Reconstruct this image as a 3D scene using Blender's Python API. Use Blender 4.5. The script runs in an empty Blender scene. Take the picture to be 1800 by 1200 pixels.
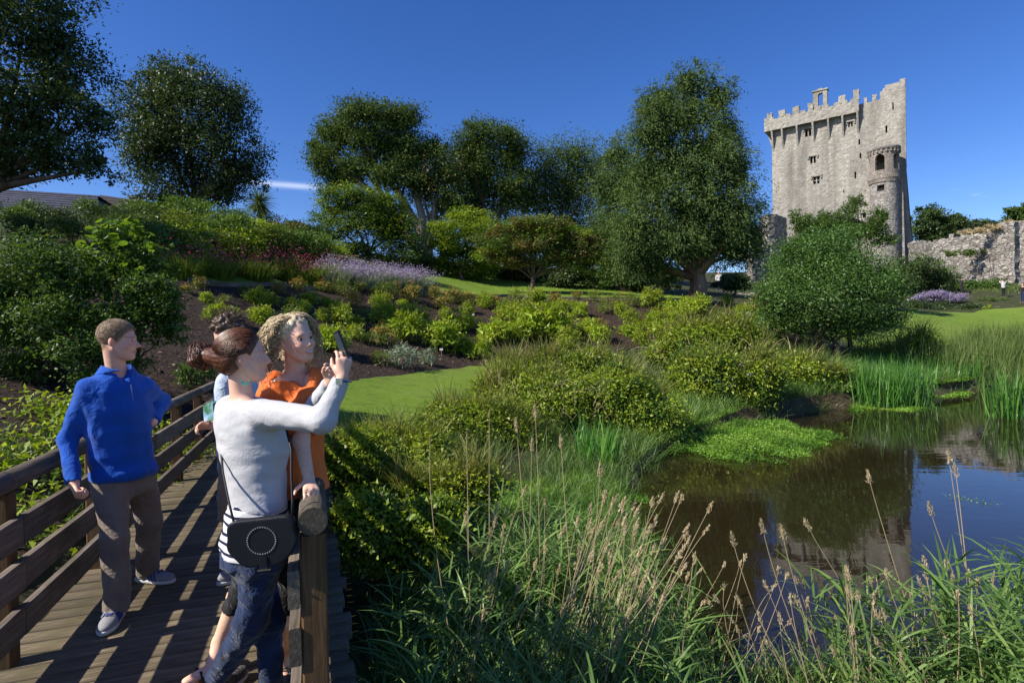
import bpy, math, random
import numpy as np
from mathutils import Vector, Matrix, Euler
from mathutils.geometry import delaunay_2d_cdt

# ------------------------------------------------------------------ camera, sky, sun, exposure
SC = bpy.context.scene
COL = SC.collection
F = 1000.0                                   # focal length in pixels of the 1800 px wide photograph (20 mm lens)
CAM_Z = 1.66
cam_d = bpy.data.cameras.new('camera'); cam = bpy.data.objects.new('camera', cam_d); COL.objects.link(cam)
cam_d.sensor_width = 36.0; cam_d.lens = 20.0; cam_d.clip_start = 0.05; cam_d.clip_end = 6000
CR = Matrix.Rotation(math.radians(90 - 0.63), 3, 'X') @ Matrix.Rotation(-0.018, 3, 'Z')
cam.matrix_world = Matrix.Translation((0, 0, CAM_Z)) @ CR.to_4x4()
SC.camera = cam
CRn = np.array(CR)

def P(px, py, d):
    """world point seen at photograph pixel (px,py) whose distance along +Y is d"""
    v = CRn @ np.array([(px - 900) / F, (600 - py) / F, -1.0])
    return np.array([0, 0, CAM_Z]) + v * (d / v[1])

SUN_EL = math.radians(41.0)
SUN_H = np.array([-0.90, -0.44]); SUN_H /= np.linalg.norm(SUN_H)      # towards the sun: left, a little behind the camera
sun_dir = np.array([SUN_H[0] * math.cos(SUN_EL), SUN_H[1] * math.cos(SUN_EL), math.sin(SUN_EL)])
sl = bpy.data.lights.new('sun', 'SUN'); sl.energy = 4.6; sl.angle = math.radians(0.53); sl.color = (1.0, 0.93, 0.82)
so = bpy.data.objects.new('sun', sl); COL.objects.link(so)
so.rotation_euler = Vector(-sun_dir).to_track_quat('-Z', 'Y').to_euler(); so.location = (-20, -12, 30)

W = bpy.data.worlds.new('World'); SC.world = W; W.use_nodes = True
nt = W.node_tree; nt.nodes.clear()
def wn(t, **k):
    n = nt.nodes.new(t)
    for a, b in k.items(): setattr(n, a, b)
    return n
wo = wn('ShaderNodeOutputWorld'); bg = wn('ShaderNodeBackground'); sky = wn('ShaderNodeTexSky')
sky.sky_type = 'NISHITA'; sky.sun_disc = False
sky.sun_elevation = SUN_EL; sky.sun_rotation = math.atan2(SUN_H[0], SUN_H[1])
sky.altitude = 200; sky.air_density = 0.85; sky.dust_density = 0.25; sky.ozone_density = 2.6
bg.inputs[1].default_value = 0.104
hs = wn('ShaderNodeHueSaturation'); hs.inputs['Saturation'].default_value = 1.30; hs.inputs['Hue'].default_value = 0.516
nt.links.new(sky.outputs[0], hs.inputs['Color'])
# thin wisps of cloud low in the sky and one contrail
geo = wn('ShaderNodeTexCoord'); sep = wn('ShaderNodeSeparateXYZ'); nt.links.new(geo.outputs['Generated'], sep.inputs[0])
def wm(op, a, b=None, c=None):
    n = wn('ShaderNodeMath', operation=op)
    for i, v in enumerate((a, b, c)):
        if v is None: continue
        if isinstance(v, (int, float)): n.inputs[i].default_value = v
        else: nt.links.new(v, n.inputs[i])
    return n.outputs[0]
az = wm('ARCTAN2', sep.outputs[0], sep.outputs[1])
cmb = wn('ShaderNodeCombineXYZ'); nt.links.new(wm('MULTIPLY', az, 3.0), cmb.inputs[0]); nt.links.new(wm('MULTIPLY', sep.outputs[2], 16.0), cmb.inputs[1])
no = wn('ShaderNodeTexNoise'); no.inputs['Scale'].default_value = 1.6; no.inputs['Detail'].default_value = 6; no.inputs['Roughness'].default_value = .6
nt.links.new(cmb.outputs[0], no.inputs['Vector'])
ramp = wm('MULTIPLY', wm('SUBTRACT', no.outputs[0], 0.66), 5.0)
band = wm('MULTIPLY', wm('SUBTRACT', 0.33, sep.outputs[2]), 6.0)
bandc = wn('ShaderNodeClamp'); nt.links.new(band, bandc.inputs[0]); rc = wn('ShaderNodeClamp'); nt.links.new(ramp, rc.inputs[0])
wisp = wm('MULTIPLY', wm('MULTIPLY', bandc.outputs[0], rc.outputs[0]), 0.55)
cd = P(505, 326, 1.0) - np.array([0, 0, CAM_Z]); cd /= np.linalg.norm(cd); caz = math.atan2(cd[0], cd[1])
de = wm('DIVIDE', wm('SUBTRACT', sep.outputs[2], float(cd[2])), 0.0042); da = wm('DIVIDE', wm('SUBTRACT', az, caz), 0.075)
tr = wm('EXPONENT', wm('MULTIPLY', wm('ADD', wm('MULTIPLY', de, de), wm('MULTIPLY', da, da)), -1.0))
tr = wm('MULTIPLY', tr, wm('MULTIPLY', no.outputs[0], .75))
cl = wn('ShaderNodeClamp'); nt.links.new(wm('ADD', wisp, tr), cl.inputs[0])
mx = wn('ShaderNodeMix', data_type='RGBA'); nt.links.new(cl.outputs[0], mx.inputs[0]); nt.links.new(hs.outputs[0], mx.inputs[6]); mx.inputs[7].default_value = (8.0, 8.4, 9.2, 1)
nt.links.new(mx.outputs[2], bg.inputs[0]); nt.links.new(bg.outputs[0], wo.inputs[0])

vs = SC.view_settings; vs.view_transform = 'Standard'; vs.look = 'None'; vs.gamma = 1.0; vs.use_curve_mapping = False; vs.exposure = 0.70
cy = SC.cycles; cy.use_denoising = True
cy.max_bounces = 7; cy.diffuse_bounces = 3; cy.glossy_bounces = 3; cy.transmission_bounces = 4; cy.transparent_max_bounces = 8
cy.sample_clamp_indirect = 6.0; cy.caustics_reflective = False; cy.caustics_refractive = False

# ------------------------------------------------------------------ mesh helpers
rng = np.random.default_rng(7); random.seed(7)

def new_mesh(name, V, faces, smooth=False, tint=None, mats=(), midx=None, col=None):
    """faces: list of int arrays (n,k)"""
    V = np.asarray(V, np.float32)
    faces = [np.asarray(f, np.int32) for f in faces if len(f)]
    me = bpy.data.meshes.new(name)
    me.vertices.add(len(V)); me.vertices.foreach_set('co', V.ravel())
    loops = np.concatenate([f.ravel() for f in faces]); tot = np.concatenate([np.full(len(f), f.shape[1], np.int32) for f in faces])
    me.loops.add(len(loops)); me.loops.foreach_set('vertex_index', loops)
    me.polygons.add(len(tot)); st = np.zeros(len(tot), np.int32); st[1:] = np.cumsum(tot)[:-1]
    me.polygons.foreach_set('loop_start', st)
    if midx is not None: me.polygons.foreach_set('material_index', np.asarray(midx, np.int32))
    me.update(calc_edges=True)
    if smooth: me.polygons.foreach_set('use_smooth', np.ones(len(tot), bool))
    else: me.polygons.foreach_set('use_smooth', np.zeros(len(tot), bool))
    if tint is not None:
        a = me.attributes.new('tint', 'FLOAT', 'FACE'); a.data.foreach_set('value', np.asarray(tint, np.float32))
    if col is not None:
        a = me.attributes.new('paint', 'FLOAT_COLOR', 'POINT'); a.data.foreach_set('color', np.asarray(col, np.float32).ravel())
    for m in mats: me.materials.append(m)
    return me

def link(name, me, parent=None, loc=None, rz=None, kind=None):
    o = bpy.data.objects.new(name, me); COL.objects.link(o)
    if parent is not None: o.parent = parent
    if loc is not None: o.location = loc
    if rz is not None: o.rotation_euler = (0, 0, rz)
    if kind: o['kind'] = kind
    return o

def tag(o, label, cat, group=None):
    o['label'] = label; o['category'] = cat
    if group: o['group'] = group
    return o

def empty(name, loc=(0, 0, 0), rz=0.0):
    o = bpy.data.objects.new(name, None); COL.objects.link(o); o.location = loc; o.rotation_euler = (0, 0, rz); o.empty_display_size = 0.1
    return o

class MB:
    """collects shapes for one mesh"""
    def __init__(s): s.V = []; s.Fs = []; s.n = 0; s.T = []
    def add(s, V, faces, tint=0.5):
        V = np.asarray(V, float)
        for f in faces:
            f = np.asarray(f, np.int32)
            if len(f): s.Fs.append(f + s.n); s.T.append(np.full(len(f), tint))
        s.V.append(V); s.n += len(V)
    def box(s, c, size, rot=None, bev=0.0, jit=0.0):
        """chamfered box, long axis kept; rot = 3x3"""
        x, y, z = np.array(size) / 2
        if bev > 0:
            ax = int(np.argmax(size)); o = [i for i in range(3) if i != ax]
            h = [x, y, z]; a, b = h[o[0]], h[o[1]]; L = h[ax]
            pr = [(-a + bev, -b), (a - bev, -b), (a, -b + bev), (a, b - bev), (a - bev, b), (-a + bev, b), (-a, b - bev), (-a, -b + bev)]
            V = []
            for e in (-L, L):
                for p in pr:
                    v = [0, 0, 0]; v[o[0]], v[o[1]], v[ax] = p[0], p[1], e; V.append(v)
            V = np.array(V); q = [[i, (i + 1) % 8, 8 + (i + 1) % 8, 8 + i] for i in range(8)]
            fs = [q, [list(range(7, -1, -1)), list(range(8, 16))]]
        else:
            V = np.array([[i, j, k] for i in (-x, x) for j in (-y, y) for k in (-z, z)])
            fs = [[[0, 1, 3, 2], [4, 6, 7, 5], [0, 4, 5, 1], [2, 3, 7, 6], [0, 2, 6, 4], [1, 5, 7, 3]]]
        if jit: V = V + rng.normal(0, jit, V.shape)
        if rot is not None: V = V @ np.asarray(rot).T
        s.add(V + np.asarray(c, float), fs)
    def tube(s, pts, radii, seg=6, cap=True):
        pts = np.asarray(pts, float); n = len(pts); radii = np.broadcast_to(np.asarray(radii, float), (n,))
        t = np.gradient(pts, axis=0); t /= np.linalg.norm(t, axis=1)[:, None] + 1e-9
        up = np.array([0.31, 0.17, 0.93]) if abs(t[0][2]) < .9 else np.array([1., .1, 0])
        u = np.cross(t, up); u /= np.linalg.norm(u, axis=1)[:, None] + 1e-9; w = np.cross(t, u)
        a = np.arange(seg) * 2 * math.pi / seg
        V = pts[:, None, :] + radii[:, None, None] * (np.cos(a)[None, :, None] * u[:, None, :] + np.sin(a)[None, :, None] * w[:, None, :])
        i = np.arange(n - 1)[:, None] * seg; j = np.arange(seg)[None, :]; j2 = (j + 1) % seg
        q = np.stack([i + j, i + j2, i + seg + j2, i + seg + j], -1).reshape(-1, 4)
        fs = [q]
        if cap: fs.append(np.array([list(range(seg))[::-1], [(n - 1) * seg + k for k in range(seg)]]))
        s.add(V.reshape(-1, 3), fs)
    def lathe(s, prof, c, seg=20):
        prof = np.asarray(prof, float); n = len(prof); a = np.arange(seg) * 2 * math.pi / seg
        V = np.stack([prof[:, 0, None] * np.cos(a), prof[:, 0, None] * np.sin(a), np.repeat(prof[:, 1, None], seg, 1)], -1).reshape(-1, 3) + np.asarray(c, float)
        i = np.arange(n - 1)[:, None] * seg; j = np.arange(seg)[None, :]; j2 = (j + 1) % seg
        s.add(V, [np.stack([i + j, i + j2, i + seg + j2, i + seg + j], -1).reshape(-1, 4)])
    def leaves(s, pos, d, nrm, L, Wd, tint):
        """small pointed leaves"""
        N = len(pos); L = np.broadcast_to(L, (N,))[:, None]; Wd = np.broadcast_to(Wd, (N,))[:, None]
        d = d / (np.linalg.norm(d, axis=1)[:, None] + 1e-9); sd = np.cross(d, nrm); sd /= np.linalg.norm(sd, axis=1)[:, None] + 1e-9
        up = np.cross(sd, d)
        V = np.stack([pos + sd * Wd * .45, pos + d * L * .35 - sd * Wd * .55 + up * L * .05, pos + d * L], 1).reshape(-1, 3)
        s.V.append(V); s.Fs.append(np.arange(N * 3, dtype=np.int32).reshape(-1, 3) + s.n); s.T.append(np.asarray(np.broadcast_to(tint, (N,)), float)); s.n += N * 3
    def blades(s, base, d0, L, Wd, bend, tint, seg=4):
        """curved grass blades: base (N,3), initial direction d0, droop bend"""
        N = len(base); L = np.broadcast_to(L, (N,)); Wd = np.broadcast_to(Wd, (N,)); bend = np.broadcast_to(bend, (N,))
        d0 = d0 / (np.linalg.norm(d0, axis=1)[:, None] + 1e-9)
        side = np.stack([-d0[:, 1], d0[:, 0], np.zeros(N)], 1) + rng.normal(0, .25, (N, 3)); side /= np.linalg.norm(side, axis=1)[:, None]
        hd = d0 * np.array([1, 1, 0]); hd /= np.linalg.norm(hd, axis=1)[:, None] + 1e-6
        p = base.copy(); d = d0.copy(); R = []
        for k in range(seg + 1):
            t = k / seg; w = Wd * (1 - t ** 2.2) * (.55 + .9 * t * (1 - t) * 2) * .5 + .0004
            R.append(np.stack([p - side * w[:, None], p + side * w[:, None]], 1))
            d = d + (hd * .55 - np.array([0, 0, 1.0])) * (bend * (t + .25) / seg)[:, None]; d /= np.linalg.norm(d, axis=1)[:, None]
            p = p + d * (L / seg)[:, None]
        V = np.stack(R, 1)                       # N, seg+1, 2, 3
        b = (np.arange(N) * (seg + 1) * 2)[:, None]; k = (np.arange(seg) * 2)[None, :]
        q = np.stack([b + k, b + k + 1, b + k + 3, b + k + 2], -1).reshape(-1, 4)
        s.V.append(V.reshape(-1, 3)); s.Fs.append(q.astype(np.int32) + s.n); s.n += N * (seg + 1) * 2
        s.T.append(np.repeat(np.broadcast_to(tint, (N,)), seg))
        return p
    def mesh(s, name, mat, smooth=False):
        # keep the tint in face order: faces grouped per added array
        return new_mesh(name, np.concatenate(s.V), s.Fs, smooth, np.concatenate(s.T), [mat] if not isinstance(mat, (list, tuple)) else mat)
    def build(s, name, mat, parent=None, smooth=False, **k):
        return link(name, s.mesh(name, mat, smooth), parent, **k)

def rotz(a): c, s_ = math.cos(a), math.sin(a); return np.array([[c, -s_, 0], [s_, c, 0], [0, 0, 1.0]])
def unit(v): v = np.asarray(v, float); return v / (np.linalg.norm(v) + 1e-12)

# ------------------------------------------------------------------ materials (all procedural)
def nodes(name):
    m = bpy.data.materials.new(name); m.use_nodes = True; t = m.node_tree; t.nodes.clear()
    out = t.nodes.new('ShaderNodeOutputMaterial'); return m, t, out
def N(t, typ, **k):
    n = t.nodes.new(typ)
    for a, b in k.items():
        if a.startswith('i_'):
            key = a[2:].replace('_', ' ')
            n.inputs[key].default_value = b
        else: setattr(n, a, b)
    return n
def rgba(c): return (c[0], c[1], c[2], 1)
def ramp_node(t, fac, stops):
    r = t.nodes.new('ShaderNodeValToRGB'); e = r.color_ramp.elements
    while len(e) < len(stops): e.new(0.5)
    for x, (p, c) in zip(e, stops): x.position = p; x.color = rgba(c)
    t.links.new(fac, r.inputs[0]); return r.outputs[0]
def coords(t, scale=(1, 1, 1), rot=(0, 0, 0), kind='Object'):
    c = t.nodes.new('ShaderNodeTexCoord'); m = t.nodes.new('ShaderNodeMapping'); m.inputs['Scale'].default_value = scale; m.inputs['Rotation'].default_value = rot
    t.links.new(c.outputs[kind], m.inputs[0]); return m.outputs[0]
def noise(t, vec, scale, detail=5, rough=.55, dist=0.0):
    n = N(t, 'ShaderNodeTexNoise', i_Scale=scale, i_Detail=detail, i_Roughness=rough, i_Distortion=dist)
    if vec is not None: t.links.new(vec, n.inputs['Vector'])
    return n.outputs[0]
def bump(t, h, strength, dist=.02, prev=None):
    b = N(t, 'ShaderNodeBump', i_Strength=strength, i_Distance=dist); t.links.new(h, b.inputs['Height'])
    if prev is not None: t.links.new(prev, b.inputs['Normal'])
    return b.outputs[0]
def mixc(t, f, a, b, mode='MIX'):
    n = N(t, 'ShaderNodeMix', data_type='RGBA', blend_type=mode)
    for i, v in ((0, f), (6, a), (7, b)):
        if isinstance(v, (int, float)): n.inputs[i].default_value = v
        elif isinstance(v, tuple): n.inputs[i].default_value = rgba(v)
        else: t.links.new(v, n.inputs[i])
    return n.outputs[2]

def surf(name, stops, scale=4, rough=.8, bumps=((6, .3, .02),), stretch=(1, 1, 1), detail=6, spec=.3, second=None, kind='Object', objrand=0.0):
    """general rough surface: noise through a colour ramp, optional second large-scale stain colour (scale, colour, low, high, stretch)"""
    m, t, out = nodes(name); b = N(t, 'ShaderNodeBsdfPrincipled', i_Roughness=rough); b.inputs['Specular IOR Level'].default_value = spec
    v = coords(t, stretch, kind=kind)
    c = ramp_node(t, noise(t, v, scale, detail), stops)
    if second:
        for (sc_, cc, lo, hi, st) in second:
            n2 = noise(t, coords(t, st, kind=kind), sc_, 4, .6)
            mr = N(t, 'ShaderNodeMapRange'); mr.inputs[1].default_value = lo; mr.inputs[2].default_value = hi; t.links.new(n2, mr.inputs[0])
            c = mixc(t, mr.outputs[0], c, cc)
    if objrand:
        oi = t.nodes.new('ShaderNodeObjectInfo'); mr = N(t, 'ShaderNodeMapRange'); mr.inputs[3].default_value = 1 - objrand; mr.inputs[4].default_value = 1 + objrand
        t.links.new(oi.outputs['Random'], mr.inputs[0]); h = N(t, 'ShaderNodeHueSaturation'); t.links.new(mr.outputs[0], h.inputs['Value']); t.links.new(c, h.inputs['Color']); c = h.outputs[0]
    t.links.new(c, b.inputs['Base Color'])
    nb = None
    for (s_, st_, d_) in bumps: nb = bump(t, noise(t, v, s_, 6, .6), st_, d_, nb)
    if nb is not None: t.links.new(nb, b.inputs['Normal'])
    t.links.new(b.outputs[0], out.inputs[0]); return m

def leafmat(name, stops, trans=.3, rough=.45, spec=.35, objrand=.12):
    k_ = 1.0 if name.startswith(('flower', 'grass_dry', 'bark')) else 1.35
    stops = [(p, tuple(x * k_ for x in c)) for p, c in stops]
    """leaf colour picked by the per-leaf 'tint' number; light shines through"""
    m, t, out = nodes(name)
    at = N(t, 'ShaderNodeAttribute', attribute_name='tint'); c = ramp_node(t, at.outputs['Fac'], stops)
    oi = t.nodes.new('ShaderNodeObjectInfo'); mr = N(t, 'ShaderNodeMapRange'); mr.inputs[3].default_value = 1 - objrand; mr.inputs[4].default_value = 1 + objrand
    t.links.new(oi.outputs['Random'], mr.inputs[0]); h = N(t, 'ShaderNodeHueSaturation'); t.links.new(mr.outputs[0], h.inputs['Value']); t.links.new(c, h.inputs['Color']); c = h.outputs[0]
    b = N(t, 'ShaderNodeBsdfPrincipled', i_Roughness=rough); b.inputs['Specular IOR Level'].default_value = spec; t.links.new(c, b.inputs['Base Color'])
    tr = t.nodes.new('ShaderNodeBsdfTranslucent'); t.links.new(mixc(t, 1.0, c, (1.25, 1.2, .55), 'MULTIPLY'), tr.inputs[0])
    ms = t.nodes.new('ShaderNodeMixShader'); ms.inputs[0].default_value = trans
    t.links.new(b.outputs[0], ms.inputs[1]); t.links.new(tr.outputs[0], ms.inputs[2]); t.links.new(ms.outputs[0], out.inputs[0]); return m

M = {}
M['soil'] = surf('soil', [(.3, (.022, .020, .009)), (.5, (.04, .045, .014)), (.75, (.06, .075, .02))], 3, .95, ((9, .6, .04),))
M['mulch'] = surf('mulch', [(.3, (.014, .009, .006)), (.55, (.040, .024, .017)), (.75, (.10, .065, .045))], 9, .95, ((14, 1.0, .08),), detail=9)
M['lawn'] = surf('lawn', [(.25, (.10, .17, .016)), (.6, (.145, .225, .026)), (.85, (.185, .26, .04))], 5, .9, ((60, .8, .03),), detail=9, second=[(.35, (.17, .22, .045), .45, .75, (1, 1, 1)), (1.8, (.085, .14, .018), .52, .75, (1, 1, 1))], spec=.15)
M['mud'] = surf('mud', [(.3, (.035, .025, .012)), (.6, (.075, .055, .028)), (.8, (.10, .08, .04))], 1.2, .9, ((4, .4, .05),))
M['castle'] = surf('castle_stone', [(.2, (.13, .115, .095)), (.45, (.25, .225, .185)), (.62, (.32, .29, .245)), (.8, (.43, .40, .345))], .85, .92, ((3.2, .7, .25), (1.1, .4, .3)), detail=10,
    second=[(.33, (.11, .098, .085), .52, .78, (1.2, 1.2, .16)), (.5, (.28, .225, .145), .55, .85, (.8, .8, .35)), (2.5, (.40, .38, .345), .58, .8, (1, 1, 1))])
M['rubble'] = None
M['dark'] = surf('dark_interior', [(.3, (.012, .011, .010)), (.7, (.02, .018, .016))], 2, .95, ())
M['slate'] = surf('slate', [(.3, (.030, .030, .040)), (.7, (.070, .070, .088))], 3, .55, ((8, .3, .03),), (1, 1, 4))
M['bark'] = surf('bark', [(.3, (.05, .035, .025)), (.6, (.14, .10, .075)), (.85, (.24, .19, .15))], 3, .95, ((5, .9, .08),), (1, 1, .18))
M['bark_pale'] = surf('bark_pale', [(.3, (.12, .095, .075)), (.6, (.30, .25, .20)), (.85, (.48, .42, .35))], 2.5, .95, ((5, .8, .06),), (1, 1, .2))
M['bark_red'] = surf('bark_red', [(.3, (.075, .04, .027)), (.55, (.22, .135, .09)), (.8, (.42, .31, .23))], 2.2, .95, ((4, 1.0, .12),), (1, 1, .12))
def wood(name, stops, grooves=0.0, alg=(.07, .075, .02)):
    m, t, out = nodes(name); b = N(t, 'ShaderNodeBsdfPrincipled', i_Roughness=.78); b.inputs['Specular IOR Level'].default_value = .25
    v = coords(t, (1.2, 14, 14)); c = ramp_node(t, noise(t, v, 3.0, 8, .65, .6), stops)
    n2 = noise(t, coords(t, (1, 1, 1)), 3.5, 5); mr = N(t, 'ShaderNodeMapRange'); mr.inputs[1].default_value = .5; mr.inputs[2].default_value = .75; mr.inputs[4].default_value = .6; t.links.new(n2, mr.inputs[0])
    c = mixc(t, mr.outputs[0], c, alg)
    oi = t.nodes.new('ShaderNodeObjectInfo'); m2 = N(t, 'ShaderNodeMapRange'); m2.inputs[3].default_value = .72; m2.inputs[4].default_value = 1.25; t.links.new(oi.outputs['Random'], m2.inputs[0])
    h = N(t, 'ShaderNodeHueSaturation'); t.links.new(m2.outputs[0], h.inputs['Value']); t.links.new(c, h.inputs['Color']); t.links.new(h.outputs[0], b.inputs['Base Color'])
    nb = bump(t, noise(t, v, 3.0, 8, .65, .6), .35, .01)
    if grooves:
        w = N(t, 'ShaderNodeTexWave', wave_type='BANDS', bands_direction='Y', i_Scale=grooves); w.inputs['Distortion'].default_value = .15
        t.links.new(coords(t), w.inputs['Vector']); nb = bump(t, w.outputs['Fac'], .9, .006, nb)
    t.links.new(nb, b.inputs['Normal']); t.links.new(b.outputs[0], out.inputs[0]); return m
M['deck'] = wood('deck_wood', [(.25, (.075, .056, .036)), (.5, (.16, .125, .080)), (.75, (.27, .22, .145))], 19.0)
M['rail'] = wood('rail_wood', [(.25, (.065, .050, .038)), (.5, (.145, .115, .088)), (.75, (.26, .22, .175))])
M['post'] = wood('post_wood', [(.25, (.05, .028, .013)), (.5, (.11, .062, .027)), (.75, (.17, .10, .047))])

G3 = lambda a, b, c: [(0.0, a), (.5, b), (1.0, c)]
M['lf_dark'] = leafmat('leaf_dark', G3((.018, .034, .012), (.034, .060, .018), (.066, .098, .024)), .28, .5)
M['lf_mid'] = leafmat('leaf_mid', G3((.03, .06, .012), (.058, .11, .018), (.11, .165, .03)), .35)
M['lf_yew'] = leafmat('leaf_yew', G3((.028, .052, .016), (.058, .096, .026), (.10, .138, .036)), .28, .6, .2)
M['lf_cyp'] = leafmat('leaf_cypress', G3((.024, .046, .011), (.052, .088, .018), (.10, .138, .026)), .3, .6, .2)
M['lf_bright'] = leafmat('leaf_bright', G3((.10, .165, .012), (.195, .275, .02), (.29, .35, .03)), .42)
M['lf_yellow'] = leafmat('leaf_yellow', G3((.09, .13, .014), (.19, .23, .02), (.31, .30, .04)), .4)
M['lf_maple'] = leafmat('leaf_maple', G3((.045, .085, .010), (.10, .16, .014), (.21, .24, .025)), .4)
M['lf_brown'] = leafmat('leaf_brown', G3((.06, .075, .018), (.13, .11, .035), (.21, .14, .060)), .35)
M['lf_holly'] = leafmat('leaf_holly', G3((.03, .070, .014), (.06, .125, .022), (.115, .19, .04)), .28, .42, .35)
M['lf_bramble'] = leafmat('leaf_bramble', G3((.045, .08, .010), (.10, .15, .018), (.19, .22, .035)), .35)
M['lf_big'] = leafmat('leaf_big', G3((.035, .085, .012), (.09, .16, .02), (.18, .24, .03)), .45)
M['lf_orange'] = leafmat('leaf_orange', G3((.14, .12, .02), (.26, .16, .04), (.34, .16, .07)), .35)
M['lf_grey'] = leafmat('leaf_grey', G3((.10, .14, .09), (.18, .22, .15), (.28, .31, .22)), .2, .7, .15)
M['fl_pink'] = leafmat('flower_pink', G3((.42, .04, .15), (.60, .07, .24), (.70, .16, .34)), .4)
M['fl_lav'] = leafmat('flower_lavender', G3((.24, .19, .36), (.36, .30, .50), (.48, .42, .60)), .3)
M['fl_white'] = leafmat('flower_white', G3((.6, .58, .5), (.7, .68, .62), (.8, .78, .7)), .2)
M['fl_yellow'] = leafmat('flower_yellow', G3((.6, .4, .03), (.7, .5, .05), (.8, .6, .1)), .2)
M['gr_blade'] = leafmat('grass_blade', G3((.035, .085, .020), (.085, .16, .035), (.17, .24, .06)), .35, .4)
M['gr_iris'] = leafmat('iris_blade', G3((.030, .10, .018), (.065, .18, .026), (.13, .26, .05)), .35, .35, .5)
M['gr_dry'] = leafmat('grass_dry', G3((.34, .26, .15), (.50, .40, .25), (.66, .57, .40)), .3, .7)
M['gr_wild'] = leafmat('grass_wild', G3((.07, .10, .02), (.15, .17, .04), (.30, .27, .11)), .35, .6)
M['gr_olive'] = leafmat('grass_olive', G3((.036, .065, .014), (.072, .115, .024), (.125, .155, .042)), .3, .6)
M['weed'] = leafmat('pond_weed', G3((.045, .11, .012), (.11, .23, .02), (.21, .33, .05)), .35)

# ------------------------------------------------------------------ terrain
WZ = -0.85
def HZ(px): return 589 - 0.018 * (px - 900)
def S(px, py):
    """point of the pond's edge seen at (px,py)"""
    d = (CAM_Z - WZ) * 1000 / (py - HZ(px)); p = P(px, py, d); return (p[0], p[1])
POND = [S(1120, 830), S(1090, 900), S(1130, 965), S(1165, 1060), (1.25, 4.45), (1.75, 4.15), (2.8, 4.25), (4.2, 4.5), (6.5, 4.6), (10, 5.0), (18, 6.5), (30, 12), (36, 22), (31, 27.5),
        S(1800, 668), S(1700, 688), S(1600, 700), S(1480, 716), S(1400, 728), S(1300, 745), S(1210, 775), S(1150, 805)]
POND = np.array(POND)
def sdpoly(X, Y, poly):
    """signed distance to polygon, negative inside"""
    d = np.full(X.shape, 1e18); ins = np.zeros(X.shape, bool); n = len(poly)
    for i in range(n):
        a = poly[i]; b = poly[(i + 1) % n]; e = b - a
        wx, wy = X - a[0], Y - a[1]; t = np.clip((wx * e[0] + wy * e[1]) / (e @ e), 0, 1)
        d = np.minimum(d, (wx - e[0] * t) ** 2 + (wy - e[1] * t) ** 2)
        c = ((a[1] > Y) != (b[1] > Y)); ins ^= c & (X < (b[0] - a[0]) * (Y - a[1]) / (b[1] - a[1] + 1e-12) + a[0])
    d = np.sqrt(d); return np.where(ins, -d, d)
_pp = lambda px, py, d: tuple(P(px, py, d))
CTRL = [(-.8, 2.9, -.75), (.4, 3.0, -.75), (1.4, 4.2, -.8), (3, 3.4, -.7), (6, 3, -.7), (-1.6, 6, -.72), (0, 6, -.66), (1.3, 6, -.8), (-2.75, 8.6, -.2), (-1.2, 8.6, -.45), (.6, 8.6, -.75),
        (-3.0, 9.8, -.05), (-4.2, 9.6, -.05), (-1.4, 11, -.15), (.8, 11, -.5), (-1.1, 14, .1), (1.2, 14, -.25), (1.5, 16.5, .15), (5, 17.5, -.1), (3.4, 14.4, -.55), (9, 20, .0), (14, 23, -.1),
        _pp(565, 772, 9.6), _pp(610, 684, 14), _pp(820, 652, 20), _pp(820, 640, 21), _pp(700, 662, 17), _pp(1000, 606, 24), _pp(1200, 582, 26), _pp(1400, 596, 26),
        _pp(800, 572, 26), _pp(1000, 552, 28), _pp(600, 575, 21), _pp(450, 565, 18), _pp(700, 610, 20.5), _pp(900, 590, 24),
        _pp(330, 497, 19), _pp(500, 503, 24), _pp(700, 507, 29), _pp(900, 522, 32), _pp(1100, 527, 32), _pp(1225, 530, 31), _pp(1330, 542, 32),
        _pp(330, 490, 20.2), _pp(500, 497, 25.5), _pp(700, 502, 30.5), _pp(800, 505, 36), _pp(790, 492, 39), _pp(870, 512, 39), _pp(960, 515, 38), _pp(1150, 522, 40),
        _pp(700, 462, 48), _pp(1000, 482, 50), _pp(1200, 502, 50), _pp(1264, 512, 55), _pp(420, 430, 26), _pp(400, 402, 29), _pp(200, 402, 24), _pp(0, 402, 22), _pp(480, 402, 34), _pp(350, 388, 32), _pp(600, 450, 36),
        (-6.8, 12, 1.3), (-6.75, 9, .75), (-5.2, 6, .45), (-3.75, 4.8, -.12), (-4.4, 7, .0), (-4.6, 8.6, .0), (-5.6, 9.6, .35), (-4.0, 3.5, .1), (-2.9, 3.4, -.4), (-3.6, 6, -.35), (-2.6, 5, -.7), (-2.1, 3.5, -.75), (-9, 6, 1.6), (-12, 10, 2.6), (-5, 2, .4), (-2, 1, -.5),
        (-3, -4, .0), (3, -3, -.3), (0, 0, -.15), (0, 1.4, -.45), (12, 0, -.3), (-14, 0, 2), (-20, 15, 5.2), (-30, 30, 9), (-36, 46, 11),
        _pp(1700, 572, 42), _pp(1800, 563, 45), _pp(1700, 640, 28), _pp(1580, 602, 32), _pp(1500, 605, 29), _pp(1700, 550, 50), _pp(1690, 522, 56), _pp(1700, 494, 72), _pp(1800, 494, 66), _pp(1560, 545, 45),
        (52, 92, 11.5), (45, 100, 12), (62, 86, 11), _pp(1340, 482, 85), (60, 130, 14), (0, 120, 15), (-40, 100, 16), (-60, 60, 14), (90, 90, 12), (100, 40, 4), (45, 20, -.2), (45, 10, -.3), (30, 3, -.3),
        (200, 200, 14), (-200, 200, 16), (200, -200, 0), (-200, -200, 6), (0, -200, 0), (300, 0, 4), (-300, 0, 14), (0, 300, 16)]
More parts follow.
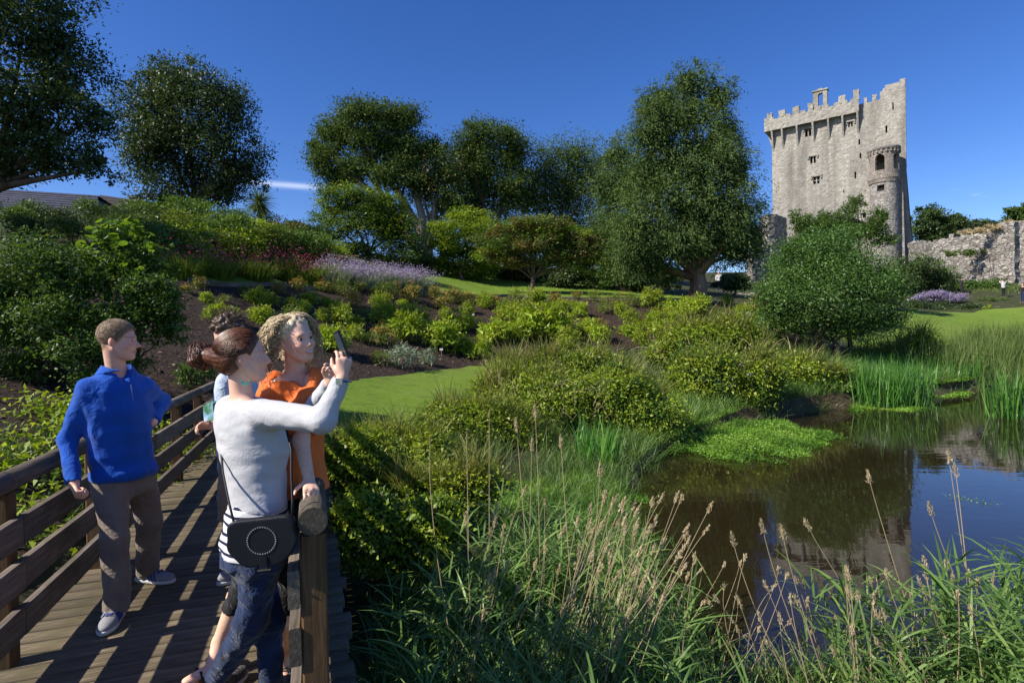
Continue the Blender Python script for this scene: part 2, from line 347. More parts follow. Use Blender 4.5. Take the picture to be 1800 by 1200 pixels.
CTRL = np.array(CTRL, float)
_A = np.sqrt(((CTRL[:, None, :2] - CTRL[None, :, :2]) ** 2).sum(-1)); _n = len(CTRL)
_A2 = np.zeros((_n + 1, _n + 1)); _A2[:_n, :_n] = _A + np.eye(_n) * -0.02; _A2[_n, :_n] = 1; _A2[:_n, _n] = 1
_w = np.linalg.solve(_A2, np.append(CTRL[:, 2], 0))
def th(X, Y):
    X = np.asarray(X, float); Y = np.asarray(Y, float); sh = X.shape; X = X.ravel(); Y = Y.ravel(); out = np.empty(len(X))
    for i in range(0, len(X), 20000):
        x, y = X[i:i + 20000], Y[i:i + 20000]
        r = np.sqrt((x[:, None] - CTRL[None, :, 0]) ** 2 + (y[:, None] - CTRL[None, :, 1]) ** 2); out[i:i + 20000] = r @ _w[:_n] + _w[_n]
    R = np.hypot(X, Y); k = np.clip((R - 200) / 120, 0, 1); out = out * (1 - k) + 12 * k
    sd = sdpoly(X, Y, POND)
    out = np.where(sd < 0, np.minimum(out, WZ - .03 - .42 * np.clip(-sd / 2.0, 0, 1)), np.maximum(out, WZ + np.clip(sd * .25, 0, .12)))
    return out.reshape(sh)

GN = 235
gu = np.linspace(-1, 1, GN); ax_ = np.sinh(gu * 7.2) / np.sinh(7.2) * 2500
gv = np.linspace(-.45, 1, GN); ay_ = np.sinh(gv * 7.0) / np.sinh(7.0) * 2500 + 9
GX, GY = np.meshgrid(ax_ + 1.5, ay_); GZ = th(GX, GY)
idx = np.arange(GN * GN).reshape(GN, GN)
gq = np.stack([idx[:-1, :-1], idx[:-1, 1:], idx[1:, 1:], idx[1:, :-1]], -1).reshape(-1, 4)
ground = link('ground', new_mesh('ground', np.stack([GX, GY, GZ], -1).reshape(-1, 3), [gq], True, None, [M['soil'], M['mud']],
              (sdpoly(GX, GY, POND)[:-1, :-1].ravel() < .15).astype(int)), kind='structure')

def sheet(name, poly, mat, dz, res, skirt=.07, kind='structure', edge_noise=.12):
    poly = np.array(poly, float)
    B = []
    for i in range(len(poly)):
        a, b = poly[i], poly[(i + 1) % len(poly)]; n = max(1, int(np.linalg.norm(b - a) / (res * .7)))
        for k in range(n): B.append(a + (b - a) * k / n)
    B = np.array(B) + rng.normal(0, edge_noise * res, (len(B), 2))
    x0, y0 = poly.min(0); x1, y1 = poly.max(0)
    gx, gy = np.meshgrid(np.arange(x0, x1, res), np.arange(y0, y1, res)); gx = gx.ravel() + rng.uniform(-.2, .2, gx.size) * res; gy = gy.ravel() + rng.uniform(-.2, .2, gy.size) * res
    ok = sdpoly(gx, gy, B) < -res * .4; pts = np.concatenate([B, np.stack([gx[ok], gy[ok]], 1)])
    nb = len(B); vo, eo, fo, *_ = delaunay_2d_cdt([Vector(p) for p in pts], [], [list(range(nb))], 1, 1e-6)
    vo = np.array([v[:] for v in vo]); z = th(vo[:, 0], vo[:, 1]) + dz
    V = np.column_stack([vo, z]); T = np.array([f for f in fo if len(f) == 3])
    zb = th(B[:, 0], B[:, 1]); V2 = np.concatenate([V, np.column_stack([B, zb + dz - .002]), np.column_stack([B, zb + dz - skirt])]); o = len(V); i = np.arange(nb); j = (i + 1) % nb
    return link(name, new_mesh(name, V2, [T, np.stack([o + i, o + nb + i, o + nb + j, o + j], 1)], True, None, [mat]), kind=kind)

MULCH_TOP = [P(330, 497, 19)[:2], P(500, 503, 24)[:2], P(600, 506, 26.6)[:2], P(700, 507, 29)[:2], P(900, 522, 32)[:2], P(1100, 527, 32)[:2], P(1225, 532, 31)[:2], P(1330, 542, 32)[:2]]
MULCH = [tuple(p) for p in MULCH_TOP] + [(15, 28), (14.5, 25.5), (8, 24), (2.5, 22.5), (-1.4, 20.7), (-3.2, 17.4), (-4.3, 14.3), (-4.9, 11), (-4.75, 8.6), (-3.95, 5.6), (-3.6, 3.6), (-6.5, 3.2), (-9.5, 10), (-12, 19)]
sheet('mulch_bed', MULCH, M['mulch'], .03, .5)
LAWN_A = [(-4.55, 8.9), (-2.95, 8.95), (-2.35, 10), (-1.6, 12.5), (-.9, 15), (.3, 18), (.2, 20.2), (-1.5, 20.6), (-3.25, 17.3), (-4.35, 14.2), (-4.95, 11)]
sheet('lawn_by_bridge', LAWN_A, M['lawn'], .05, .35)
LAWN_B = [tuple(np.array(p) + [0, .12]) for p in MULCH_TOP] + [(15, 36), (11, 44), (4, 46), (-1, 45.5), (-5, 43), (-5.6, 36), (-5.6, 31.5), (-8, 28.7), (-10, 25.8), (-11.6, 20.8)]
sheet('lawn_terrace', LAWN_B, M['lawn'], .05, .5)
LAWN_C = [(17.0, 28.5), (21, 29), (30, 35), (45, 39), (62, 41), (62, 49), (42, 50.5), (31, 47.5), (24, 39), (18, 33.5)]
sheet('lawn_by_castle', LAWN_C, M['lawn'], .05, .7)

# timber edging between the mulch bank and the upper lawn
edge = empty('lawn_edging', (0, 0, 0)); tag(edge, 'dark timber edging along the top of the mulch bank', 'edging')
for a, b in zip(MULCH_TOP[:-1], MULCH_TOP[1:]):
    n = 3
    for k in range(n):
        p0 = a + (b - a) * k / n; p1 = a + (b - a) * (k + 1) / n; z0 = float(th(p0[0], p0[1])); z1 = float(th(p1[0], p1[1]))
        mb = MB(); L = np.linalg.norm(p1 - p0); mb.box((0, 0, 0), (L - .03, .09, .34), bev=.01)
        o = mb.build('edging_board', M['rail'], edge, loc=((p0[0] + p1[0]) / 2, (p0[1] + p1[1]) / 2, (z0 + z1) / 2 + .0)); d = p1 - p0
        o.rotation_euler = (0, -math.atan2(z1 - z0, L), math.atan2(d[1], d[0]))

# ------------------------------------------------------------------ pond water
def water_mat():
    m, t, out = nodes('pond_water'); v = coords(t, (1, 2.2, 1))
    nb = bump(t, noise(t, v, 2.2, 3, .5), .045, .02, bump(t, noise(t, coords(t, (.25, 1.0, 1), (0, 0, .35)), 5.0, 2, .5), .05, .02))
    gl = N(t, 'ShaderNodeBsdfGlossy', i_Roughness=.015); gl.inputs[0].default_value = (.95, .97, 1, 1); t.links.new(nb, gl.inputs['Normal'])
    trn = t.nodes.new('ShaderNodeBsdfTransparent'); trn.inputs[0].default_value = (.72, .57, .34, 1)
    df = t.nodes.new('ShaderNodeBsdfDiffuse'); df.inputs[0].default_value = (.052, .038, .016, 1)
    m1 = t.nodes.new('ShaderNodeMixShader'); m1.inputs[0].default_value = .34; t.links.new(trn.outputs[0], m1.inputs[1]); t.links.new(df.outputs[0], m1.inputs[2])
    fr = N(t, 'ShaderNodeFresnel', i_IOR=1.46); t.links.new(nb, fr.inputs['Normal'])
    m2 = t.nodes.new('ShaderNodeMixShader'); t.links.new(fr.outputs[0], m2.inputs[0]); t.links.new(m1.outputs[0], m2.inputs[1]); t.links.new(gl.outputs[0], m2.inputs[2])
    t.links.new(m2.outputs[0], out.inputs[0]); return m
M['water'] = water_mat()
def flat_poly(name, poly, z, mat, kind='structure', res=2.0):
    c = poly.mean(0); poly = c + (poly - c) * 1.02
    pts = [Vector(p) for p in poly]; vo, eo, fo, *_ = delaunay_2d_cdt(pts, [], [list(range(len(pts)))], 1, 1e-6)
    V = np.array([(v[0], v[1], z) for v in vo]); return link(name, new_mesh(name, V, [np.array([f for f in fo if len(f) == 3])], False, None, [mat]), kind=kind)
flat_poly('pond_water', POND, WZ, M['water'])

# ------------------------------------------------------------------ footbridge
BRZ = math.radians(19.4); bc, bs = math.cos(BRZ), math.sin(BRZ)
def Bw(L, s, z=0.0): return np.array([bc * L - bs * s, bs * L + bc * s, z])
bridge = empty('footbridge', (0, 0, 0), BRZ); tag(bridge, 'weathered timber footbridge with round handrails and three side boards', 'footbridge')
pw = .138; plank_meshes = []
for k in range(4):
    mb = MB(); mb.box((0, 0, 0), (1.72 + .02 * k, pw - .009, .036), bev=.004); plank_meshes.append(mb.mesh('plank', M['deck']))
s_ = 0.9; k = 0
while s_ < 9.35:
    o = link('plank', plank_meshes[k % 4], bridge, loc=(-.71 + rng.uniform(-.012, .012), s_, -.019 + rng.uniform(-.002, .002))); o.rotation_euler = (0, rng.uniform(-.002, .002), rng.uniform(-.004, .004)); s_ += pw; k += 1
for L in (-1.45, -.72, .02):
    mb = MB(); mb.box((0, 0, 0), (8.4, .1, .2), bev=.006); o = mb.build('beam', M['post'], bridge, loc=(L, 5.1, -.14)); o.rotation_euler = (0, 0, math.pi / 2)
mb = MB(); mb.box((0, 0, 0), (1.78, .10, .10), bev=.008); post_me = mb.mesh('post', M['post'])
mb = MB(); mb.box((0, 0, 0), (2.69, .045, .15), bev=.005); board_me = mb.mesh('rail_board', M['rail'])
mb = MB(); mb.tube([(-1.345, 0, 0), (1.345, 0, 0)], .056, 14); hand_me = mb.mesh('handrail', M['rail'], True)
for p in hand_me.polygons:
    if len(p.vertices) > 4: p.use_smooth = False
LEFT_P = [3.65 + 1.35 * i for i in range(-1, 5)]; RIGHT_P = [2.42 + 1.35 * i for i in range(0, 6)]
for Ls, ps in ((-1.535, LEFT_P), (-.01, RIGHT_P)):
    for s_ in ps:
        o = link('post', post_me, bridge, loc=(Ls, s_, .0)); o.rotation_euler = (0, math.pi / 2, 0); o.location.z = .885 - .89 + rng.uniform(-.004, .004)
for (bl, hl, st, n) in ((-1.46, -1.52, 2.30 - 1.35, 4), (-.084, -.01, 2.36, 3)):
    for i in range(n):
        c = st + 1.35 + 2.7 * i
        if c - 1.3 > 9.2: continue
        for zc in (.215, .458, .685):
            o = link('rail_board', board_me, bridge, loc=(bl, c, zc + rng.uniform(-.004, .004))); o.rotation_euler = (0, 0, math.pi / 2 + rng.uniform(-.002, .002))
        o = link('handrail', hand_me, bridge, loc=(hl, c, .943)); o.rotation_euler = (0, 0, math.pi / 2)

# ------------------------------------------------------------------ castle
def rubble_mat(name, cols, sc, mort=(.10, .09, .075), moss=(.085, .075, .03), mossamt=(.56, .75), streak=None, joint=.8):
    m, t, out = nodes(name); b = N(t, 'ShaderNodeBsdfPrincipled', i_Roughness=.93); b.inputs['Specular IOR Level'].default_value = .2
    v = coords(t, (1, 1, 1.9)); nz = N(t, 'ShaderNodeTexNoise', i_Scale=.9 * sc); t.links.new(v, nz.inputs[0]); vv = N(t, 'ShaderNodeMix', data_type='VECTOR'); vv.inputs[0].default_value = .1
    t.links.new(v, vv.inputs[4]); t.links.new(nz.outputs['Color'], vv.inputs[5])
    vo = N(t, 'ShaderNodeTexVoronoi', i_Scale=sc); t.links.new(vv.outputs[1], vo.inputs[0]); ve = N(t, 'ShaderNodeTexVoronoi', feature='DISTANCE_TO_EDGE', i_Scale=sc); t.links.new(vv.outputs[1], ve.inputs[0])
    s3 = N(t, 'ShaderNodeSeparateColor'); t.links.new(vo.outputs['Color'], s3.inputs[0]); c = ramp_node(t, s3.outputs[0], cols)
    c = mixc(t, ramp_node(t, noise(t, coords(t), .5, 6), [(.3, (.3, .3, .3)), (.7, (0, 0, 0))]), c, (.13, .115, .10))
    mr = N(t, 'ShaderNodeMapRange'); mr.inputs[2].default_value = .09; t.links.new(ve.outputs[0], mr.inputs[0]); c = mixc(t, mr.outputs[0], mort, c)
    n2 = noise(t, coords(t), .55, 7, .7); m3 = N(t, 'ShaderNodeMapRange'); m3.inputs[1].default_value = mossamt[0]; m3.inputs[2].default_value = mossamt[1]; m3.inputs[4].default_value = .8; t.links.new(n2, m3.inputs[0]); c = mixc(t, m3.outputs[0], c, moss)
    if streak:
        n4 = noise(t, coords(t, (1.1, 1.1, .11)), .34, 5, .62); m4 = N(t, 'ShaderNodeMapRange'); m4.inputs[1].default_value = .47; m4.inputs[2].default_value = .68; m4.inputs[4].default_value = .85; t.links.new(n4, m4.inputs[0]); c = mixc(t, m4.outputs[0], c, streak)
        n5 = noise(t, coords(t), .22, 6, .6); m5 = N(t, 'ShaderNodeMapRange'); m5.inputs[1].default_value = .5; m5.inputs[2].default_value = .8; m5.inputs[4].default_value = .6; t.links.new(n5, m5.inputs[0]); c = mixc(t, m5.outputs[0], c, (.47, .445, .395))
    t.links.new(c, b.inputs['Base Color']); t.links.new(bump(t, noise(t, coords(t), 3, 6), .5, .1, bump(t, mr.outputs[0], joint, .08)), b.inputs['Normal']); t.links.new(b.outputs[0], out.inputs[0]); return m
M['rubble'] = rubble_mat('rubble_wall', [(0, (.18, .165, .145)), (.4, (.28, .26, .235)), (.75, (.36, .335, .30)), (1, (.46, .43, .385))], 2.1, (.08, .07, .06))
M['brick'] = rubble_mat('turret_brick', [(0, (.22, .185, .155)), (.5, (.31, .265, .225)), (1, (.40, .355, .31))], 3.4, (.22, .2, .18))
M['turret'] = rubble_mat('turret_stone', [(0, (.21, .19, .17)), (.4, (.30, .275, .25)), (.75, (.37, .345, .315)), (1, (.45, .42, .39))], 2.8, (.2, .185, .165), (.13, .11, .09), (.62, .8))

M['castle'] = rubble_mat('keep_stone', [(0, (.24, .225, .195)), (.4, (.33, .31, .27)), (.75, (.39, .365, .32)), (1, (.47, .445, .39))], 3.0, (.30, .28, .245), (.30, .24, .16), (.55, .85), (.14, .13, .115), .3)
CO = np.array([44.3, 98.4]) + np.array([11, -8.4]) / 13.84; CE = np.array([11, -8.4]); CE = CE / np.linalg.norm(CE); CN = np.array([-CE[1], CE[0]])      # CN points into the castle
def face_uv(px, py, off=0.0):
    v = CRn @ np.array([(px - 900) / F, (600 - py) / F, -1.0]); t = (((CO - CN * off)) @ CN) / (v[:2] @ CN); p = v * t + np.array([0, 0, CAM_Z]); return (p[:2] - CO) @ CE, p[2]
def cmap(u, v, w): p = CO + CE * u + CN * w; return np.array([p[0], p[1], v])

def cellwall(us, vs_, keep, fmap, thick, jit=0.0):
    """wall of small cells; cells where keep() is false are left open, with reveals"""
    nu, nv = len(us) - 1, len(vs_) - 1; uc = (us[:-1] + us[1:]) / 2; vc = (vs_[:-1] + vs_[1:]) / 2
    K = keep(*np.meshgrid(uc, vc, indexing='ij')); V = {}; out = []; Q = []
    def vid(i, j, k):
        key = (i, j, k)
        if key not in V: V[key] = len(out); out.append(fmap(us[i], vs_[j], thick * k))
        return V[key]
    Kp = np.zeros((nu + 2, nv + 2), bool); Kp[1:-1, 1:-1] = K
    for i in range(nu):
        for j in range(nv):
            if not K[i, j]: continue
            Q.append([vid(i, j, 0), vid(i + 1, j, 0), vid(i + 1, j + 1, 0), vid(i, j + 1, 0)])
            Q.append([vid(i, j, 1), vid(i, j + 1, 1), vid(i + 1, j + 1, 1), vid(i + 1, j, 1)])
            if not Kp[i, j + 1]: Q.append([vid(i, j, 0), vid(i, j + 1, 0), vid(i, j + 1, 1), vid(i, j, 1)])
            if not Kp[i + 2, j + 1]: Q.append([vid(i + 1, j, 0), vid(i + 1, j, 1), vid(i + 1, j + 1, 1), vid(i + 1, j + 1, 0)])
            if not Kp[i + 1, j]: Q.append([vid(i, j, 0), vid(i, j, 1), vid(i + 1, j, 1), vid(i + 1, j, 0)])
            if not Kp[i + 1, j + 2]: Q.append([vid(i, j + 1, 0), vid(i + 1, j + 1, 0), vid(i + 1, j + 1, 1), vid(i, j + 1, 1)])
    V = np.array(out)
    if jit: V = V + rng.normal(0, jit, V.shape)
    return V, np.array(Q)
def lines(a, b, step, extra=()):
    x = list(np.linspace(a, b, int(round((b - a) / step)) + 1))
    for e in extra:
        x = [q for q in x if abs(q - e) > .07]; x.append(e)
    return np.array(sorted(x))

keep_t = empty('castle_keep', (CO[0], CO[1], 10)); KINV = np.array([CO[0], CO[1], 10.0])
tag(keep_t, 'tall grey stone castle keep with battlements', 'castle')
def ksub(name, V, fs, mat, parent=keep_t, smooth=False): return link(name, new_mesh(name, np.asarray(V) - KINV, fs, smooth, None, [mat]), parent)
wins = [(1415, 227.5, 1426, 240), (1424, 275.6, 1434, 287), (1429.5, 311, 1440.5, 323), (1490.5, 215, 1499, 223.5), (1510, 375, 1520, 384)]
slits = [(1509, 245, 1512, 254), (1511, 269, 1514, 278.5), (1502, 302, 1505, 314), (1482, 334, 1484, 339), (1568.3, 180, 1571, 193), (1556.4, 221, 1559.6, 234)]
ops = []
for (a, b, c, d) in wins + slits:
    u0, v1 = face_uv(a, b); u1, v1b = face_uv(c, b); _, v0 = face_uv((a + c) / 2, d); ops.append((u0, u1, v0, (v1 + v1b) / 2))
UM = 18.9; ZT = 38.5
def top_line(u):
    x = np.interp(u, [0, 12.8, 12.9, 15.4, 15.7, 16.4, 18.9], [35.9, 35.9, 37.0, 36.9, 38.1, 38.9, 39.5]); return x
def batter(v): return 1.1 * np.clip((26 - v) / 16, 0, 1) ** 1.6
def kmap(u, v, w): return cmap(u + (u / UM) * batter(v) * 1.0, v, w - .9 * float(batter(v)) * .6 - 0.02 * math.sin(u * 1.7 + v * .9))
eu = [e for o in ops for e in o[:2]]; ev = [e for o in ops for e in o[2:]]
us = lines(0, UM, .36, eu); vs2 = lines(9, 39.8, .4, ev); _tn = np.interp(us, np.arange(0, 25, .7), rng.uniform(-.22, .12, 36))
def keep_fn(U, Vv):
    k = Vv < top_line(U) + np.where(U > 12.9, np.interp(U, us, _tn), 0)
    for (a, b, c, d) in ops: k &= ~((U > a) & (U < b) & (Vv > c) & (Vv < d))
    return k
V, Q = cellwall(us, vs2, keep_fn, kmap, .8, .012); ksub('front_wall', V, [Q], M['castle'])
# side and back walls
mb = MB()
def kbox(mb, u0, u1, w0, w1, z0, z1, taper=0.0):
    b = [cmap(u, z0, w) for u, w in ((u0, w0), (u1, w0), (u1, w1), (u0, w1))]; t_ = [cmap(u, z1, w) for u, w in ((u0, w0), (u1, w0), (u1, w1), (u0, w1))]
    mb.add(np.array(b + t_) - KINV, [[[0, 1, 5, 4], [1, 2, 6, 5], [2, 3, 7, 6], [3, 0, 4, 7], [4, 5, 6, 7]]])
R0 = [cmap(UM, 38.9, .05), cmap(UM, 26, .05), cmap(UM + .35, 20, -.1), cmap(UM + 1.1, 9, -.45)]; R1 = [cmap(UM - 1.7, 37.5, 13.5), cmap(UM - 1.6, 26, 13.5), cmap(UM - 1.5, 20, 13.5), cmap(UM - 1.2, 9, 13.5)]
mb.add(np.array(R0 + R1) - KINV, [[[0, 1, 5, 4], [1, 2, 6, 5], [2, 3, 7, 6]]]); mb.build('side_wall', M['castle'], keep_t)
mb = MB(); mb.add(np.array([cmap(.02, 9, .1), cmap(.02, 9, 13.5), cmap(.02, 35.9, 13.5), cmap(.02, 35.9, .1)]) - KINV, [[[0, 1, 2, 3]]]); mb.build('side_wall', M['castle'], keep_t)
mb = MB(); mb.add(np.array([cmap(0, 9, 13.5), cmap(UM - 1.2, 9, 13.5), cmap(UM - 1.7, 37, 13.5), cmap(0, 35.9, 13.5)]) - KINV, [[[0, 1, 2, 3]]]); mb.build('back_wall', M['castle'], keep_t)
mb = MB(); kbox(mb, .3, 16.9, .85, 13.3, 35.0, 35.4); mb.build('roof', M['castle'], keep_t)
# windows: dark sheets set back behind mullions, coloured for the unlit interior
for i, (a, b, c, d) in enumerate(ops):
    mb = MB(); w = .55; mb.add(np.array([kmap(a - .05, c - .05, w), kmap(b + .05, c - .05, w), kmap(b + .05, d + .05, w), kmap(a - .05, d + .05, w)]) - KINV, [[[0, 1, 2, 3]]])
    wo_ = mb.build('window', M['dark'], keep_t)
    if i < 5:
        mb = MB(); m_ = (a + b) / 2; kbox(mb, m_ - .09, m_ + .09, .12, .4, c, d)
        if i in (2,): kbox(mb, a, b, .14, .38, (c + d) / 2 - .06, (c + d) / 2 + .06)
        mb.build('mullion', M['castle'], wo_)
        if i != 4:
            mb = MB(); kbox(mb, a - .35, b + .35, -.22, .1, d + .05, d + .28); kbox(mb, a - .35, a - .15, -.18, .1, d - .3, d + .05); kbox(mb, b + .15, b + .35, -.18, .1, d - .3, d + .05); mb.build('hood_mould', M['castle'], wo_)
# machicolated parapet: front and left side
pus = lines(-.95, 12.9, .37); pvs = lines(35.55, 37.75, .36)
def pmapf(u, v, w): return cmap(u, v, -1.0 + w + .03 * math.sin(u * 3.1 + v * 2))
V, Q = cellwall(pus, pvs, lambda U, Vv: Vv < 37.6 + .12 * np.sin(U * 5.3), pmapf, .6, .02); ksub('parapet', V, [Q], M['castle'])
V, Q = cellwall(lines(-1.0, 9, .5), pvs, lambda U, Vv: Vv < 40, lambda u, v, w: cmap(-.95 + w, v, u), .6, .02); ksub('parapet', V, [Q], M['castle'])
def bracket(u, w0, side=False):
    mb = MB(); wd = .125; prof = [(0.0, 35.55), (-1.0, 35.55), (-.95, 35.2), (-.62, 34.1), (-.25, 33.0), (0.0, 32.3)]
    V = []
    for s2 in (-wd, wd):
        for (w, z) in prof: V.append(cmap(u + s2, z, w + .02) if not side else cmap(w + .02, z, u + s2))
    n = len(prof); mb.add(np.array(V) - KINV, [[[i, (i + 1) % n, n + (i + 1) % n, n + i] for i in range(n)], [list(range(n))[::-1], list(range(n, 2 * n))]]); mb.build('corbel', M['castle'], keep_t)
for x in (1358.5, 1376, 1402, 1430, 1457, 1482, 1509):
    u, _ = face_uv(x, 225); bracket(max(.18, min(u, 12.7)), 0)
for w in (2.2, 4.6, 7.0): bracket(w, 0, True)
# merlons
for (x0, x1, hh, back) in ((1348, 1357, .8, 0), (1368.5, 1380, .8, 0), (1393, 1405, .85, 0), (1420, 1429, .85, 0), (1474, 1486, .9, 0), (1500, 1510.5, 1.3, 0), (1514, 1519.5, 1.9, 3), (1532, 1540, 1.1, .2)):
    u0, _ = face_uv(x0, 195, 1.0); u1, _ = face_uv(x1, 195, 1.0); zb = 37.45 if back == 0 else 36.6
    us_ = lines(u0, u1, .3); vs_ = lines(zb, zb + .3 + hh, .3); tj = rng.uniform(-.25, .1, 40)
    V, Q = cellwall(us_, vs_, lambda U, Vv: Vv < zb + .3 + hh + np.interp(U, np.linspace(u0, u1, 40), tj) * .6, lambda u, v, w: cmap(u, v, (-1.0 if back == 0 else -.2 + back) + w), .62, .03); ksub('merlon', V, [Q], M['castle'])
u0, _ = face_uv(1429.5, 180, .6); u1, _ = face_uv(1454.5, 180, .6); um = (u0 + u1) / 2
def bell(U, Vv):
    ar = (np.abs(U - um - .1) < .38) & (Vv > 37.9) & (Vv < 39.6 + np.sqrt(np.clip(.38 ** 2 - (U - um - .1) ** 2, 0, 1)))
    return ~ar & (Vv < 40.7 - .25 * np.abs(U - um)) & ~((np.abs(U - um) > 1.05) & (Vv > 40.1))
V, Q = cellwall(lines(u0, u1, .12), lines(37.3, 41, .15), bell, lambda u, v, w: cmap(u, v, -.8 + w), .8, .012); ksub('bellcote', V, [Q], M['castle'])
mb = MB(); kbox(mb, u0 - .12, u1 + .12, -.95, .15, 40.28, 40.5); mb.build('cornice', M['castle'], keep_t)

# round stair turret in front of the keep
tc = None
for w in np.linspace(1.5, 4, 60):
    for u in np.linspace(13, 19, 200):
        p = cmap(u, 0, -w)
        if abs(p[0] / p[1] - (1557.5 - 900) / F) < .0006 and abs(w - 2.5) < .05: tc = p[:2]; break
    if tc is not None: break
TR = 1.84; ta = math.atan2(-tc[1], -tc[0])          # angle from axis towards the camera
tz = lambda py: P(1557, py, tc[1] - 1.9)[2]
turret = empty('round_turret', (tc[0], tc[1], 10)); tag(turret, 'round grey stair turret with an arched gallery in front of the keep', 'turret'); TINV = np.array([tc[0], tc[1], 10.0])
def tmap(R): return lambda u, v, w: np.array([tc[0] + (R + .0 - w) * math.cos(ta + u), tc[1] + (R - w) * math.sin(ta + u), v])
def pa(px): return ((px - 1557.5) / F * tc[1]) / TR
def tsub(name, V, fs, mat, parent=turret): return link(name, new_mesh(name, np.asarray(V) - TINV, fs, False, None, [mat]), parent)
tw = [(1546.5, 323, 1558, 333.5), (1552, 374, 1565, 386), (1548, 413, 1556, 421)]
tops = [(pa(a), pa(c), tz(d), tz(b)) for (a, b, c, d) in tw]
ug = lines(-math.pi, math.pi, .13, [e for o in tops for e in o[:2]])
def tkeep(U, Vv):
    k = np.ones(U.shape, bool)
    for (a, b, c, d) in tops: k &= ~((U > a) & (U < b) & (Vv > c) & (Vv < d))
    return k
zc0 = tz(318); zc1 = tz(306); zg = tz(258)
V, Q = cellwall(ug, lines(9, zc0, .6, [e for o in tops for e in o[2:]]), tkeep, tmap(TR), .5, .012); tsub('shaft', V, [Q], M['turret'])
for (a, b, c, d) in tops:
    f = tmap(TR); mb = MB(); mb.add(np.array([f(a, c, .4), f(b, c, .4), f(b, d, .4), f(a, d, .4)]) - TINV, [[[0, 1, 2, 3]]]); mb.build('window', M['dark'], turret)  # dark sheet coloured for the unlit inside of the turret
mb = MB(); mb.lathe([(TR, zc0 - .1), (TR + .12, zc0), (TR + .18, zc0 + .35), (TR + .28, zc0 + .6), (TR + .26, zc1), (TR + .05, zc1 + .1), (0.1, zc1 + .12)], (tc[0] - TINV[0], tc[1] - TINV[1], -10), 40); mb.build('string_course', M['brick'], turret)
GR = TR + .1; arches = [(pa(1552), .33), (pa(1552) + 1.25, .33), (pa(1552) - 1.25, .33), (pa(1552) + 2.5, .33), (pa(1552) - 2.5, .33)]
a0, a1 = tz(297), tz(268)
def gkeep(U, Vv):
    k = np.ones(U.shape, bool)
    for (c, hw) in arches:
        if abs(c) > 2.4: continue
        dd = np.abs(U - c); k &= ~((dd < hw) & (Vv > a0) & (Vv < a1 - .75 + .75 * np.sqrt(np.clip(1 - (dd / hw) ** 2, 0, 1))))
    return k
V, Q = cellwall(lines(-math.pi, math.pi, .055), lines(zc1, zg, .16), gkeep, tmap(GR), .35, .006); tsub('gallery', V, [Q], M['brick'])
mb = MB(); mb.lathe([(GR - .4, zg - .3), (GR + .02, zg - .3), (GR + .22, zg - .1), (GR + .26, zg + .18), (GR + .2, zg + .25), (0.05, zg + .5)], (0, 0, -10), 40); mb.build('cap', M['turret'], turret)
for k in range(22):
    a = k * 2 * math.pi / 22; mb = MB(); mb.box((0, 0, 0), (.3, .22, .4)); o = mb.build('corbel', M['brick'], turret, loc=((GR + .08) * math.cos(a), (GR + .08) * math.sin(a), zg - 10 - .42)); o.rotation_euler = (0, 0, a)
mb = MB(); mb.lathe([(.05, zc1 + .02), (GR - .4, zc1 + .02)], (0, 0, -10), 16); mb.build('gallery_floor', M['turret'], turret)
# square annex between turret and keep
ann = MB(); pu0, _ = face_uv(1571, 400, 1.5); pu1, _ = face_uv(1588, 400, 1.5); zt = tz(309)
kb = [cmap(pu0, 9, -2.3), cmap(pu1 + .25, 9, -2.3), cmap(pu1 + .25, 9, 0), cmap(pu0, 9, 0)]; kt = [cmap(pu0, zt, -2.1), cmap(pu1, zt, -2.1), cmap(pu1, zt, 0), cmap(pu0, zt, 0)]
ann.add(np.array(kb + kt) - KINV, [[[0, 1, 5, 4], [1, 2, 6, 5], [2, 3, 7, 6], [3, 0, 4, 7], [4, 5, 6, 7]]]); ann.build('annex', M['turret'], keep_t)

# ------------------------------------------------------------------ ruined walls
def ruin(name, label, pts, tops_, base_drop, mat, thick=1.0, jit=.05, holes=()):
    """pts: [(px, depth)...] plan line; tops_: [(px, py)...] ragged top"""
    pl = np.array([P(a, 480, d)[:2] for a, d in pts]); seg = np.linalg.norm(np.diff(pl, axis=0), axis=1); cum = np.append(0, np.cumsum(seg)); Lt = cum[-1]
    pxs = np.array([a for a, d in pts], float); ds = np.array([d for a, d in pts], float)
    def at(u):
        return np.array([np.interp(u, cum, pl[:, 0]), np.interp(u, cum, pl[:, 1])])
    us = lines(0, Lt, .4); upx = np.interp(us, cum, pxs); ud = np.array([at(u)[1] for u in us])
    o = np.argsort([t[0] for t in tops_]); tx = np.array([t[0] for t in tops_])[o]; ty = np.array([t[1] for t in tops_])[o]
    zt = np.array([P(a, np.interp(a, tx, ty), d)[2] for a, d in zip(upx, ud)]); zt = zt + np.interp(us, np.arange(0, Lt + 1.2, .6), rng.uniform(-.15, .15, len(np.arange(0, Lt + 1.2, .6))))
    z0 = min(float(th(at(0)[0], at(0)[1])), float(th(at(Lt)[0], at(Lt)[1]))) - base_drop; z0 = min(z0, zt.min() - .8)
    dirn = unit(pl[-1] - pl[0]); nin = np.array([-dirn[1], dirn[0]]); nin = nin if nin @ pl[0] > 0 else -nin
    V, Q = cellwall(us, lines(z0, zt.max() + .3, .4), lambda U, Vv: Vv < np.interp(U, us, zt), lambda u, v, w: np.append(at(u) + nin * w, v), thick, jit)
    c = np.array([pl[0][0], pl[0][1], z0]); ob = link(name, new_mesh(name, V - c, [Q], False, None, [mat]), loc=c); tag(ob, label, 'ruined wall'); return ob
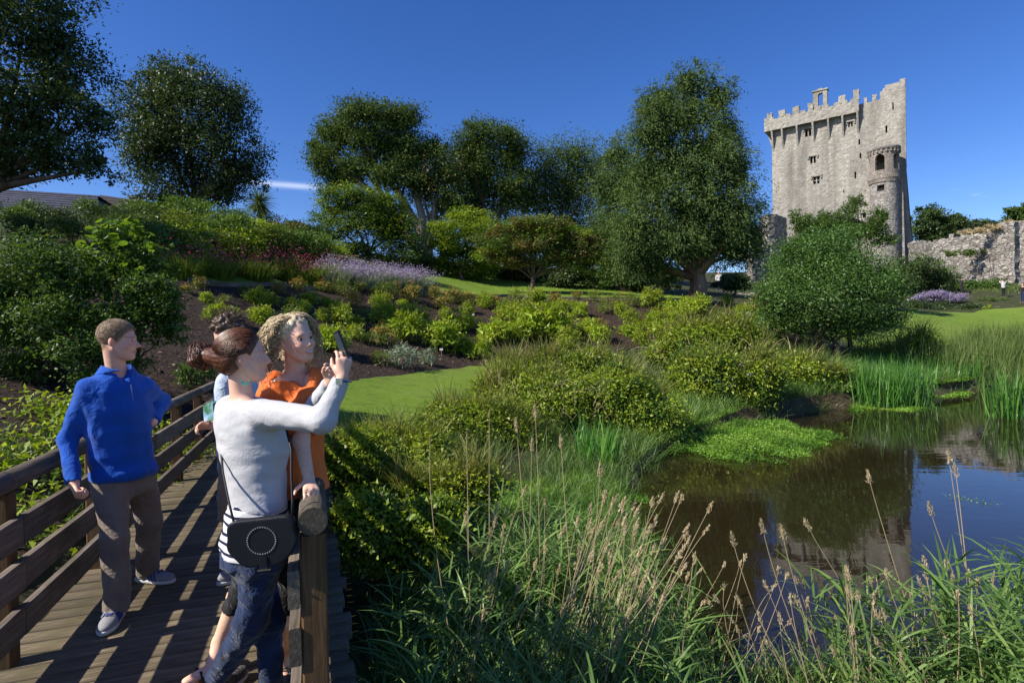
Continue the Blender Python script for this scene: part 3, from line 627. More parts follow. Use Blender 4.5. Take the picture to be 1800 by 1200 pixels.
ruin('ruined_wall', 'sunlit ruined curtain wall right of the keep', [(1640, 73), (1784, 65)], [(1640, 423), (1668, 422), (1669, 414), (1682, 414), (1683, 424), (1688, 412), (1735, 410), (1737, 404), (1745, 403), (1760, 395), (1784, 388)], 1.5, M['rubble'])
ruin('ruined_wall', 'dark shaded wall stub between the keep and the curtain wall', [(1597, 84), (1640, 73.2)], [(1597, 427), (1618, 427), (1619, 430), (1640, 428)], 1.5, M['rubble'])
ruin('ruined_wall', 'tall shaded wall set back at the right edge of the photo', [(1772, 72), (1900, 66)], [(1772, 392), (1800, 386), (1900, 380)], 1.5, M['rubble'])
ruin('ruined_wall', 'low stone wall beside the visitors at the right edge', [(1789, 63), (1880, 57)], [(1789, 488), (1880, 485)], 1.5, M['rubble'])
ruin('ruined_wall', 'broken grey gatehouse wall left of the keep behind the yew', [(1322, 86), (1352, 82)], [(1322, 402), (1336, 396), (1343, 378), (1352, 376)], 2.5, M['rubble'])
ruin('ruined_wall', 'mossy ruin corner with pale ledge at the foot of the keep', [(1352, 82.2), (1384, 88)], [(1352, 380), (1370, 379), (1384, 384)], 2.5, M['rubble'])
ruin('ruined_wall', 'low rubble wall across the slope below the gatehouse', [(1322, 70), (1375, 72)], [(1322, 446), (1350, 430), (1375, 425)], 2, M['rubble'])
ruin('stone_edging', 'low stone edging around the lawn below the castle', [(1625, 50.5), (1850, 51)], [(1625, 551), (1760, 547), (1850, 546)], .3, M['rubble'], .5)['category'] = 'edging'
ruin('garden_wall', 'long low garden wall on the skyline behind the flower border', [(285, 39), (500, 41)], [(285, 386), (370, 390), (500, 400)], 2, M['rubble'], .6)['category'] = 'wall'
ruin('path_wall', 'low pale stone wall in the shade behind the yew trunk', [(1265, 52), (1335, 50)], [(1265, 517), (1335, 516)], .5, M['rubble'], .5)['category'] = 'wall'

# ------------------------------------------------------------------ slate roofed outbuildings on the left skyline
M['limewash'] = surf('old_wall', [(.3, (.10, .085, .07)), (.7, (.2, .175, .15))], 2, .95, ((5, .5, .06),))
M['roof_brown'] = surf('roof_brown', [(.3, (.03, .024, .024)), (.6, (.055, .045, .045)), (.8, (.085, .07, .062))], 4, .8, ((9, .5, .04),), (1, 1, 3))
def house(label, eL, eR, rL, rR, d, mat, chimney=None):
    """eL,eR eave pixels, rL,rR ridge pixels (eave nearer than ridge)"""
    a, b = P(*eL, d), P(*eR, d); c, e = P(*rR, d + 3.2), P(*rL, d + 3.2); base = a * [1, 1, 0] + [0, 0, float(th(a[0], a[1]))]
    root = empty('outbuilding', base); tag(root, label, 'building')
    bk = np.array([0, 3.2, 0]); a2, b2 = a + 2 * bk, b + 2 * bk
    mb = MB(); lo = np.array([0, 0, -4.0]); ins = np.array([0, .5, -.05])
    A, B_, A2, B2 = a + ins, b + ins, a2 - [0, .5, .05], b2 - [0, .5, .05]; rc, rl = c - [0, 0, .25], e - [0, 0, .25]
    mb.add(np.array([A, B_, B2, A2, A + lo, B_ + lo, B2 + lo, A2 + lo, rc, rl]) - base, [[[0, 4, 5, 1], [1, 5, 6, 2], [2, 6, 7, 3], [3, 7, 4, 0]], [[1, 2, 8], [3, 0, 9]]]); mb.build('wall', M['limewash'], root)
    rt = None
    n = unit(np.cross(b - a, e - a)); T = n * .12
    mb = MB(); mb.add(np.array([a, b, c, e, a - T, b - T, c - T, e - T]) - base, [[[0, 1, 2, 3], [0, 4, 5, 1], [1, 5, 6, 2], [3, 7, 4, 0]]]); mb.add(np.array([e, c, b2, a2]) - base, [[[0, 1, 2, 3]]]); rt = mb.build('roof', mat, root)
    # courses of slates
    nr = 9
    for k in range(nr):
        t0, t1 = k / nr, (k + 1) / nr; p0, p1, q0, q1 = a + (e - a) * t0, b + (c - b) * t0, a + (e - a) * t1, b + (c - b) * t1
        mb = MB(); mb.add(np.array([p0 + n * .05, p1 + n * .05, q1 + n * .015, q0 + n * .015, p0 + n * .01, p1 + n * .01]) - base, [[[0, 1, 2, 3], [4, 5, 1, 0]]]); mb.build('slate_course', mat, rt)
    if chimney:
        p = P(chimney[0], chimney[1], d + 3.2) - base; mb = MB(); mb.box(p + [0, 0, -.4], (.75, .6, 1.0)); mb.box(p + [0, 0, .12], (.9, .75, .12)); mb.build('chimney', M['limewash'], rt)
house('long outbuilding with blue grey slate roof at the left edge', (-160, 355), (172, 381), (-160, 322), (172, 344), 36, M['slate'])
house('darker brown roofed outbuilding between the two left trees', (175, 384), (322, 390), (175, 343), (300, 360), 40, M['roof_brown'], (240, 350))

# ------------------------------------------------------------------ vegetation
def rdir(n, up=0.0):
    v = rng.normal(0, 1, (n, 3)); v[:, 2] += up; return v / np.linalg.norm(v, axis=1)[:, None]
_dd = np.concatenate([np.arange(2.5, 20, .06), np.arange(20, 75, .15)])
def hit(px, py, dmin=2.5):
    """where the sight line of a pixel meets the terrain"""
    v = CRn @ np.array([(px - 900) / F, (600 - py) / F, -1.0]); v = v / v[1]; d = _dd[_dd >= dmin]
    z = CAM_Z + v[2] * d; g = th(v[0] * d, d); k = np.nonzero(z <= g)[0]; k = k[0] if len(k) else len(d) - 1
    return np.array([v[0] * d[k], d[k], g[k]])

def crown_leaves(mb, lobes, n, L, Wd, style='broad', per=36, cr=None, fill=.35, seed=None, tb=(0.0, 1.0), sub=0, flat_=.75):
    """lobes: (center, radii(3)); clumps of small leaves spread through the lobes' volume, denser at the surface"""
    if sub:
        big = lobes; lobes = []
        for c, r in big:
            for _ in range(sub):
                v = rdir(1, .2)[0]; f = rng.uniform(.24, .46); lobes.append((c + v * r * rng.uniform(.35, .84), r * f * np.array([1, 1, flat_])))
            for _ in range(sub // 2):
                v = rdir(1, .25)[0]; f = rng.uniform(.10, .19); lobes.append((c + v * r * rng.uniform(.88, 1.10), r * f))
    a = np.array([r[0] * r[2] for c, r in lobes]); a = a / a.sum(); nc = max(1, int(n / per))
    li = rng.choice(len(lobes), nc, p=a); C = np.array([c for c, r in lobes])[li]; R = np.array([r for c, r in lobes])[li]
    d = rdir(nc, .25); rad = np.where(rng.random(nc) < fill, rng.uniform(.3, .8, nc), rng.uniform(.78, 1.06, nc))
    cc = C + d * R * rad[:, None]; rm = R.mean(1); crr = (rm * .20 if cr is None else np.minimum(np.full(nc, cr), rm * .55)) * rng.uniform(.6, 1.35, nc)
    li2 = np.repeat(np.arange(nc), per); m = len(li2); off = np.clip(rng.normal(0, 1, (m, 3)), -1.7, 1.7) * crr[li2][:, None] * (np.array([1, 1, .62]) if style != 'conifer' else np.array([.8, .8, 1.0]))
    if style == 'conifer': off += d[li2] * (rng.uniform(-.2, 2.4, m) * crr[li2])[:, None]; off[:, 2] -= .35 * np.hypot(off[:, 0], off[:, 1])
    pos = cc[li2] + off; out = d[li2]
    if style == 'conifer': ld = out * [.9, .9, .3] + rng.normal(0, .45, (m, 3)) + [0, 0, -.55]
    elif style == 'layer': ld = out * [1, 1, .2] + rng.normal(0, .6, (m, 3)) * [1, 1, .4] + [0, 0, -.2]
    else: ld = out * .6 + rng.normal(0, .7, (m, 3)) + [0, 0, -.15]
    nr = rng.normal(0, .55, (m, 3)) + out * .5 + [0, 0, .7]
    t = np.clip(tb[0] + (tb[1] - tb[0]) * (rng.random(nc)[li2] * .65 + rng.random(m) * .35), 0, 1)
    s = rng.uniform(.65, 1.3, m); mb.leaves(pos, ld, nr, L * s, Wd * s, t); return cc

def limbs(mb, base, targets, r0, fork=.45, seg=6):
    base = np.asarray(base, float); T = np.array(targets); top = T.mean(0); fk = base + (top - base) * fork + rng.normal(0, .1, 3)
    mb.tube([base - [0, 0, .3], base + [0, 0, .15], base + (fk - base) * .5 + rng.normal(0, r0 * .4, 3) * [1, 1, 0], fk], [r0 * 1.45, r0 * 1.12, r0 * .9, r0 * .78], 10)
    for t in T:
        st = base + (fk - base) * rng.uniform(.6, 1.0); mid = st + (t - st) * .5 + rng.normal(0, .12, 3) * np.linalg.norm(t - st) * .5
        mb.tube([st, st + (mid - st) * .5 + [0, 0, .06], mid, t], [r0 * .5, r0 * .4, r0 * .27, r0 * .08], seg)

def tree(name, label, cat, d, base, lobes, n, leaf, mat, bark='bark', tr=.25, style='broad', group=None, fork=.45, trunks=(), per=24, cr=None, fill=.35, tb=(0, 1), extra=(), sub=11, inner=.09):
    n = int(n * (.78 if d > 28 else .78)); b = P(base[0], base[1], d); b[2] = th(b[0], b[1]); root = empty(name, b); tag(root, label, cat, group)
    LB = []
    for l in lobes:
        dd = l[4] if len(l) > 4 else rng.uniform(-.45, .45) * (l[2] + l[3]) / 2 * d / F
        LB.append((P(l[0], l[1], d + dd) - b, np.array([l[2], (l[2] + l[3]) * .5, l[3]]) * d / F))
    mb = MB(); crown_leaves(mb, LB, n, leaf[0], leaf[1], style, per, None if cr is None else cr * .72, fill * .8, tb=tb, sub=sub, flat_=.55 if style == 'layer' else .8)
    mb.build('crown', M[mat], root, kind='stuff')
    if inner:  # larger leaves added inside the crown to block light, darker tints only
        ni = int(n * inner); a_ = np.array([r[0] * r[2] for c, r in LB]); li = rng.choice(len(LB), ni, p=a_ / a_.sum()); v_ = rdir(ni) * (rng.uniform(.05, .5, ni) ** .6)[:, None]; cI = np.array([c for c, r in LB])[li] + v_ * np.array([r for c, r in LB])[li]
        mi_ = MB(); mi_.leaves(cI, rng.normal(0, 1, (ni, 3)) + [0, 0, -.3], rng.normal(0, 1, (ni, 3)), leaf[0] * 1.6, max(leaf[1], leaf[0] * .4) * 1.6, rng.random(ni) * .5); mi_.build('inner_fill_foliage', M[mat], root, kind='stuff')
    for (m2, n2, sel) in extra:
        mb = MB(); crown_leaves(mb, [LB[i] for i in sel], n2, leaf[0], leaf[1], style, per, None if cr is None else cr * .62, .1); mb.build('crown', M[m2], root, kind='stuff')
    mb = MB(); limbs(mb, (0, 0, 0), [c - [0, 0, r[2] * .2] for c, r in LB], tr, fork)
    for tk in trunks:
        pts = np.array([P(x, y, d + dz) - b for (x, y, dz) in tk]); mb.tube(pts, np.linspace(tr * .75, tr * .28, len(pts)), 7)
    mb.build('trunk', M[bark], root, True); return root

GT = 'trees on the upper terrace'
tree('broadleaf_tree', 'largest dark broadleaf tree filling the top left corner', 'tree', 19, (-60, 470), [(40, 50, 100, 80), (110, 110, 75, 70), (60, 200, 110, 80), (150, 200, 55, 60), (30, 290, 75, 45), (-90, 150, 140, 150), (165, 290, 38, 38), (100, 270, 60, 55), (-60, 300, 90, 60), (0, -60, 130, 80)], 60000, (.13, .075), 'lf_dark', tr=.33, cr=.42, tb=(.1, 1))
tree('broadleaf_tree', 'rounded dark broadleaf tree standing alone against the sky', 'tree', 30, (345, 392), [(330, 155, 68, 50), (265, 200, 50, 58), (390, 190, 55, 60), (320, 240, 100, 70), (405, 270, 55, 62), (255, 280, 48, 60), (340, 325, 85, 45), (425, 310, 38, 38), (290, 140, 40, 32), (300, 350, 50, 25), (390, 345, 45, 28)], 52000, (.15, .085), 'lf_dark', tr=.24, fork=.3, cr=.5, tb=(.1, 1), extra=[('lf_dark', 14000, tuple(range(11)))])
def palm(name, label, px, py, d, r, trunk_py):
    b = P(px, trunk_py, d); b[2] = th(b[0], b[1]); root = empty(name, b); tag(root, label, 'palm'); c = P(px, py, d) - b
    mb = MB(); mb.tube([(0, 0, -.2), c * .5 + [.05, 0, 0], c], [.22, .17, .15], 8); mb.build('trunk', M['bark_pale'], root, True)
    mb = MB(); n = 420; dr = rdir(n, .1); mb.blades(np.repeat(c[None], n, 0) + dr * .1, dr, r * rng.uniform(.7, 1.1, n), .05, .75, rng.random(n), 4); mb.build('crown', M['gr_olive'], root, kind='stuff')
palm('cabbage_palm', 'small cabbage palm on the skyline beside the rounded tree', 455, 356, 38, 1.35, 398)
GT = None
tree('cypress_tree', 'wide dark cypress with bare pale limbs showing below its crown', 'tree', 48, (745, 456), [(640, 212, 58, 32), (700, 212, 42, 30), (590, 245, 38, 32), (655, 255, 60, 32), (575, 285, 34, 32), (722, 265, 46, 36), (600, 315, 45, 24), (700, 310, 55, 32), (640, 292, 50, 24), (560, 262, 18, 24)], 52000, (.24, .10), 'lf_cyp', 'bark_pale', .55, 'broad', GT, .35, cr=.75, fill=.25, extra=[('lf_cyp', 14000, tuple(range(9)))],
     trunks=[[(745, 455, 0), (735, 400, .3), (705, 345, .5), (660, 290, 0), (625, 240, 0)], [(750, 455, .5), (742, 380, 0), (725, 320, .4), (700, 260, .2)], [(740, 455, -.5), (712, 400, -.6), (665, 350, -.4), (610, 300, -.3), (585, 270, 0)], [(752, 450, .2), (762, 380, .5), (770, 330, .3)]])
tree('cypress_tree', 'brown tinged ragged conifer right of the wide cypress', 'tree', 49, (775, 455), [(765, 262, 28, 28), (775, 310, 40, 45), (745, 330, 35, 40), (790, 360, 35, 40)], 24000, (.24, .08), 'lf_cyp', 'bark_pale', .35, 'conifer', GT, .4, cr=.6, extra=[('lf_brown', 1500, (0, 1))])
tree('evergreen_tree', 'domed evergreen with leaning pale trunk in the middle of the tree belt', 'tree', 51, (870, 455), [(865, 245, 58, 30), (825, 265, 35, 35), (900, 270, 35, 40), (850, 300, 50, 40), (890, 330, 45, 40), (835, 350, 40, 45)], 34000, (.24, .10), 'lf_cyp', 'bark', .35, 'broad', GT, cr=.7, extra=[('lf_cyp', 12000, tuple(range(6)))], trunks=[[(860, 455, -.5), (855, 380, -.9), (838, 320, -.9), (815, 275, -.8)]])
tree('evergreen_tree', 'broad dark evergreen behind the red brown maple', 'tree', 54, (990, 470), [(1000, 275, 52, 30), (955, 300, 45, 40), (1030, 300, 40, 40), (990, 340, 60, 45), (930, 350, 35, 45), (1010, 400, 60, 50), (930, 410, 50, 40)], 36000, (.24, .09), 'lf_cyp', 'bark', .4, 'conifer', GT, cr=.75, extra=[('lf_cyp', 14000, tuple(range(7)))])
tree('conifer_tree', 'slim dark conifer touching the left flank of the great yew', 'tree', 42, (1095, 505), [(1085, 275, 34, 32), (1065, 330, 38, 45), (1105, 330, 32, 50), (1075, 400, 42, 50), (1100, 455, 45, 40)], 34000, (.24, .06), 'lf_yew', 'bark', .3, 'conifer', GT, cr=.55)
tree('yew_tree', 'great yew with a thick fluted reddish trunk at the edge of the lawn', 'tree', 31, (1225, 530), [(1210, 145, 42, 30), (1160, 180, 36, 34), (1258, 175, 34, 34), (1205, 205, 70, 40), (1270, 235, 36, 48), (1150, 240, 40, 45), (1215, 275, 85, 55), (1295, 300, 26, 50), (1140, 320, 48, 60), (1225, 355, 90, 60), (1120, 400, 42, 55), (1290, 385, 48, 55), (1180, 425, 80, 42), (1290, 440, 46, 36), (1110, 455, 38, 35), (1150, 470, 40, 24), (1235, 430, 60, 30), (1325, 420, 22, 45)], 118000, (.20, .052), 'lf_yew', 'bark_red', .5, 'conifer', GT, .3, per=30, cr=.36, fill=.32, inner=.12, sub=11, extra=[('lf_yew', 22000, tuple(range(6, 16)))])
tree('maple_tree', 'layered green maple with yellow tips behind the lavender', 'tree', 40, (652, 486), [(620, 352, 62, 26), (675, 365, 42, 24), (585, 380, 46, 30), (640, 395, 70, 30), (700, 405, 40, 30), (570, 420, 30, 25), (650, 440, 60, 30), (715, 445, 42, 38), (610, 455, 46, 28), (680, 470, 50, 22), (580, 445, 34, 30)], 46000, (.15, .09), 'lf_mid', 'bark', .2, 'layer', GT, cr=.4, extra=[('lf_maple', 16000, (0, 1, 3, 4))])
tree('maple_tree', 'bright yellow green shrubby maple left of the red brown maple', 'tree', 41, (812, 505), [(825, 385, 40, 20), (785, 415, 40, 26), (850, 410, 36, 24), (800, 440, 50, 28), (845, 455, 44, 34), (785, 470, 40, 28), (820, 485, 46, 20)], 32000, (.15, .09), 'lf_maple', 'bark', .16, 'layer', GT, cr=.36, extra=[('lf_bright', 7000, (0, 1, 2))])
tree('maple_tree', 'low spreading red brown maple with bare forked trunk on the lawn', 'tree', 36, (932, 510), [(940, 398, 66, 15), (885, 416, 50, 17), (985, 415, 55, 18), (930, 432, 70, 17), (1020, 438, 40, 20), (868, 447, 34, 15), (980, 455, 52, 17), (905, 462, 34, 12), (1035, 462, 30, 16)], 32000, (.13, .08), 'lf_brown', 'bark', .15, 'layer', GT, .42, cr=.32, extra=[('lf_mid', 12000, (0, 1, 3, 4, 6)), ('lf_maple', 9000, (0, 2, 5, 8))])
tree('maple_tree', 'shaded green maple between the red brown maple and the yew', 'tree', 42, (1045, 512), [(1045, 425, 46, 35), (1015, 460, 45, 35), (1080, 470, 40, 35), (1050, 490, 60, 22)], 24000, (.16, .09), 'lf_mid', 'bark', .16, 'layer', GT, cr=.42)
tree('holly_bush', 'large rounded glossy green bush on the pond bank before the castle', 'bush', 24, (1470, 612), [(1450, 452, 70, 38), (1400, 485, 56, 50), (1512, 485, 58, 50), (1455, 515, 100, 54), (1372, 540, 40, 42), (1538, 535, 46, 45), (1425, 568, 70, 32), (1515, 570, 55, 30), (1392, 440, 26, 20), (1482, 418, 30, 18), (1556, 500, 24, 28), (1346, 520, 20, 24), (1436, 416, 24, 14), (1340, 570, 26, 18), (1570, 560, 22, 22)], 80000, (.095, .055), 'lf_holly', 'bark', .13, 'broad', cr=.38, fill=.3, sub=0, inner=.1, trunks=[[(1440, 612, -.3), (1445, 560, -.3), (1420, 520, 0)], [(1495, 610, .2), (1490, 560, .1), (1520, 520, 0)]])
tree('evergreen_tree', 'pointed dark evergreen rising behind the rounded bush below the keep', 'tree', 44, (1470, 470), [(1508, 358, 16, 18), (1490, 380, 26, 22), (1455, 385, 26, 18), (1412, 395, 26, 22), (1535, 395, 28, 26), (1548, 375, 12, 16), (1400, 382, 12, 16), (1440, 405, 46, 24), (1500, 405, 40, 26), (1470, 435, 70, 30), (1480, 410, 50, 26), (1425, 425, 40, 25), (1555, 418, 24, 22)], 44000, (.16, .075), 'lf_mid', 'bark', .2, 'broad', cr=.42)
tree('laurel_bush', 'dark spreading bush right of the rounded glossy bush', 'bush', 60, (1620, 538), [(1605, 475, 50, 26), (1650, 492, 30, 24), (1585, 505, 38, 30), (1635, 510, 42, 24), (1600, 530, 45, 22), (1650, 528, 35, 18)], 32000, (.22, .11), 'lf_dark', 'bark', .16, 'broad', cr=.4, tb=(.3, 1), extra=[('lf_mid', 2500, (0, 1))])
tree('far_tree', 'dark rounded tree behind the castle wall next to the keep', 'tree', 130, (1640, 425), [(1635, 380, 26, 20), (1655, 390, 30, 22), (1675, 395, 20, 18), (1622, 395, 20, 20), (1640, 412, 40, 18), (1680, 415, 25, 14)], 16000, (.6, .33), 'lf_dark', 'bark', .5, 'broad', cr=1.3, tb=(.3, 1))
tree('far_tree', 'low distant tree above the top of the curtain wall', 'tree', 150, (1725, 420), [(1712, 397, 24, 11), (1735, 396, 18, 9), (1700, 402, 18, 9), (1720, 412, 40, 12)], 8000, (.6, .33), 'lf_dark', 'bark', .4, 'broad', cr=1.1, tb=(.3, 1))
tree('far_tree', 'pale green sunlit tree above the wall at the right edge', 'tree', 100, (1795, 400), [(1785, 372, 20, 12), (1808, 368, 22, 16), (1795, 388, 30, 14)], 7000, (.4, .24), 'lf_mid', 'bark', .4, 'broad', cr=.8)
tree('round_shrub', 'small rounded dark conifer on the skyline left of the green maple', 'bush', 38, (520, 428), [(520, 400, 28, 22), (540, 412, 22, 16)], 4000, (.2, .09), 'lf_mid', 'bark', .1, 'broad', cr=.3)
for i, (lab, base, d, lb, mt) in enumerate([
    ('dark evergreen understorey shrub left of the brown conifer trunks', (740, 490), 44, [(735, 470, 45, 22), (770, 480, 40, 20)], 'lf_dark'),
    ('dark leafy fill standing in for shade directly behind the red brown maple trunk', (900, 500), 44, [(880, 480, 45, 25), (930, 478, 45, 28), (900, 455, 40, 22)], 'lf_dark'),  # dark leaf lobes fill in what is only shade
    ('dark understorey shrub between the shaded maple and the yew trunk, with leafy shade fill further left', (1130, 512), 42, [(1120, 490, 45, 22), (1165, 488, 40, 24), (990, 490, 40, 22)], 'lf_dark'),  # last lobe is dark leaf fill for the shade further left
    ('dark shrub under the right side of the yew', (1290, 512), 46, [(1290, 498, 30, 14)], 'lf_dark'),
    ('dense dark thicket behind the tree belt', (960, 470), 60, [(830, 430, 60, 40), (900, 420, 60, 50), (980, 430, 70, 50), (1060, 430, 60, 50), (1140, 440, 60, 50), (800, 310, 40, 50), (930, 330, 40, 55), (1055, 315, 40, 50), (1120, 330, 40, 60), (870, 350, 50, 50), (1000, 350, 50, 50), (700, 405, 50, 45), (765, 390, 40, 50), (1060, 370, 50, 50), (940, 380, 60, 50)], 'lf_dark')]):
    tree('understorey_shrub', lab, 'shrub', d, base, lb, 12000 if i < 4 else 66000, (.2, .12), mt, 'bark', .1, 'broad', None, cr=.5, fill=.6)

# left foreground shrubs
tree('leafy_shrub', 'huge dense green shrub filling the left edge behind the man in blue', 'shrub', 9, (70, 705), [(55, 470, 80, 55), (130, 500, 60, 60), (20, 540, 90, 80), (110, 590, 90, 80), (30, 660, 90, 60), (190, 600, 70, 60), (-60, 520, 80, 110), (190, 660, 80, 45)], 48000, (.062, .036), 'lf_mid', 'bark', .05, 'broad', cr=.16, fill=.3)
bl = tree('leafy_shrub', 'shrub with big pale heart shaped leaves above the man in blue', 'shrub', 9.6, (235, 690), [(205, 430, 50, 28), (250, 465, 48, 45), (195, 480, 50, 48), (285, 520, 34, 45), (240, 540, 58, 60), (295, 570, 34, 40)], 16000, (.065, .042), 'lf_mid', 'bark', .04, 'broad', cr=.16, fill=.4)
hv = np.array([(0, 0, 0), (.28, .10, .02), (.46, .38, .0), (.36, .72, .03), (0, 1.05, -.08), (-.36, .72, .03), (-.46, .38, .0), (-.28, .10, .02), (0, .45, -.05)]); hv[:, 1] -= .05
heart = new_mesh('leaf', hv, [np.array([[8, i, (i + 1) % 8] for i in range(8)])], False, rng.random(8) * .3 + .5, [M['lf_big']])
heart2 = new_mesh('leaf', hv * [.85, 1.1, 1], [np.array([[8, i, (i + 1) % 8] for i in range(8)])], False, rng.random(8) * .3 + .25, [M['lf_big']])
bloc = np.array(bl.location)
for k in range(190):
    l = [(205, 425, 46, 26), (250, 462, 50, 45), (195, 480, 52, 50), (285, 515, 34, 45), (240, 540, 58, 60), (215, 410, 30, 20)][rng.integers(6)]
    dr = rdir(1, .5)[0]; dr[1] = -abs(dr[1]) * .8
    p = P(l[0], l[1], 9.6) + dr * np.array([l[2] * 1.1, 62, l[3] * 1.1]) * 9.6 / F * 1.02 - bloc
    o = link('leaf', heart if k % 2 else heart2, bl, loc=p); s = rng.uniform(.10, .19); o.scale = (s, s, s); o.rotation_euler = (rng.uniform(-1.0, .5), rng.uniform(-.6, .6), rng.uniform(0, 6.28))

# ---------------------------------------------------------------- planted shrubs on the mulch bank
def bush_mesh(name, n, L, Wd, mat, style='broad', nl=5, per=14, top=None):
    mb = MB(); lb = [((0, 0, .42), np.array([.42, .42, .40]))] + [((rng.uniform(-.35, .35), rng.uniform(-.35, .35), rng.uniform(.3, .62)), np.array([1, 1, .85]) * rng.uniform(.18, .32)) for _ in range(nl)]
    crown_leaves(mb, [(np.array(c), r) for c, r in lb], n, L, Wd, style, per, .10, .3)
    F1 = len(mb.Fs)
    if top:
        crown_leaves(mb, [(np.array([c[0], c[1], c[2] + .12]), r) for c, r in lb], top, L, Wd, style, per, .08, .0)
    mb2 = MB()
    for k in range(7):
        a = rng.uniform(0, 6.28); mb2.tube([(0, 0, -.15), (.1 * math.cos(a), .1 * math.sin(a), .15), (.28 * math.cos(a), .28 * math.sin(a), .5)], [.02, .015, .006], 4)
    V = np.concatenate(mb.V + mb2.V); n1 = mb.n; fs = mb.Fs + [f + n1 for f in mb2.Fs]; mats = [M[mat], M['bark']] + ([M[top_m]] if (top_m := {'lf_bright': 'lf_yellow', 'lf_bramble': 'lf_orange', 'lf_yellow': 'lf_orange'}.get(mat)) and top else [])
    mi = np.concatenate([np.zeros(sum(len(f) for f in mb.Fs[:F1]), int), np.full(sum(len(f) for f in mb.Fs[F1:]), 2 if len(mats) > 2 else 0, int), np.ones(sum(len(f) for f in mb2.Fs), int)])
    return new_mesh(name, V, fs, False, np.concatenate(mb.T + mb2.T), mats, mi)
BM = {'b': [bush_mesh('azalea', 900, .15, .055, 'lf_bright', top=120) for _ in range(3)], 'y': [bush_mesh('azalea', 800, .14, .05, 'lf_bright', top=400) for _ in range(3)],
      'o': [bush_mesh('azalea', 700, .12, .045, 'lf_bramble', top=420) for _ in range(2)], 'g': [bush_mesh('azalea', 800, .11, .035, 'lf_bramble', top=60) for _ in range(3)],
      'l': [bush_mesh('rhododendron', 1000, .17, .062, 'lf_bright', top=100) for _ in range(3)], 'd': [bush_mesh('shrub', 1100, .12, .06, 'lf_mid') for _ in range(2)], 's': [bush_mesh('santolina', 800, .14, .035, 'lf_grey') for _ in range(2)]}
CN_ = {'b': ('azalea_shrub', 'bright green azalea'), 'y': ('azalea_shrub', 'yellow green azalea'), 'o': ('azalea_shrub', 'orange tipped azalea'), 'g': ('azalea_shrub', 'olive green twiggy shrub'), 'l': ('rhododendron_shrub', 'leafy bright rhododendron'), 'd': ('dark_shrub', 'dark green shrub'), 's': ('grey_shrub', 'silvery grey leaved shrub')}
z7 = [(15, 695, 40, 'y'), (120, 660, 40, 'o'), (240, 640, 40, 'o'), (375, 650, 40, 'o'), (480, 650, 60, 'g'), (565, 640, 45, 'g'), (295, 705, 48, 'b'), (205, 745, 45, 'y'), (460, 745, 45, 'b'), (480, 820, 65, 'y'), (720, 670, 65, 'g'), (680, 720, 60, 'y'), (870, 690, 60, 'o'), (990, 690, 40, 'o'), (1045, 740, 50, 'o'), (1110, 705, 55, 'o'), (1175, 710, 40, 'o'), (1265, 730, 50, 'y'), (720, 810, 75, 'b'), (880, 800, 85, 'b'), (850, 890, 90, 'l'), (1140, 840, 75, 'b'), (1180, 770, 40, 'y'), (1390, 750, 50, 'b'), (1440, 705, 55, 'g'), (1560, 710, 50, 'b'), (1660, 730, 45, 'o'), (1390, 810, 60, 'y'), (1320, 900, 85, 'l'), (1050, 940, 100, 'l'), (430, 945, 95, 'l'), (640, 930, 50, 'g'), (800, 1030, 90, 's'), (960, 1040, 60, 's'), (700, 1035, 60, 'g'), (1590, 840, 130, 'l'), (1480, 890, 80, 'l'), (1700, 760, 50, 'y'), (40, 815, 60, 'y'), (1240, 1000, 70, 'b'), (1150, 960, 60, 'l'), (590, 800, 40, 'g'), (950, 880, 60, 'b')]
z8 = [(130, 515, 45, 'y'), (330, 495, 30, 'o'), (420, 500, 40, 'g'), (235, 545, 40, 'y'), (310, 545, 30, 'y'), (345, 580, 45, 'b'), (480, 555, 50, 'g'), (525, 515, 40, 'g'), (610, 525, 45, 'g'), (720, 515, 60, 'y'), (610, 600, 40, 'y'), (560, 570, 40, 'b'), (820, 560, 60, 'b'), (860, 590, 50, 'y'), (960, 560, 60, 'l'), (730, 630, 60, 'y'), (840, 630, 60, 'b'), (1060, 590, 50, 'g'), (1180, 575, 50, 'b'), (1280, 645, 40, 'y'), (1400, 640, 60, 'b'), (1480, 640, 60, 'b'), (1180, 625, 50, 's'), (640, 660, 40, 'y'), (370, 660, 55, 'b'), (160, 630, 90, 'l'), (440, 640, 40, 'o'), (910, 540, 45, 'b'), (1740, 690, 40, 'y'), (1120, 640, 50, 'g'), (980, 640, 55, 'g')]
z6 = [(1390, 590, 55, 'y'), (1415, 690, 60, 'b'), (1105, 590, 40, 'b'), (1210, 595, 35, 'g'), (1015, 545, 35, 'o'), (1085, 525, 40, 'o'), (1040, 1020, 85, 'd'), (1310, 560, 35, 'g')]
beds = [(450 + x / 3.158, 300 + y / 3.158, r / 3.158, t) for x, y, r, t in z7] + [(900 + x / 2.927, 350 + y / 2.927, r / 2.927, t) for x, y, r, t in z8] + [(x / 3.076, 330 + y / 3.076, r / 3.076, t) for x, y, r, t in z6]
_u = ['', 'first', 'second', 'third', 'fourth', 'fifth', 'sixth', 'seventh', 'eighth', 'ninth']
ORD = ['first', 'second', 'third', 'fourth', 'fifth', 'sixth', 'seventh', 'eighth', 'ninth', 'tenth', 'eleventh', 'twelfth', 'thirteenth', 'fourteenth', 'fifteenth', 'sixteenth', 'seventeenth', 'eighteenth', 'nineteenth', 'twentieth'] + ['twenty-' + x for x in _u[1:]] + ['thirtieth'] + ['thirty-' + x for x in _u[1:]]
rows = {0: 'topmost row under the lawn edge', 1: 'second row down the mulch bank', 2: 'middle of the mulch bank', 3: 'lowest row of the mulch bank'}
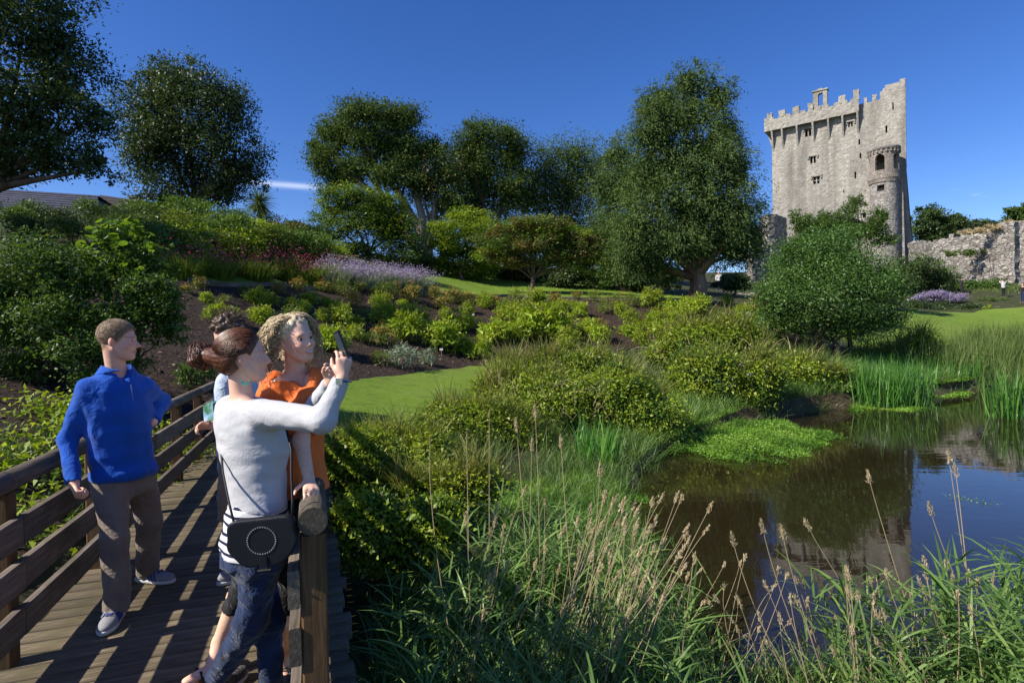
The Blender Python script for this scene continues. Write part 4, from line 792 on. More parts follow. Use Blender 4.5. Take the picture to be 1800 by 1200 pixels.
for row_y, x0, x1, nn in ((516, 340, 480, 4), (524, 470, 1290, 18), (548, 350, 1340, 24), (572, 560, 1380, 22), (592, 560, 1330, 16)):
    for k in range(nn):
        x = x0 + (x1 - x0) * (k + rng.uniform(.1, .9)) / nn; y = row_y + rng.uniform(-8, 8) + max(0, x - 900) * .012
        if min((math.hypot(x - b_[0], y - b_[1]) - b_[2] * .8 for b_ in beds)) > 4: beds.append((x, y, rng.uniform(9, 17) * (1 + (row_y - 524) / 110), 'ybylgob'[rng.integers(7)]))
placed = []
for (px, py, r, t) in beds:
    p = hit(px, py + r * .75, 5); h = p - [0, 0, 0]; top_z = P(px, 507 + max(0, (px - 600)) * .035, p[1])[2]
    f = 0 if py < 532 else 1 if py < 560 else 2 if py < 592 else 3
    placed.append((f, t, px, p, r * 2 * p[1] / F))
cnt = {}; placed.sort(key=lambda q: (q[0], q[1], q[2]))
for (f, t, px, p, wd) in placed:
    k = cnt.get((f, t), 0); cnt[(f, t)] = k + 1; nm, lb = CN_[t]
    o = link(nm, BM[t][k % len(BM[t])], None, loc=p - [0, 0, .04], rz=rng.uniform(0, 6.28)); o.scale = (wd * 1.0, wd * 1.0, wd * rng.uniform(.85, 1.15))
    tag(o, f'{ORD[k]} {lb} from the left in the {rows[f]}', 'shrub', 'shrubs planted on the mulch bank')
# white plant labels stuck in the mulch
for i, (px, py, lab) in enumerate([(776, 623, 'white plant label near the grass edge of the mulch bank'), (632, 588, 'white plant label beside the phone in the mulch bank'), (360, 506, 'white plant label at the upper left of the mulch bank'), (832, 560, 'white plant label in the middle of the mulch bank')]):
    p = hit(px, py + 5, 5); r_ = empty('plant_label', p); tag(r_, lab, 'plant label'); mb = MB(); mb.box((0, 0, .1), (.012, .012, .34)); mb.build('stake', M['gr_dry'], r_); mb = MB(); mb.box((0, -.012, .28), (.12, .008, .08)); mb.build('plate', M['fl_white'], r_)
# wood chips scattered on the bank
n = 9000; cx = rng.uniform(-12, 15, n * 2); cyy = rng.uniform(4, 33, n * 2); ok = sdpoly(cx, cyy, np.array(MULCH)) < -.1; cx, cyy = cx[ok][:n], cyy[ok][:n]; cz = th(cx, cyy) + .045
mb = MB(); m_ = len(cx); mb.leaves(np.stack([cx, cyy, cz], 1), rng.normal(0, 1, (m_, 3)) * [1, 1, .25], rng.normal(0, .35, (m_, 3)) + [0, 0, 1], rng.uniform(.06, .17, m_), rng.uniform(.02, .06, m_), rng.random(m_))
M['chip'] = leafmat('bark_chip', G3((.03, .018, .012), (.085, .05, .034), (.20, .14, .10)), 0, .9, .2); mb.build('bark_chips', M['chip'], kind='stuff')

# ---------------------------------------------------------------- flower border on the left slope
def spike_mesh(name, n, L, mat_leaf, mat_fl, nfl, h, fl=.05):
    mb = MB(); a = rng.uniform(0, 6.28, n); rr = np.sqrt(rng.random(n)) * .4; base = np.stack([rr * np.cos(a), rr * np.sin(a), np.zeros(n) - .05], 1); d = np.stack([np.cos(a) * rr * 1.3, np.sin(a) * rr * 1.3, np.ones(n)], 1) + rng.normal(0, .18, (n, 3))
    tip = mb.blades(base, d, h * rng.uniform(.6, 1.05, n), .035, .25, rng.random(n), 3); F1 = sum(len(f) for f in mb.Fs)
    s = rng.choice(n, nfl); pos = tip[s] + rng.normal(0, 1, (nfl, 3)) * [.05, .05, .11] * h; mb.leaves(pos, rdir(nfl, .4), rdir(nfl), fl, fl * .7, rng.random(nfl))
    mi = np.zeros(sum(len(f) for f in mb.Fs), int); mi[F1:] = 1; nv = mb.V[0].shape[0]
    return (new_mesh('foliage', mb.V[0], mb.Fs[:1], False, mb.T[0], [M[mat_leaf]]), new_mesh('flowers', mb.V[1], [mb.Fs[1] - nv], False, mb.T[1], [M[mat_fl]]))
pink = [spike_mesh('pink_flowers', 420, 1, 'lf_bramble', 'fl_pink', 170, 1.0, .06) for _ in range(2)]; lav = [spike_mesh('catmint', 420, 1, 'lf_grey', 'fl_lav', 1000, .9, .06) for _ in range(2)]; oran = spike_mesh('orange_flowers', 300, 1, 'lf_mid', 'lf_orange', 600, 1.0, .08)
def clumps(items, meshes, name, lab, group, size, cat='flowers'):
    for k, (px, py) in enumerate(sorted(items)):
        p = hit(px, py, 8); mm = meshes[k % len(meshes)]
        if isinstance(mm, tuple):
            o = empty(name, p - [0, 0, .03], rng.uniform(0, 6.28))
            for nm_, me_ in zip(('foliage', 'flowers'), mm): link(nm_, me_, o, kind='stuff')
        else: o = link(name, mm, None, loc=p - [0, 0, .03], rz=rng.uniform(0, 6.28))
        s = size * rng.uniform(.85, 1.15); o.scale = (s * 1.15, s * 1.15, s); tag(o, lab.format(ORD[k % 20]), cat, group)
clumps([(320, 492), (355, 484), (385, 492), (420, 486), (450, 494), (485, 489), (510, 497), (540, 498), (565, 494), (500, 482)], pink, 'pink_flower_clump', '{} clump of magenta flowers from the left in the terrace border', 'magenta flowers in the border', .95)
clumps([(590, 502), (615, 500), (640, 508), (668, 506), (695, 510), (715, 508), (735, 512), (600, 492), (650, 498), (700, 503)], lav, 'lavender_clump', '{} mound of pale purple catmint from the left in the terrace border', 'catmint mounds in the border', .95)
clumps([(490, 428), (505, 436)], [oran], 'orange_flower_clump', '{} clump of orange flowers from the left below the garden wall', 'orange flowers in the border', 1.1)
bd = [(265, 445), (300, 432), (340, 448), (375, 430), (410, 445), (445, 432), (475, 450), (510, 455), (545, 460), (330, 412), (400, 412), (460, 418), (430, 462), (380, 465), (340, 470), (300, 470), (550, 435), (590, 470)]
BM2 = {m_: [bush_mesh('border_shrub', 2600, .075, .035, m_, per=20) for _ in range(2)] for m_ in ('lf_bramble', 'lf_mid', 'lf_bright', 'lf_dark')}
clumps(bd, BM2['lf_bramble'] + BM2['lf_mid'] + BM2['lf_bright'], 'border_shrub', '{} green shrub from the left in the flower border', 'green shrubs of the flower border', 1.7, 'shrub')
bd2 = [(20, 410), (60, 402), (110, 408), (160, 400), (205, 404), (245, 400), (285, 402), (60, 430), (130, 430), (230, 425), (190, 415), (265, 415)]
clumps(bd2, BM2['lf_mid'] + BM2['lf_dark'], 'hillside_shrub', '{} dark shrub from the left on the hillside below the outbuildings', 'dark shrubs on the hillside', 1.25, 'shrub')

# ---------------------------------------------------------------- right: shrubs and beds below the castle
def mound(name, label, d, base, lobes, n, leaf, mat, style='broad', cr=.2, extra=(), cat='bush', fill=.3): return tree(name, label, cat, d, base, lobes, n, leaf, mat, 'bark', .03, style, None, cr=cr, fill=fill, extra=extra, per=24)
mound('lavender_hedge', 'pale violet lavender hedge below the ruined wall', 54, (1655, 535), [(1640, 522, 24, 8), (1672, 524, 24, 8), (1612, 526, 18, 7)], 7000, (.2, .06), 'fl_lav', cr=.25)
mound('clipped_hedge', 'dark clipped hedge in front of the lavender', 52, (1650, 550), [(1610, 540, 30, 12), (1660, 541, 32, 12), (1702, 543, 24, 10), (1635, 548, 40, 9), (1685, 550, 36, 8)], 14000, (.16, .09), 'lf_dark', cr=.25)
mound('grey_mound', 'long rounded olive mound beside the visitors', 54, (1745, 540), [(1728, 531, 24, 9), (1762, 531, 20, 9), (1745, 536, 30, 8)], 7000, (.15, .04), 'gr_olive', cr=.2)
mound('silver_mound', 'silvery santolina bed along the lawn edging', 51.5, (1765, 552), [(1745, 547, 18, 6), (1772, 548, 18, 6), (1797, 547, 16, 7)], 6000, (.14, .035), 'lf_grey', cr=.18)
mound('green_bank', 'green ground cover at the foot of the curtain wall', 62, (1710, 512), [(1700, 503, 26, 9), (1735, 502, 26, 9), (1680, 508, 18, 8), (1760, 500, 16, 9)], 5000, (.22, .12), 'lf_mid', cr=.35)
mound('yellow_shrub', 'small yellow green shrub beside the dark hedge on the castle side', 51, (1733, 555), [(1733, 543, 9, 9)], 500, (.16, .08), 'lf_bright', cr=.15)
mound('yellow_shrub', 'yellow green shrub at the left end of the stone edging', 47, (1600, 562), [(1603, 552, 13, 9), (1590, 560, 10, 6)], 700, (.18, .09), 'lf_bright', cr=.15)
mound('ivy_tuft', 'dry grassy turf along the broken top of the curtain wall', 66.5, (1745, 420), [(1700, 408, 14, 3), (1725, 405, 18, 4), (1750, 400, 18, 5), (1772, 393, 14, 5)], 2500, (.3, .05), 'gr_dry', cr=.3, cat='grass')
mound('ivy_tuft', 'green ivy hanging across the face of the curtain wall', 67.5, (1700, 470), [(1672, 446, 14, 5), (1705, 444, 26, 5), (1735, 442, 12, 5), (1765, 450, 8, 6)], 1800, (.25, .12), 'gr_olive', cr=.2, cat='ivy')

# ---------------------------------------------------------------- wild bank between lawn and pond
bank = [('bramble_bush', 'shaded bramble nearest the footbridge handrail', 7.0, (640, 860), [(635, 815, 55, 55), (680, 850, 55, 50)], 9000, 'lf_bramble'),
        ('bramble_bush', 'bramble bank below the end of the footbridge', 8.4, (690, 840), [(690, 795, 60, 42), (745, 810, 60, 46), (640, 800, 40, 28)], 11000, 'lf_bramble'),
        ('bramble_bush', 'deeply shaded undergrowth beside the lower footbridge', 5.2, (650, 1000), [(640, 930, 50, 60), (700, 960, 60, 60), (760, 930, 50, 50)], 11000, 'lf_mid'),
        ('bramble_bush', 'undergrowth in front of the small weed patch', 6.6, (790, 900), [(770, 870, 60, 45), (720, 880, 50, 50), (840, 850, 45, 35)], 9000, 'lf_bramble'),
        ('bramble_bush', 'bright bramble hump right of the small lawn', 11, (830, 785), [(800, 750, 66, 40), (865, 750, 66, 46), (900, 785, 60, 42)], 15000, 'lf_bramble'),
        ('bramble_bush', 'long arching bramble mound at the centre of the picture', 13, (930, 750), [(900, 690, 65, 45), (960, 710, 70, 55), (1000, 760, 55, 50), (862, 705, 36, 28)], 16000, 'lf_bramble'),
        ('bramble_bush', 'leafy bramble hanging over the pond beside the weed island', 13.2, (1120, 800), [(1080, 700, 60, 55), (1130, 740, 70, 55), (1060, 750, 50, 50), (1160, 790, 45, 25)], 16000, 'lf_mid'),
        ('bramble_bush', 'pale grassy bush behind the central bramble', 16.5, (980, 680), [(960, 650, 55, 28), (1030, 650, 60, 32), (900, 655, 40, 22)], 10000, 'lf_bramble'),
        ('bramble_bush', 'tall dark green bush with white flowers over the water', 16.5, (1270, 730), [(1240, 660, 60, 45), (1300, 690, 60, 40), (1330, 660, 45, 35)], 15000, 'lf_mid'),
        ('bramble_bush', 'olive weedy bush above the white flowered bush', 20, (1270, 640), [(1220, 600, 50, 30), (1280, 590, 45, 30), (1320, 625, 45, 28), (1180, 620, 40, 26)], 12000, 'lf_bramble'),
        ('bramble_bush', 'low weedy clump left of the iris bed', 19, (1420, 700), [(1400, 660, 40, 30), (1450, 670, 40, 24), (1380, 690, 40, 22)], 9000, 'lf_bramble'),
        ('bramble_bush', 'dark low shrub in the shadow of the rounded bush', 25.5, (1580, 650), [(1560, 628, 40, 16), (1610, 610, 32, 18), (1510, 640, 35, 14)], 8000, 'lf_mid')]
for nm, lab, d, base, lb, n, mt in bank:
    sz = .0052 * d ** .85 + .02; n = int(n * 2.3)
    mound(nm, lab, d, base, lb, n, (sz * 1.2, sz * .7), mt, cr=.02 * d ** .9 + .04, extra=[('lf_bright', n // 3, tuple(range(len(lb)))), ('lf_yellow', n // 12, tuple(range(len(lb))))])
for nm, lab, d, base, lb, n, mt in bank[:2] + bank[3:]:
    pass
tg = MB()
for nm, lab, d, base, lb, n, mt in bank[:2] + bank[3:]:
    for l in lb:
        m_ = 240; v = rdir(m_, .9); v[:, 1] = -np.abs(v[:, 1]) * .7; p = P(l[0], l[1], d) + v * np.array([l[2], (l[2] + l[3]) / 2, l[3]]) * d / F * .9
        k_ = rng.integers(0, 9, m_); cc = p[:9][k_] * .6 + p * .4; tg.blades(cc, np.array([0, -.15, 1.0]) + rng.normal(0, .3, (m_, 3)) + v * .4, (.13 + .026 * d) * rng.uniform(.6, 1.8, m_), .004 + .0011 * d, .8 * rng.uniform(.3, 1.5, m_), rng.random(m_), 3)
tg.build('wild_grass', M['gr_wild'], kind='stuff')
wf = MB(); 
for (px, py, d) in [(1302, 640, 16.1), (1318, 657, 16.0), (1262, 668, 16), (1272, 672, 16), (1305, 650, 16.1), (1282, 663, 16), (1285, 676, 15.9), (1400, 655, 18.6), (1245, 668, 16)]:
    c = P(px, py, d); wf.leaves(np.repeat(c[None], 14, 0) + rng.normal(0, .045, (14, 3)), rdir(14), rdir(14), .09, .06, rng.random(14))
wf.build('white_flowers', M['fl_white'], kind='stuff')

def scatter(poly, n):
    poly = np.array(poly, float); a, b = poly.min(0), poly.max(0); out = np.zeros((0, 2))
    while len(out) < n:
        q = rng.uniform(a, b, (n * 2, 2)); q = q[sdpoly(q[:, 0], q[:, 1], poly) < 0]; out = np.concatenate([out, q])
    out = out[:n]; return np.column_stack([out, th(out[:, 0], out[:, 1])])
def grass(name, poly, n, L, Wd, bend, mat, lean=.25, seg=3, clump=None):
    p = scatter(poly, n)
    if clump: c = scatter(poly, max(3, n // clump[0])); k = rng.integers(0, len(c), n); p = c[k] + rng.normal(0, clump[1], (n, 3)) * [1, 1, 0]; p[:, 2] = th(p[:, 0], p[:, 1])
    p[:, 2] -= .03; mb = MB(); mb.blades(p, np.array([0, 0, 1.0]) + rng.normal(0, lean, (n, 3)), L * rng.uniform(.5, 1.15, n), Wd, bend * rng.uniform(.3, 1.6, n), rng.random(n), seg)
    return mb.build(name, M[mat], kind='stuff')
grass('bank_grass', [(-2.9, 8.4), (-2.2, 10), (-1.4, 12.7), (-.6, 15.5), (.6, 18.4), (2, 19.5), (3, 17), (1.2, 12), (-.6, 9)], 8000, .62, .012, .7, 'gr_olive', .3, 2, (40, .22))
grass('bank_grass', [(1, 17), (2, 21), (8, 23), (13, 24), (14, 21), (9, 18.5), (5, 17)], 8000, .8, .020, .7, 'gr_olive', .3, 2, (60, .35))
grass('bank_grass', [(-3.6, 3.4), (-5.2, 3.4), (-6, 8), (-4.9, 8), (-4.4, 6.5)], 1500, .3, .012, .8, 'gr_blade', .4, 3, (25, .15))
grass('lawn_grass', LAWN_A, 22000, .08, .008, .5, 'lf_bramble', .45, 1)
grass('reed_bed', [(15.5, 26), (20, 26), (24, 30), (33, 36), (46, 39), (48, 30), (36, 28.5), (27, 27.5), (22, 24.5), (17, 22.5)], 17000, 1.5, .036, .35, 'gr_olive', .16, 2, (110, .6))
grass('shore_grass', [(9.5, 18.2), (15, 21), (22, 25), (21, 26.5), (13, 23.5), (8.5, 20)], 7000, .7, .02, .5, 'gr_iris', .22, 3, (60, .4))
# ground cover left of the footbridge
mb = MB(); q = scatter([(-3.5, 3.3), (-6, 3.2), (-6.6, 9), (-4.75, 8.6), (-4.0, 6)], 5200); c_ = scatter([(-3.5, 3.3), (-6, 3.2), (-6.6, 9), (-4.75, 8.6), (-4.0, 6)], 60); k_ = rng.integers(0, 60, 5200); q = c_[k_] + rng.normal(0, .2, (5200, 3)) * [1, 1, 0]; q[:, 2] = th(q[:, 0], q[:, 1]) + rng.uniform(0, .3, 5200)
mb.leaves(q, rdir(5200), rng.normal(0, .5, (5200, 3)) + [0, 0, 1], .085, .05, rng.random(5200)); mb.build('ground_cover', M['lf_bright'], kind='stuff')

grass('shore_grass', [(.2, 8.6), (.6, 11.5), (2.4, 13), (3.6, 14.2), (3.9, 13.2), (2.5, 10.6), (1.6, 8.6), (1.5, 6), (.9, 5.2), (-.4, 6.5)], 8000, .38, .011, .8, 'gr_blade', .35, 2, (45, .2))
grass('shore_grass', [(4, 14), (6.2, 16), (9.6, 18), (14, 20.6), (13, 22.5), (8, 20), (4, 17)], 8000, .55, .016, .7, 'gr_blade', .3, 2, (50, .3))
grass('castle_meadow', [(36, 58), (50, 58), (62, 56), (62, 66), (50, 70), (38, 66)], 5000, .4, .05, .6, 'gr_olive', .3, 2, (60, .6))
sp = MB(); ring = [POND[i] for i in (15, 16, 17, 18, 19, 20, 21, 0)]; ctr = POND.mean(0)
for a_, b_ in zip(ring[:-1], ring[1:]):
    e_ = b_ - a_; L_ = np.linalg.norm(e_); nn = int(260 * L_); nv = np.array([e_[1], -e_[0]]) / L_; nv = nv if nv @ (ctr - a_) < 0 else -nv
    q = a_ + e_ * rng.random(nn)[:, None] + nv * rng.uniform(-.12, 1.1, nn)[:, None]; p = np.column_stack([q, th(q[:, 0], q[:, 1]) - .02]); sp.blades(p, np.array([0, 0, 1.0]) + rng.normal(0, .3, (nn, 3)) - np.append(nv, 0) * .35, .5 * rng.uniform(.4, 1.3, nn), .016, .8, rng.random(nn), 2)
sp.build('waterside_grass', M['gr_blade'], kind='stuff')
# iris beds standing in the water
def iris(label, px0, px1, py, n, L, dd):
    a = np.array(S(px0, py)); b = np.array(S(px1, py)); c = np.append((a + b) / 2, WZ); root = empty('iris_bed', c); tag(root, label, 'iris bed')
    t = rng.random(n); p = np.column_stack([(a + (b - a) * t[:, None]), np.full(n, WZ - .15)]) - c + np.column_stack([rng.normal(0, .1, n), rng.uniform(-.1, dd, n), np.zeros(n)])
    mb = MB(); mb.blades(p, np.array([0, 0, 1.0]) + rng.normal(0, .16, (n, 3)), L * rng.uniform(.6, 1.1, n), .045, .22 * rng.uniform(.1, 2.2, n), rng.random(n), 4); mb.build('blades', M['gr_iris'], root, kind='stuff')
iris('upright iris blades standing in the pond at the foot of the far bank', 1512, 1655, 716, 620, 1.75, 1.6)
iris('second iris bed behind the first, under the reed bank', 1590, 1735, 684, 560, 1.7, 2.0)
iris('iris tuft at the right edge of the photo standing in the pond', 1775, 1830, 738, 160, 1.6, .9)
iris('far iris strip along the shore at the right edge', 1750, 1850, 668, 300, 1.6, 1.5)
iris('small iris tuft below the weedy clump on the left bank', 1440, 1478, 716, 90, 1.2, .8)
iris('arching sedge tuft at the corner of the central bramble', 1020, 1075, 838, 150, 1.15, 1.0)

# floating weed
def weedmat(label, poly_px, n, h, leaf):
    poly = np.array([S(a, b) for a, b in poly_px]); c = np.append(poly.mean(0), WZ); root = empty('weed_patch', c); tag(root, label, 'pond weed'); 
    q = np.zeros((0, 2)); a, b = poly.min(0) - .3, poly.max(0) + .3
    while len(q) < n:
        z = rng.uniform(a, b, (n * 3, 2)); sd = sdpoly(z[:, 0], z[:, 1], poly) + .34 * np.sin(z[:, 0] * 4.1) * np.cos(z[:, 1] * 3.3) + .16 * np.sin(z[:, 0] * 11 + z[:, 1] * 7); q = np.concatenate([q, z[sd < rng.normal(0, .07, len(z))]])
    q = q[:n]; sd = np.clip(-sdpoly(q[:, 0], q[:, 1], poly), 0, 1); p = np.column_stack([q, np.maximum(WZ, th(q[:, 0], q[:, 1])) + rng.random(n) * h * (.15 + np.clip(sd * 1.6, 0, 1)) * (.62 + .38 * np.sin(q[:, 0] * 4.1 + 1) * np.sin(q[:, 1] * 3.3)) * (.7 + .3 * np.sin(q[:, 0] * 9.7) * np.sin(q[:, 1] * 8.1)) + .012]) - c
    mb = MB(); tn = np.clip(.5 + .5 * np.sin(q[:, 0] * 2.3) * np.sin(q[:, 1] * 2.9 + 1) + rng.normal(0, .22, n), 0, 1); mb.leaves(p, rng.normal(0, 1, (n, 3)) * [1, 1, .5], rng.normal(0, .5, (n, 3)) + [0, 0, 1], leaf * rng.uniform(.5, 1.3, n), leaf * .6, tn)
    if h > .1: mb.blades(p[::4], rng.normal(0, .45, (len(p[::4]), 3)) + [0, 0, 1], leaf * rng.uniform(1.2, 2.6, len(p[::4])), leaf * .14, .6, np.clip(tn[::4] + .15, 0, 1), 2)
    mb.build('foliage', M['weed'], root, kind='stuff')
weedmat('bright green weed island jutting into the middle of the pond', [(1165, 800), (1210, 765), (1270, 748), (1330, 742), (1400, 752), (1475, 768), (1420, 785), (1380, 805), (1300, 812), (1230, 806)], 23000, .42, .052)
weedmat('green weed patch among the grass on the near left shore', [(860, 905), (930, 870), (1020, 852), (1095, 862), (1090, 895), (1020, 915), (930, 925)], 16000, .16, .045)
weedmat('thin floating duckweed beside the near left shore', [(1010, 945), (1060, 930), (1110, 925), (1130, 940), (1080, 950)], 900, .01, .035)
weedmat('green weed shelf left of the iris bed', [(1460, 708), (1510, 700), (1540, 712), (1500, 722)], 4000, .12, .08)
weedmat('weed shelf between the two iris beds', [(1640, 690), (1700, 684), (1690, 694), (1650, 698)], 3000, .06, .09)
weedmat('yellow duckweed line at the foot of the iris bed', [(1530, 718), (1610, 722), (1640, 719), (1600, 716)], 1200, .02, .06)
weedmat('sparse weed specks floating over the sky reflection', [(1690, 880), (1740, 885), (1760, 900), (1720, 900)], 60, .005, .03)

# ---------------------------------------------------------------- foreground reed canary grass
def reeds(name, poly, n, h, mat, leafL, leafW, dry=0):
    p = scatter(poly, n); mb = MB(); H = h * rng.uniform(.6, 1.1, n); d = np.array([0, 0, 1.0]) + rng.normal(0, .13, (n, 3)); d /= np.linalg.norm(d, axis=1)[:, None]
    mb.blades(p - [0, 0, .05], d, H, .007, .12, rng.random(n) * .5, 3)
    for k in range(7):
        f = rng.uniform(.15, .95, n); b = p + d * (H * f)[:, None]; a = rng.uniform(0, 6.28, n); dd = np.stack([np.cos(a), np.sin(a), rng.uniform(.5, 1.4, n)], 1); mb.blades(b, dd, leafL * rng.uniform(.55, 1.2, n), leafW, .9 * rng.uniform(.3, 1.6, n), rng.random(n), 4)
    return mb.build(name, M[mat], kind='stuff')
M['gr_reed'] = leafmat('reed_leaf', G3((.045, .10, .022), (.10, .18, .042), (.19, .27, .075)), .4, .45, .35)
reeds('reeds', [(1.75, 3.3), (2.0, 4.0), (2.8, 4.2), (4.4, 4.4), (5, 3.2), (3.5, 2.6), (2.2, 2.7)], 230, .72, 'gr_reed', .36, .019)
reeds('reeds', [(2.6, 3.0), (3.0, 4.2), (4.4, 4.5), (4.6, 3.0)], 100, .88, 'gr_reed', .40, .021)
reeds('reeds', [(-.75, 3.0), (-.9, 4.4), (.2, 5.4), (1.0, 5.0), (1.3, 4.2), (1.2, 3.0), (.3, 2.6)], 330, .75, 'gr_reed', .32, .015)
reeds('reeds', [(-.5, 4.0), (-.2, 5.2), (.6, 5.4), (.9, 4.4)], 110, 1.0, 'gr_reed', .34, .016)
grass('undergrowth', [(-.85, 2.7), (-1.2, 5), (.2, 6), (1.2, 5), (1.3, 2.8)], 5200, .5, .010, .8, 'gr_blade', .35, 3)
grass('undergrowth', [(1.2, 2.9), (1.6, 4.0), (4.6, 4.3), (5, 2.6)], 2400, .36, .012, .8, 'gr_blade', .35, 3)

def seed_stem(pts, w, head, nsp, mbS, mbH, rough=1.0):
    """one dry stem with its plume; pts = polyline"""
    pts = np.array(pts, float); t = np.linspace(0, 1, 9); ctrl = np.linspace(0, 1, len(pts)); c = np.stack([np.interp(t, ctrl, pts[:, i]) for i in range(3)], 1)
    c[1:-1] = (c[:-2] + c[1:-1] * 2 + c[2:]) / 4; mbS.tube(c, np.linspace(w, w * .45, 9), 5)
    L = np.linalg.norm(pts[-1] - pts[0]); f = 1 - head / L * rng.random(nsp) ** 1.1; q = np.stack([np.interp(f, t, c[:, i]) for i in range(3)], 1); ax = unit(c[-1] - c[-2])
    k = (1 - f) * L / head; sp = .0062 * np.sin(np.clip(k, .05, 1) * 2.7) * rough; q = q + rng.normal(0, 1, (nsp, 3)) * sp[:, None]
    mbH.leaves(q, ax * 1.0 + rng.normal(0, .22, (nsp, 3)), rng.normal(0, 1, (nsp, 3)), rng.uniform(.013, .026, nsp), .006, rng.random(nsp))
def stem_px(top, bot, d, bend=0.0, dt=0.0):
    a = P(bot[0], bot[1], d); b = P(top[0], top[1], d + dt); g = float(th(a[0], a[1])); v = unit(b - a)
    if a[2] > g: a = a - v * (a[2] - g) / max(v[2], .2)
    m = (a + b) / 2 + np.array([bend, 0, 0]); q = a * .15 + m * .0 + b * .85 + np.array([bend * .7, 0, 0]); return [a, m, q, b]
solo = [((940, 712), (946, 930), 4.4, .01, 'tallest dry grass stem at the centre, its plume against the brambles'), ((907, 736), (928, 1000), 4.3, .0, 'dry grass stem just left of the tallest central one'), ((935, 772), (930, 1000), 4.5, .0, 'slender dry stem with short plume directly below the tallest one'),
        ((1524, 828), (1592, 1050), 4.1, -.01, 'single slanting dry stem with open plume over the pond'), ((1666, 792), (1706, 1060), 4.2, .0, 'tall pale plume rising highest over the blue reflection'), ((1678, 815), (1702, 1050), 4.15, .01, 'smaller plume leaning beside the highest right hand plume'), ((1632, 884), (1700, 1050), 4.0, -.03, 'nodding pale plume left of the highest right hand plume'),
        ((1414, 913), (1510, 1060), 4.0, -.03, 'stem with a plume bent flat to the left over the water'), ((1286, 936), (1385, 1195), 3.8, -.04, 'arching plume at the left of the right hand reeds'), ((1338, 914), (1430, 1195), 3.9, -.03, 'tall arching plume second from the left in the right hand reeds'), ((1373, 924), (1450, 1195), 3.9, -.02, 'tall arching plume third from the left in the right hand reeds'),
        ((860, 722), (860, 1120), 4.2, .0, 'thin straight bare stem left of the central plumes'), ((820, 760), (826, 1100), 4.2, .0, 'thinnest upright stem leftmost of the straight stems'), ((985, 765), (1002, 1010), 4.3, .0, 'plume to the right of the tallest central stem'), ((1624, 980), (1660, 1160), 3.7, -.01, 'short plume low among the right hand reeds'), ((1055, 816), (1030, 1110), 4.0, .01, 'plume leaning right beside the pond corner'), ((755, 770), (806, 1190), 3.7, -.05, 'long dry stem slanting down from the shaded brambles')]
for (tp, bt, d, bend, lab) in solo:
    pts = stem_px(tp, bt, d, bend); root = empty('grass_stem', pts[0]); tag(root, lab, 'grass stem'); a, b = MB(), MB(); bare = 'bare' in lab or 'thinnest' in lab or 'slanting down' in lab
    seed_stem(np.array(pts) - pts[0], .0038, .13 if bare else .22, 25 if bare else 150, a, b, .4 if bare else 1.5); a.build('stalk', M['gr_dry'], root); b.build('seed_head', M['gr_dry'], root, kind='stuff')
a, b = MB(), MB()
for k in range(80):
    x = rng.uniform(930, 1120) if k < 64 else rng.uniform(720, 950); d = rng.uniform(3.2, 4.3); lean = rng.normal(.32, .16); ty = rng.uniform(850, 1080); tx = x + (1200 - ty) * lean
    seed_stem(stem_px((tx, ty), (x, 1195), d, rng.normal(0, .02)), .0029, rng.uniform(.12, .22), 80, a, b, 1.1)
for k in range(60):
    x = rng.uniform(1320, 1790); d = rng.uniform(3.2, 4.1); ty = rng.uniform(985, 1150); seed_stem(stem_px((x + rng.normal(-20, 35), ty), (x, 1195), d, rng.normal(-.01, .02)), .0032, rng.uniform(.11, .18), 70, a, b, 1.1)
for k in range(26):
    x = rng.uniform(1130, 1330); d = rng.uniform(3.4, 4.2); ty = rng.uniform(960, 1130); seed_stem(stem_px((x + rng.normal(30, 60), ty), (x, 1195), d, rng.normal(0, .04)), .0024, .09, 40, a, b, 1.0)
a.build('dry_stalks', M['gr_dry'], kind='stuff'); b.build('dry_seed_heads', M['gr_dry'], kind='stuff')
# dry arching stems in the brambles
a = MB()
for k in range(190):
    px, py, d = (rng.uniform(850, 1060), rng.uniform(660, 740), rng.uniform(11.3, 12.2)) if k < 90 else (rng.uniform(960, 1400), rng.uniform(590, 680), rng.uniform(15.4, 18.5)) if k < 190 else (rng.uniform(640, 850), rng.uniform(680, 760), rng.uniform(8, 9.8))
    p = P(px, py, d); v = rdir(1, .3)[0]; L = rng.uniform(.2, .55) * (d / 12) ** .5; a.tube([p, p + v * L * .5 + [0, 0, .08], p + v * L], [.004 * d / 12, .0035 * d / 12, .002 * d / 12], 3)
a.build('dry_twigs', M['gr_dry'], kind='stuff')

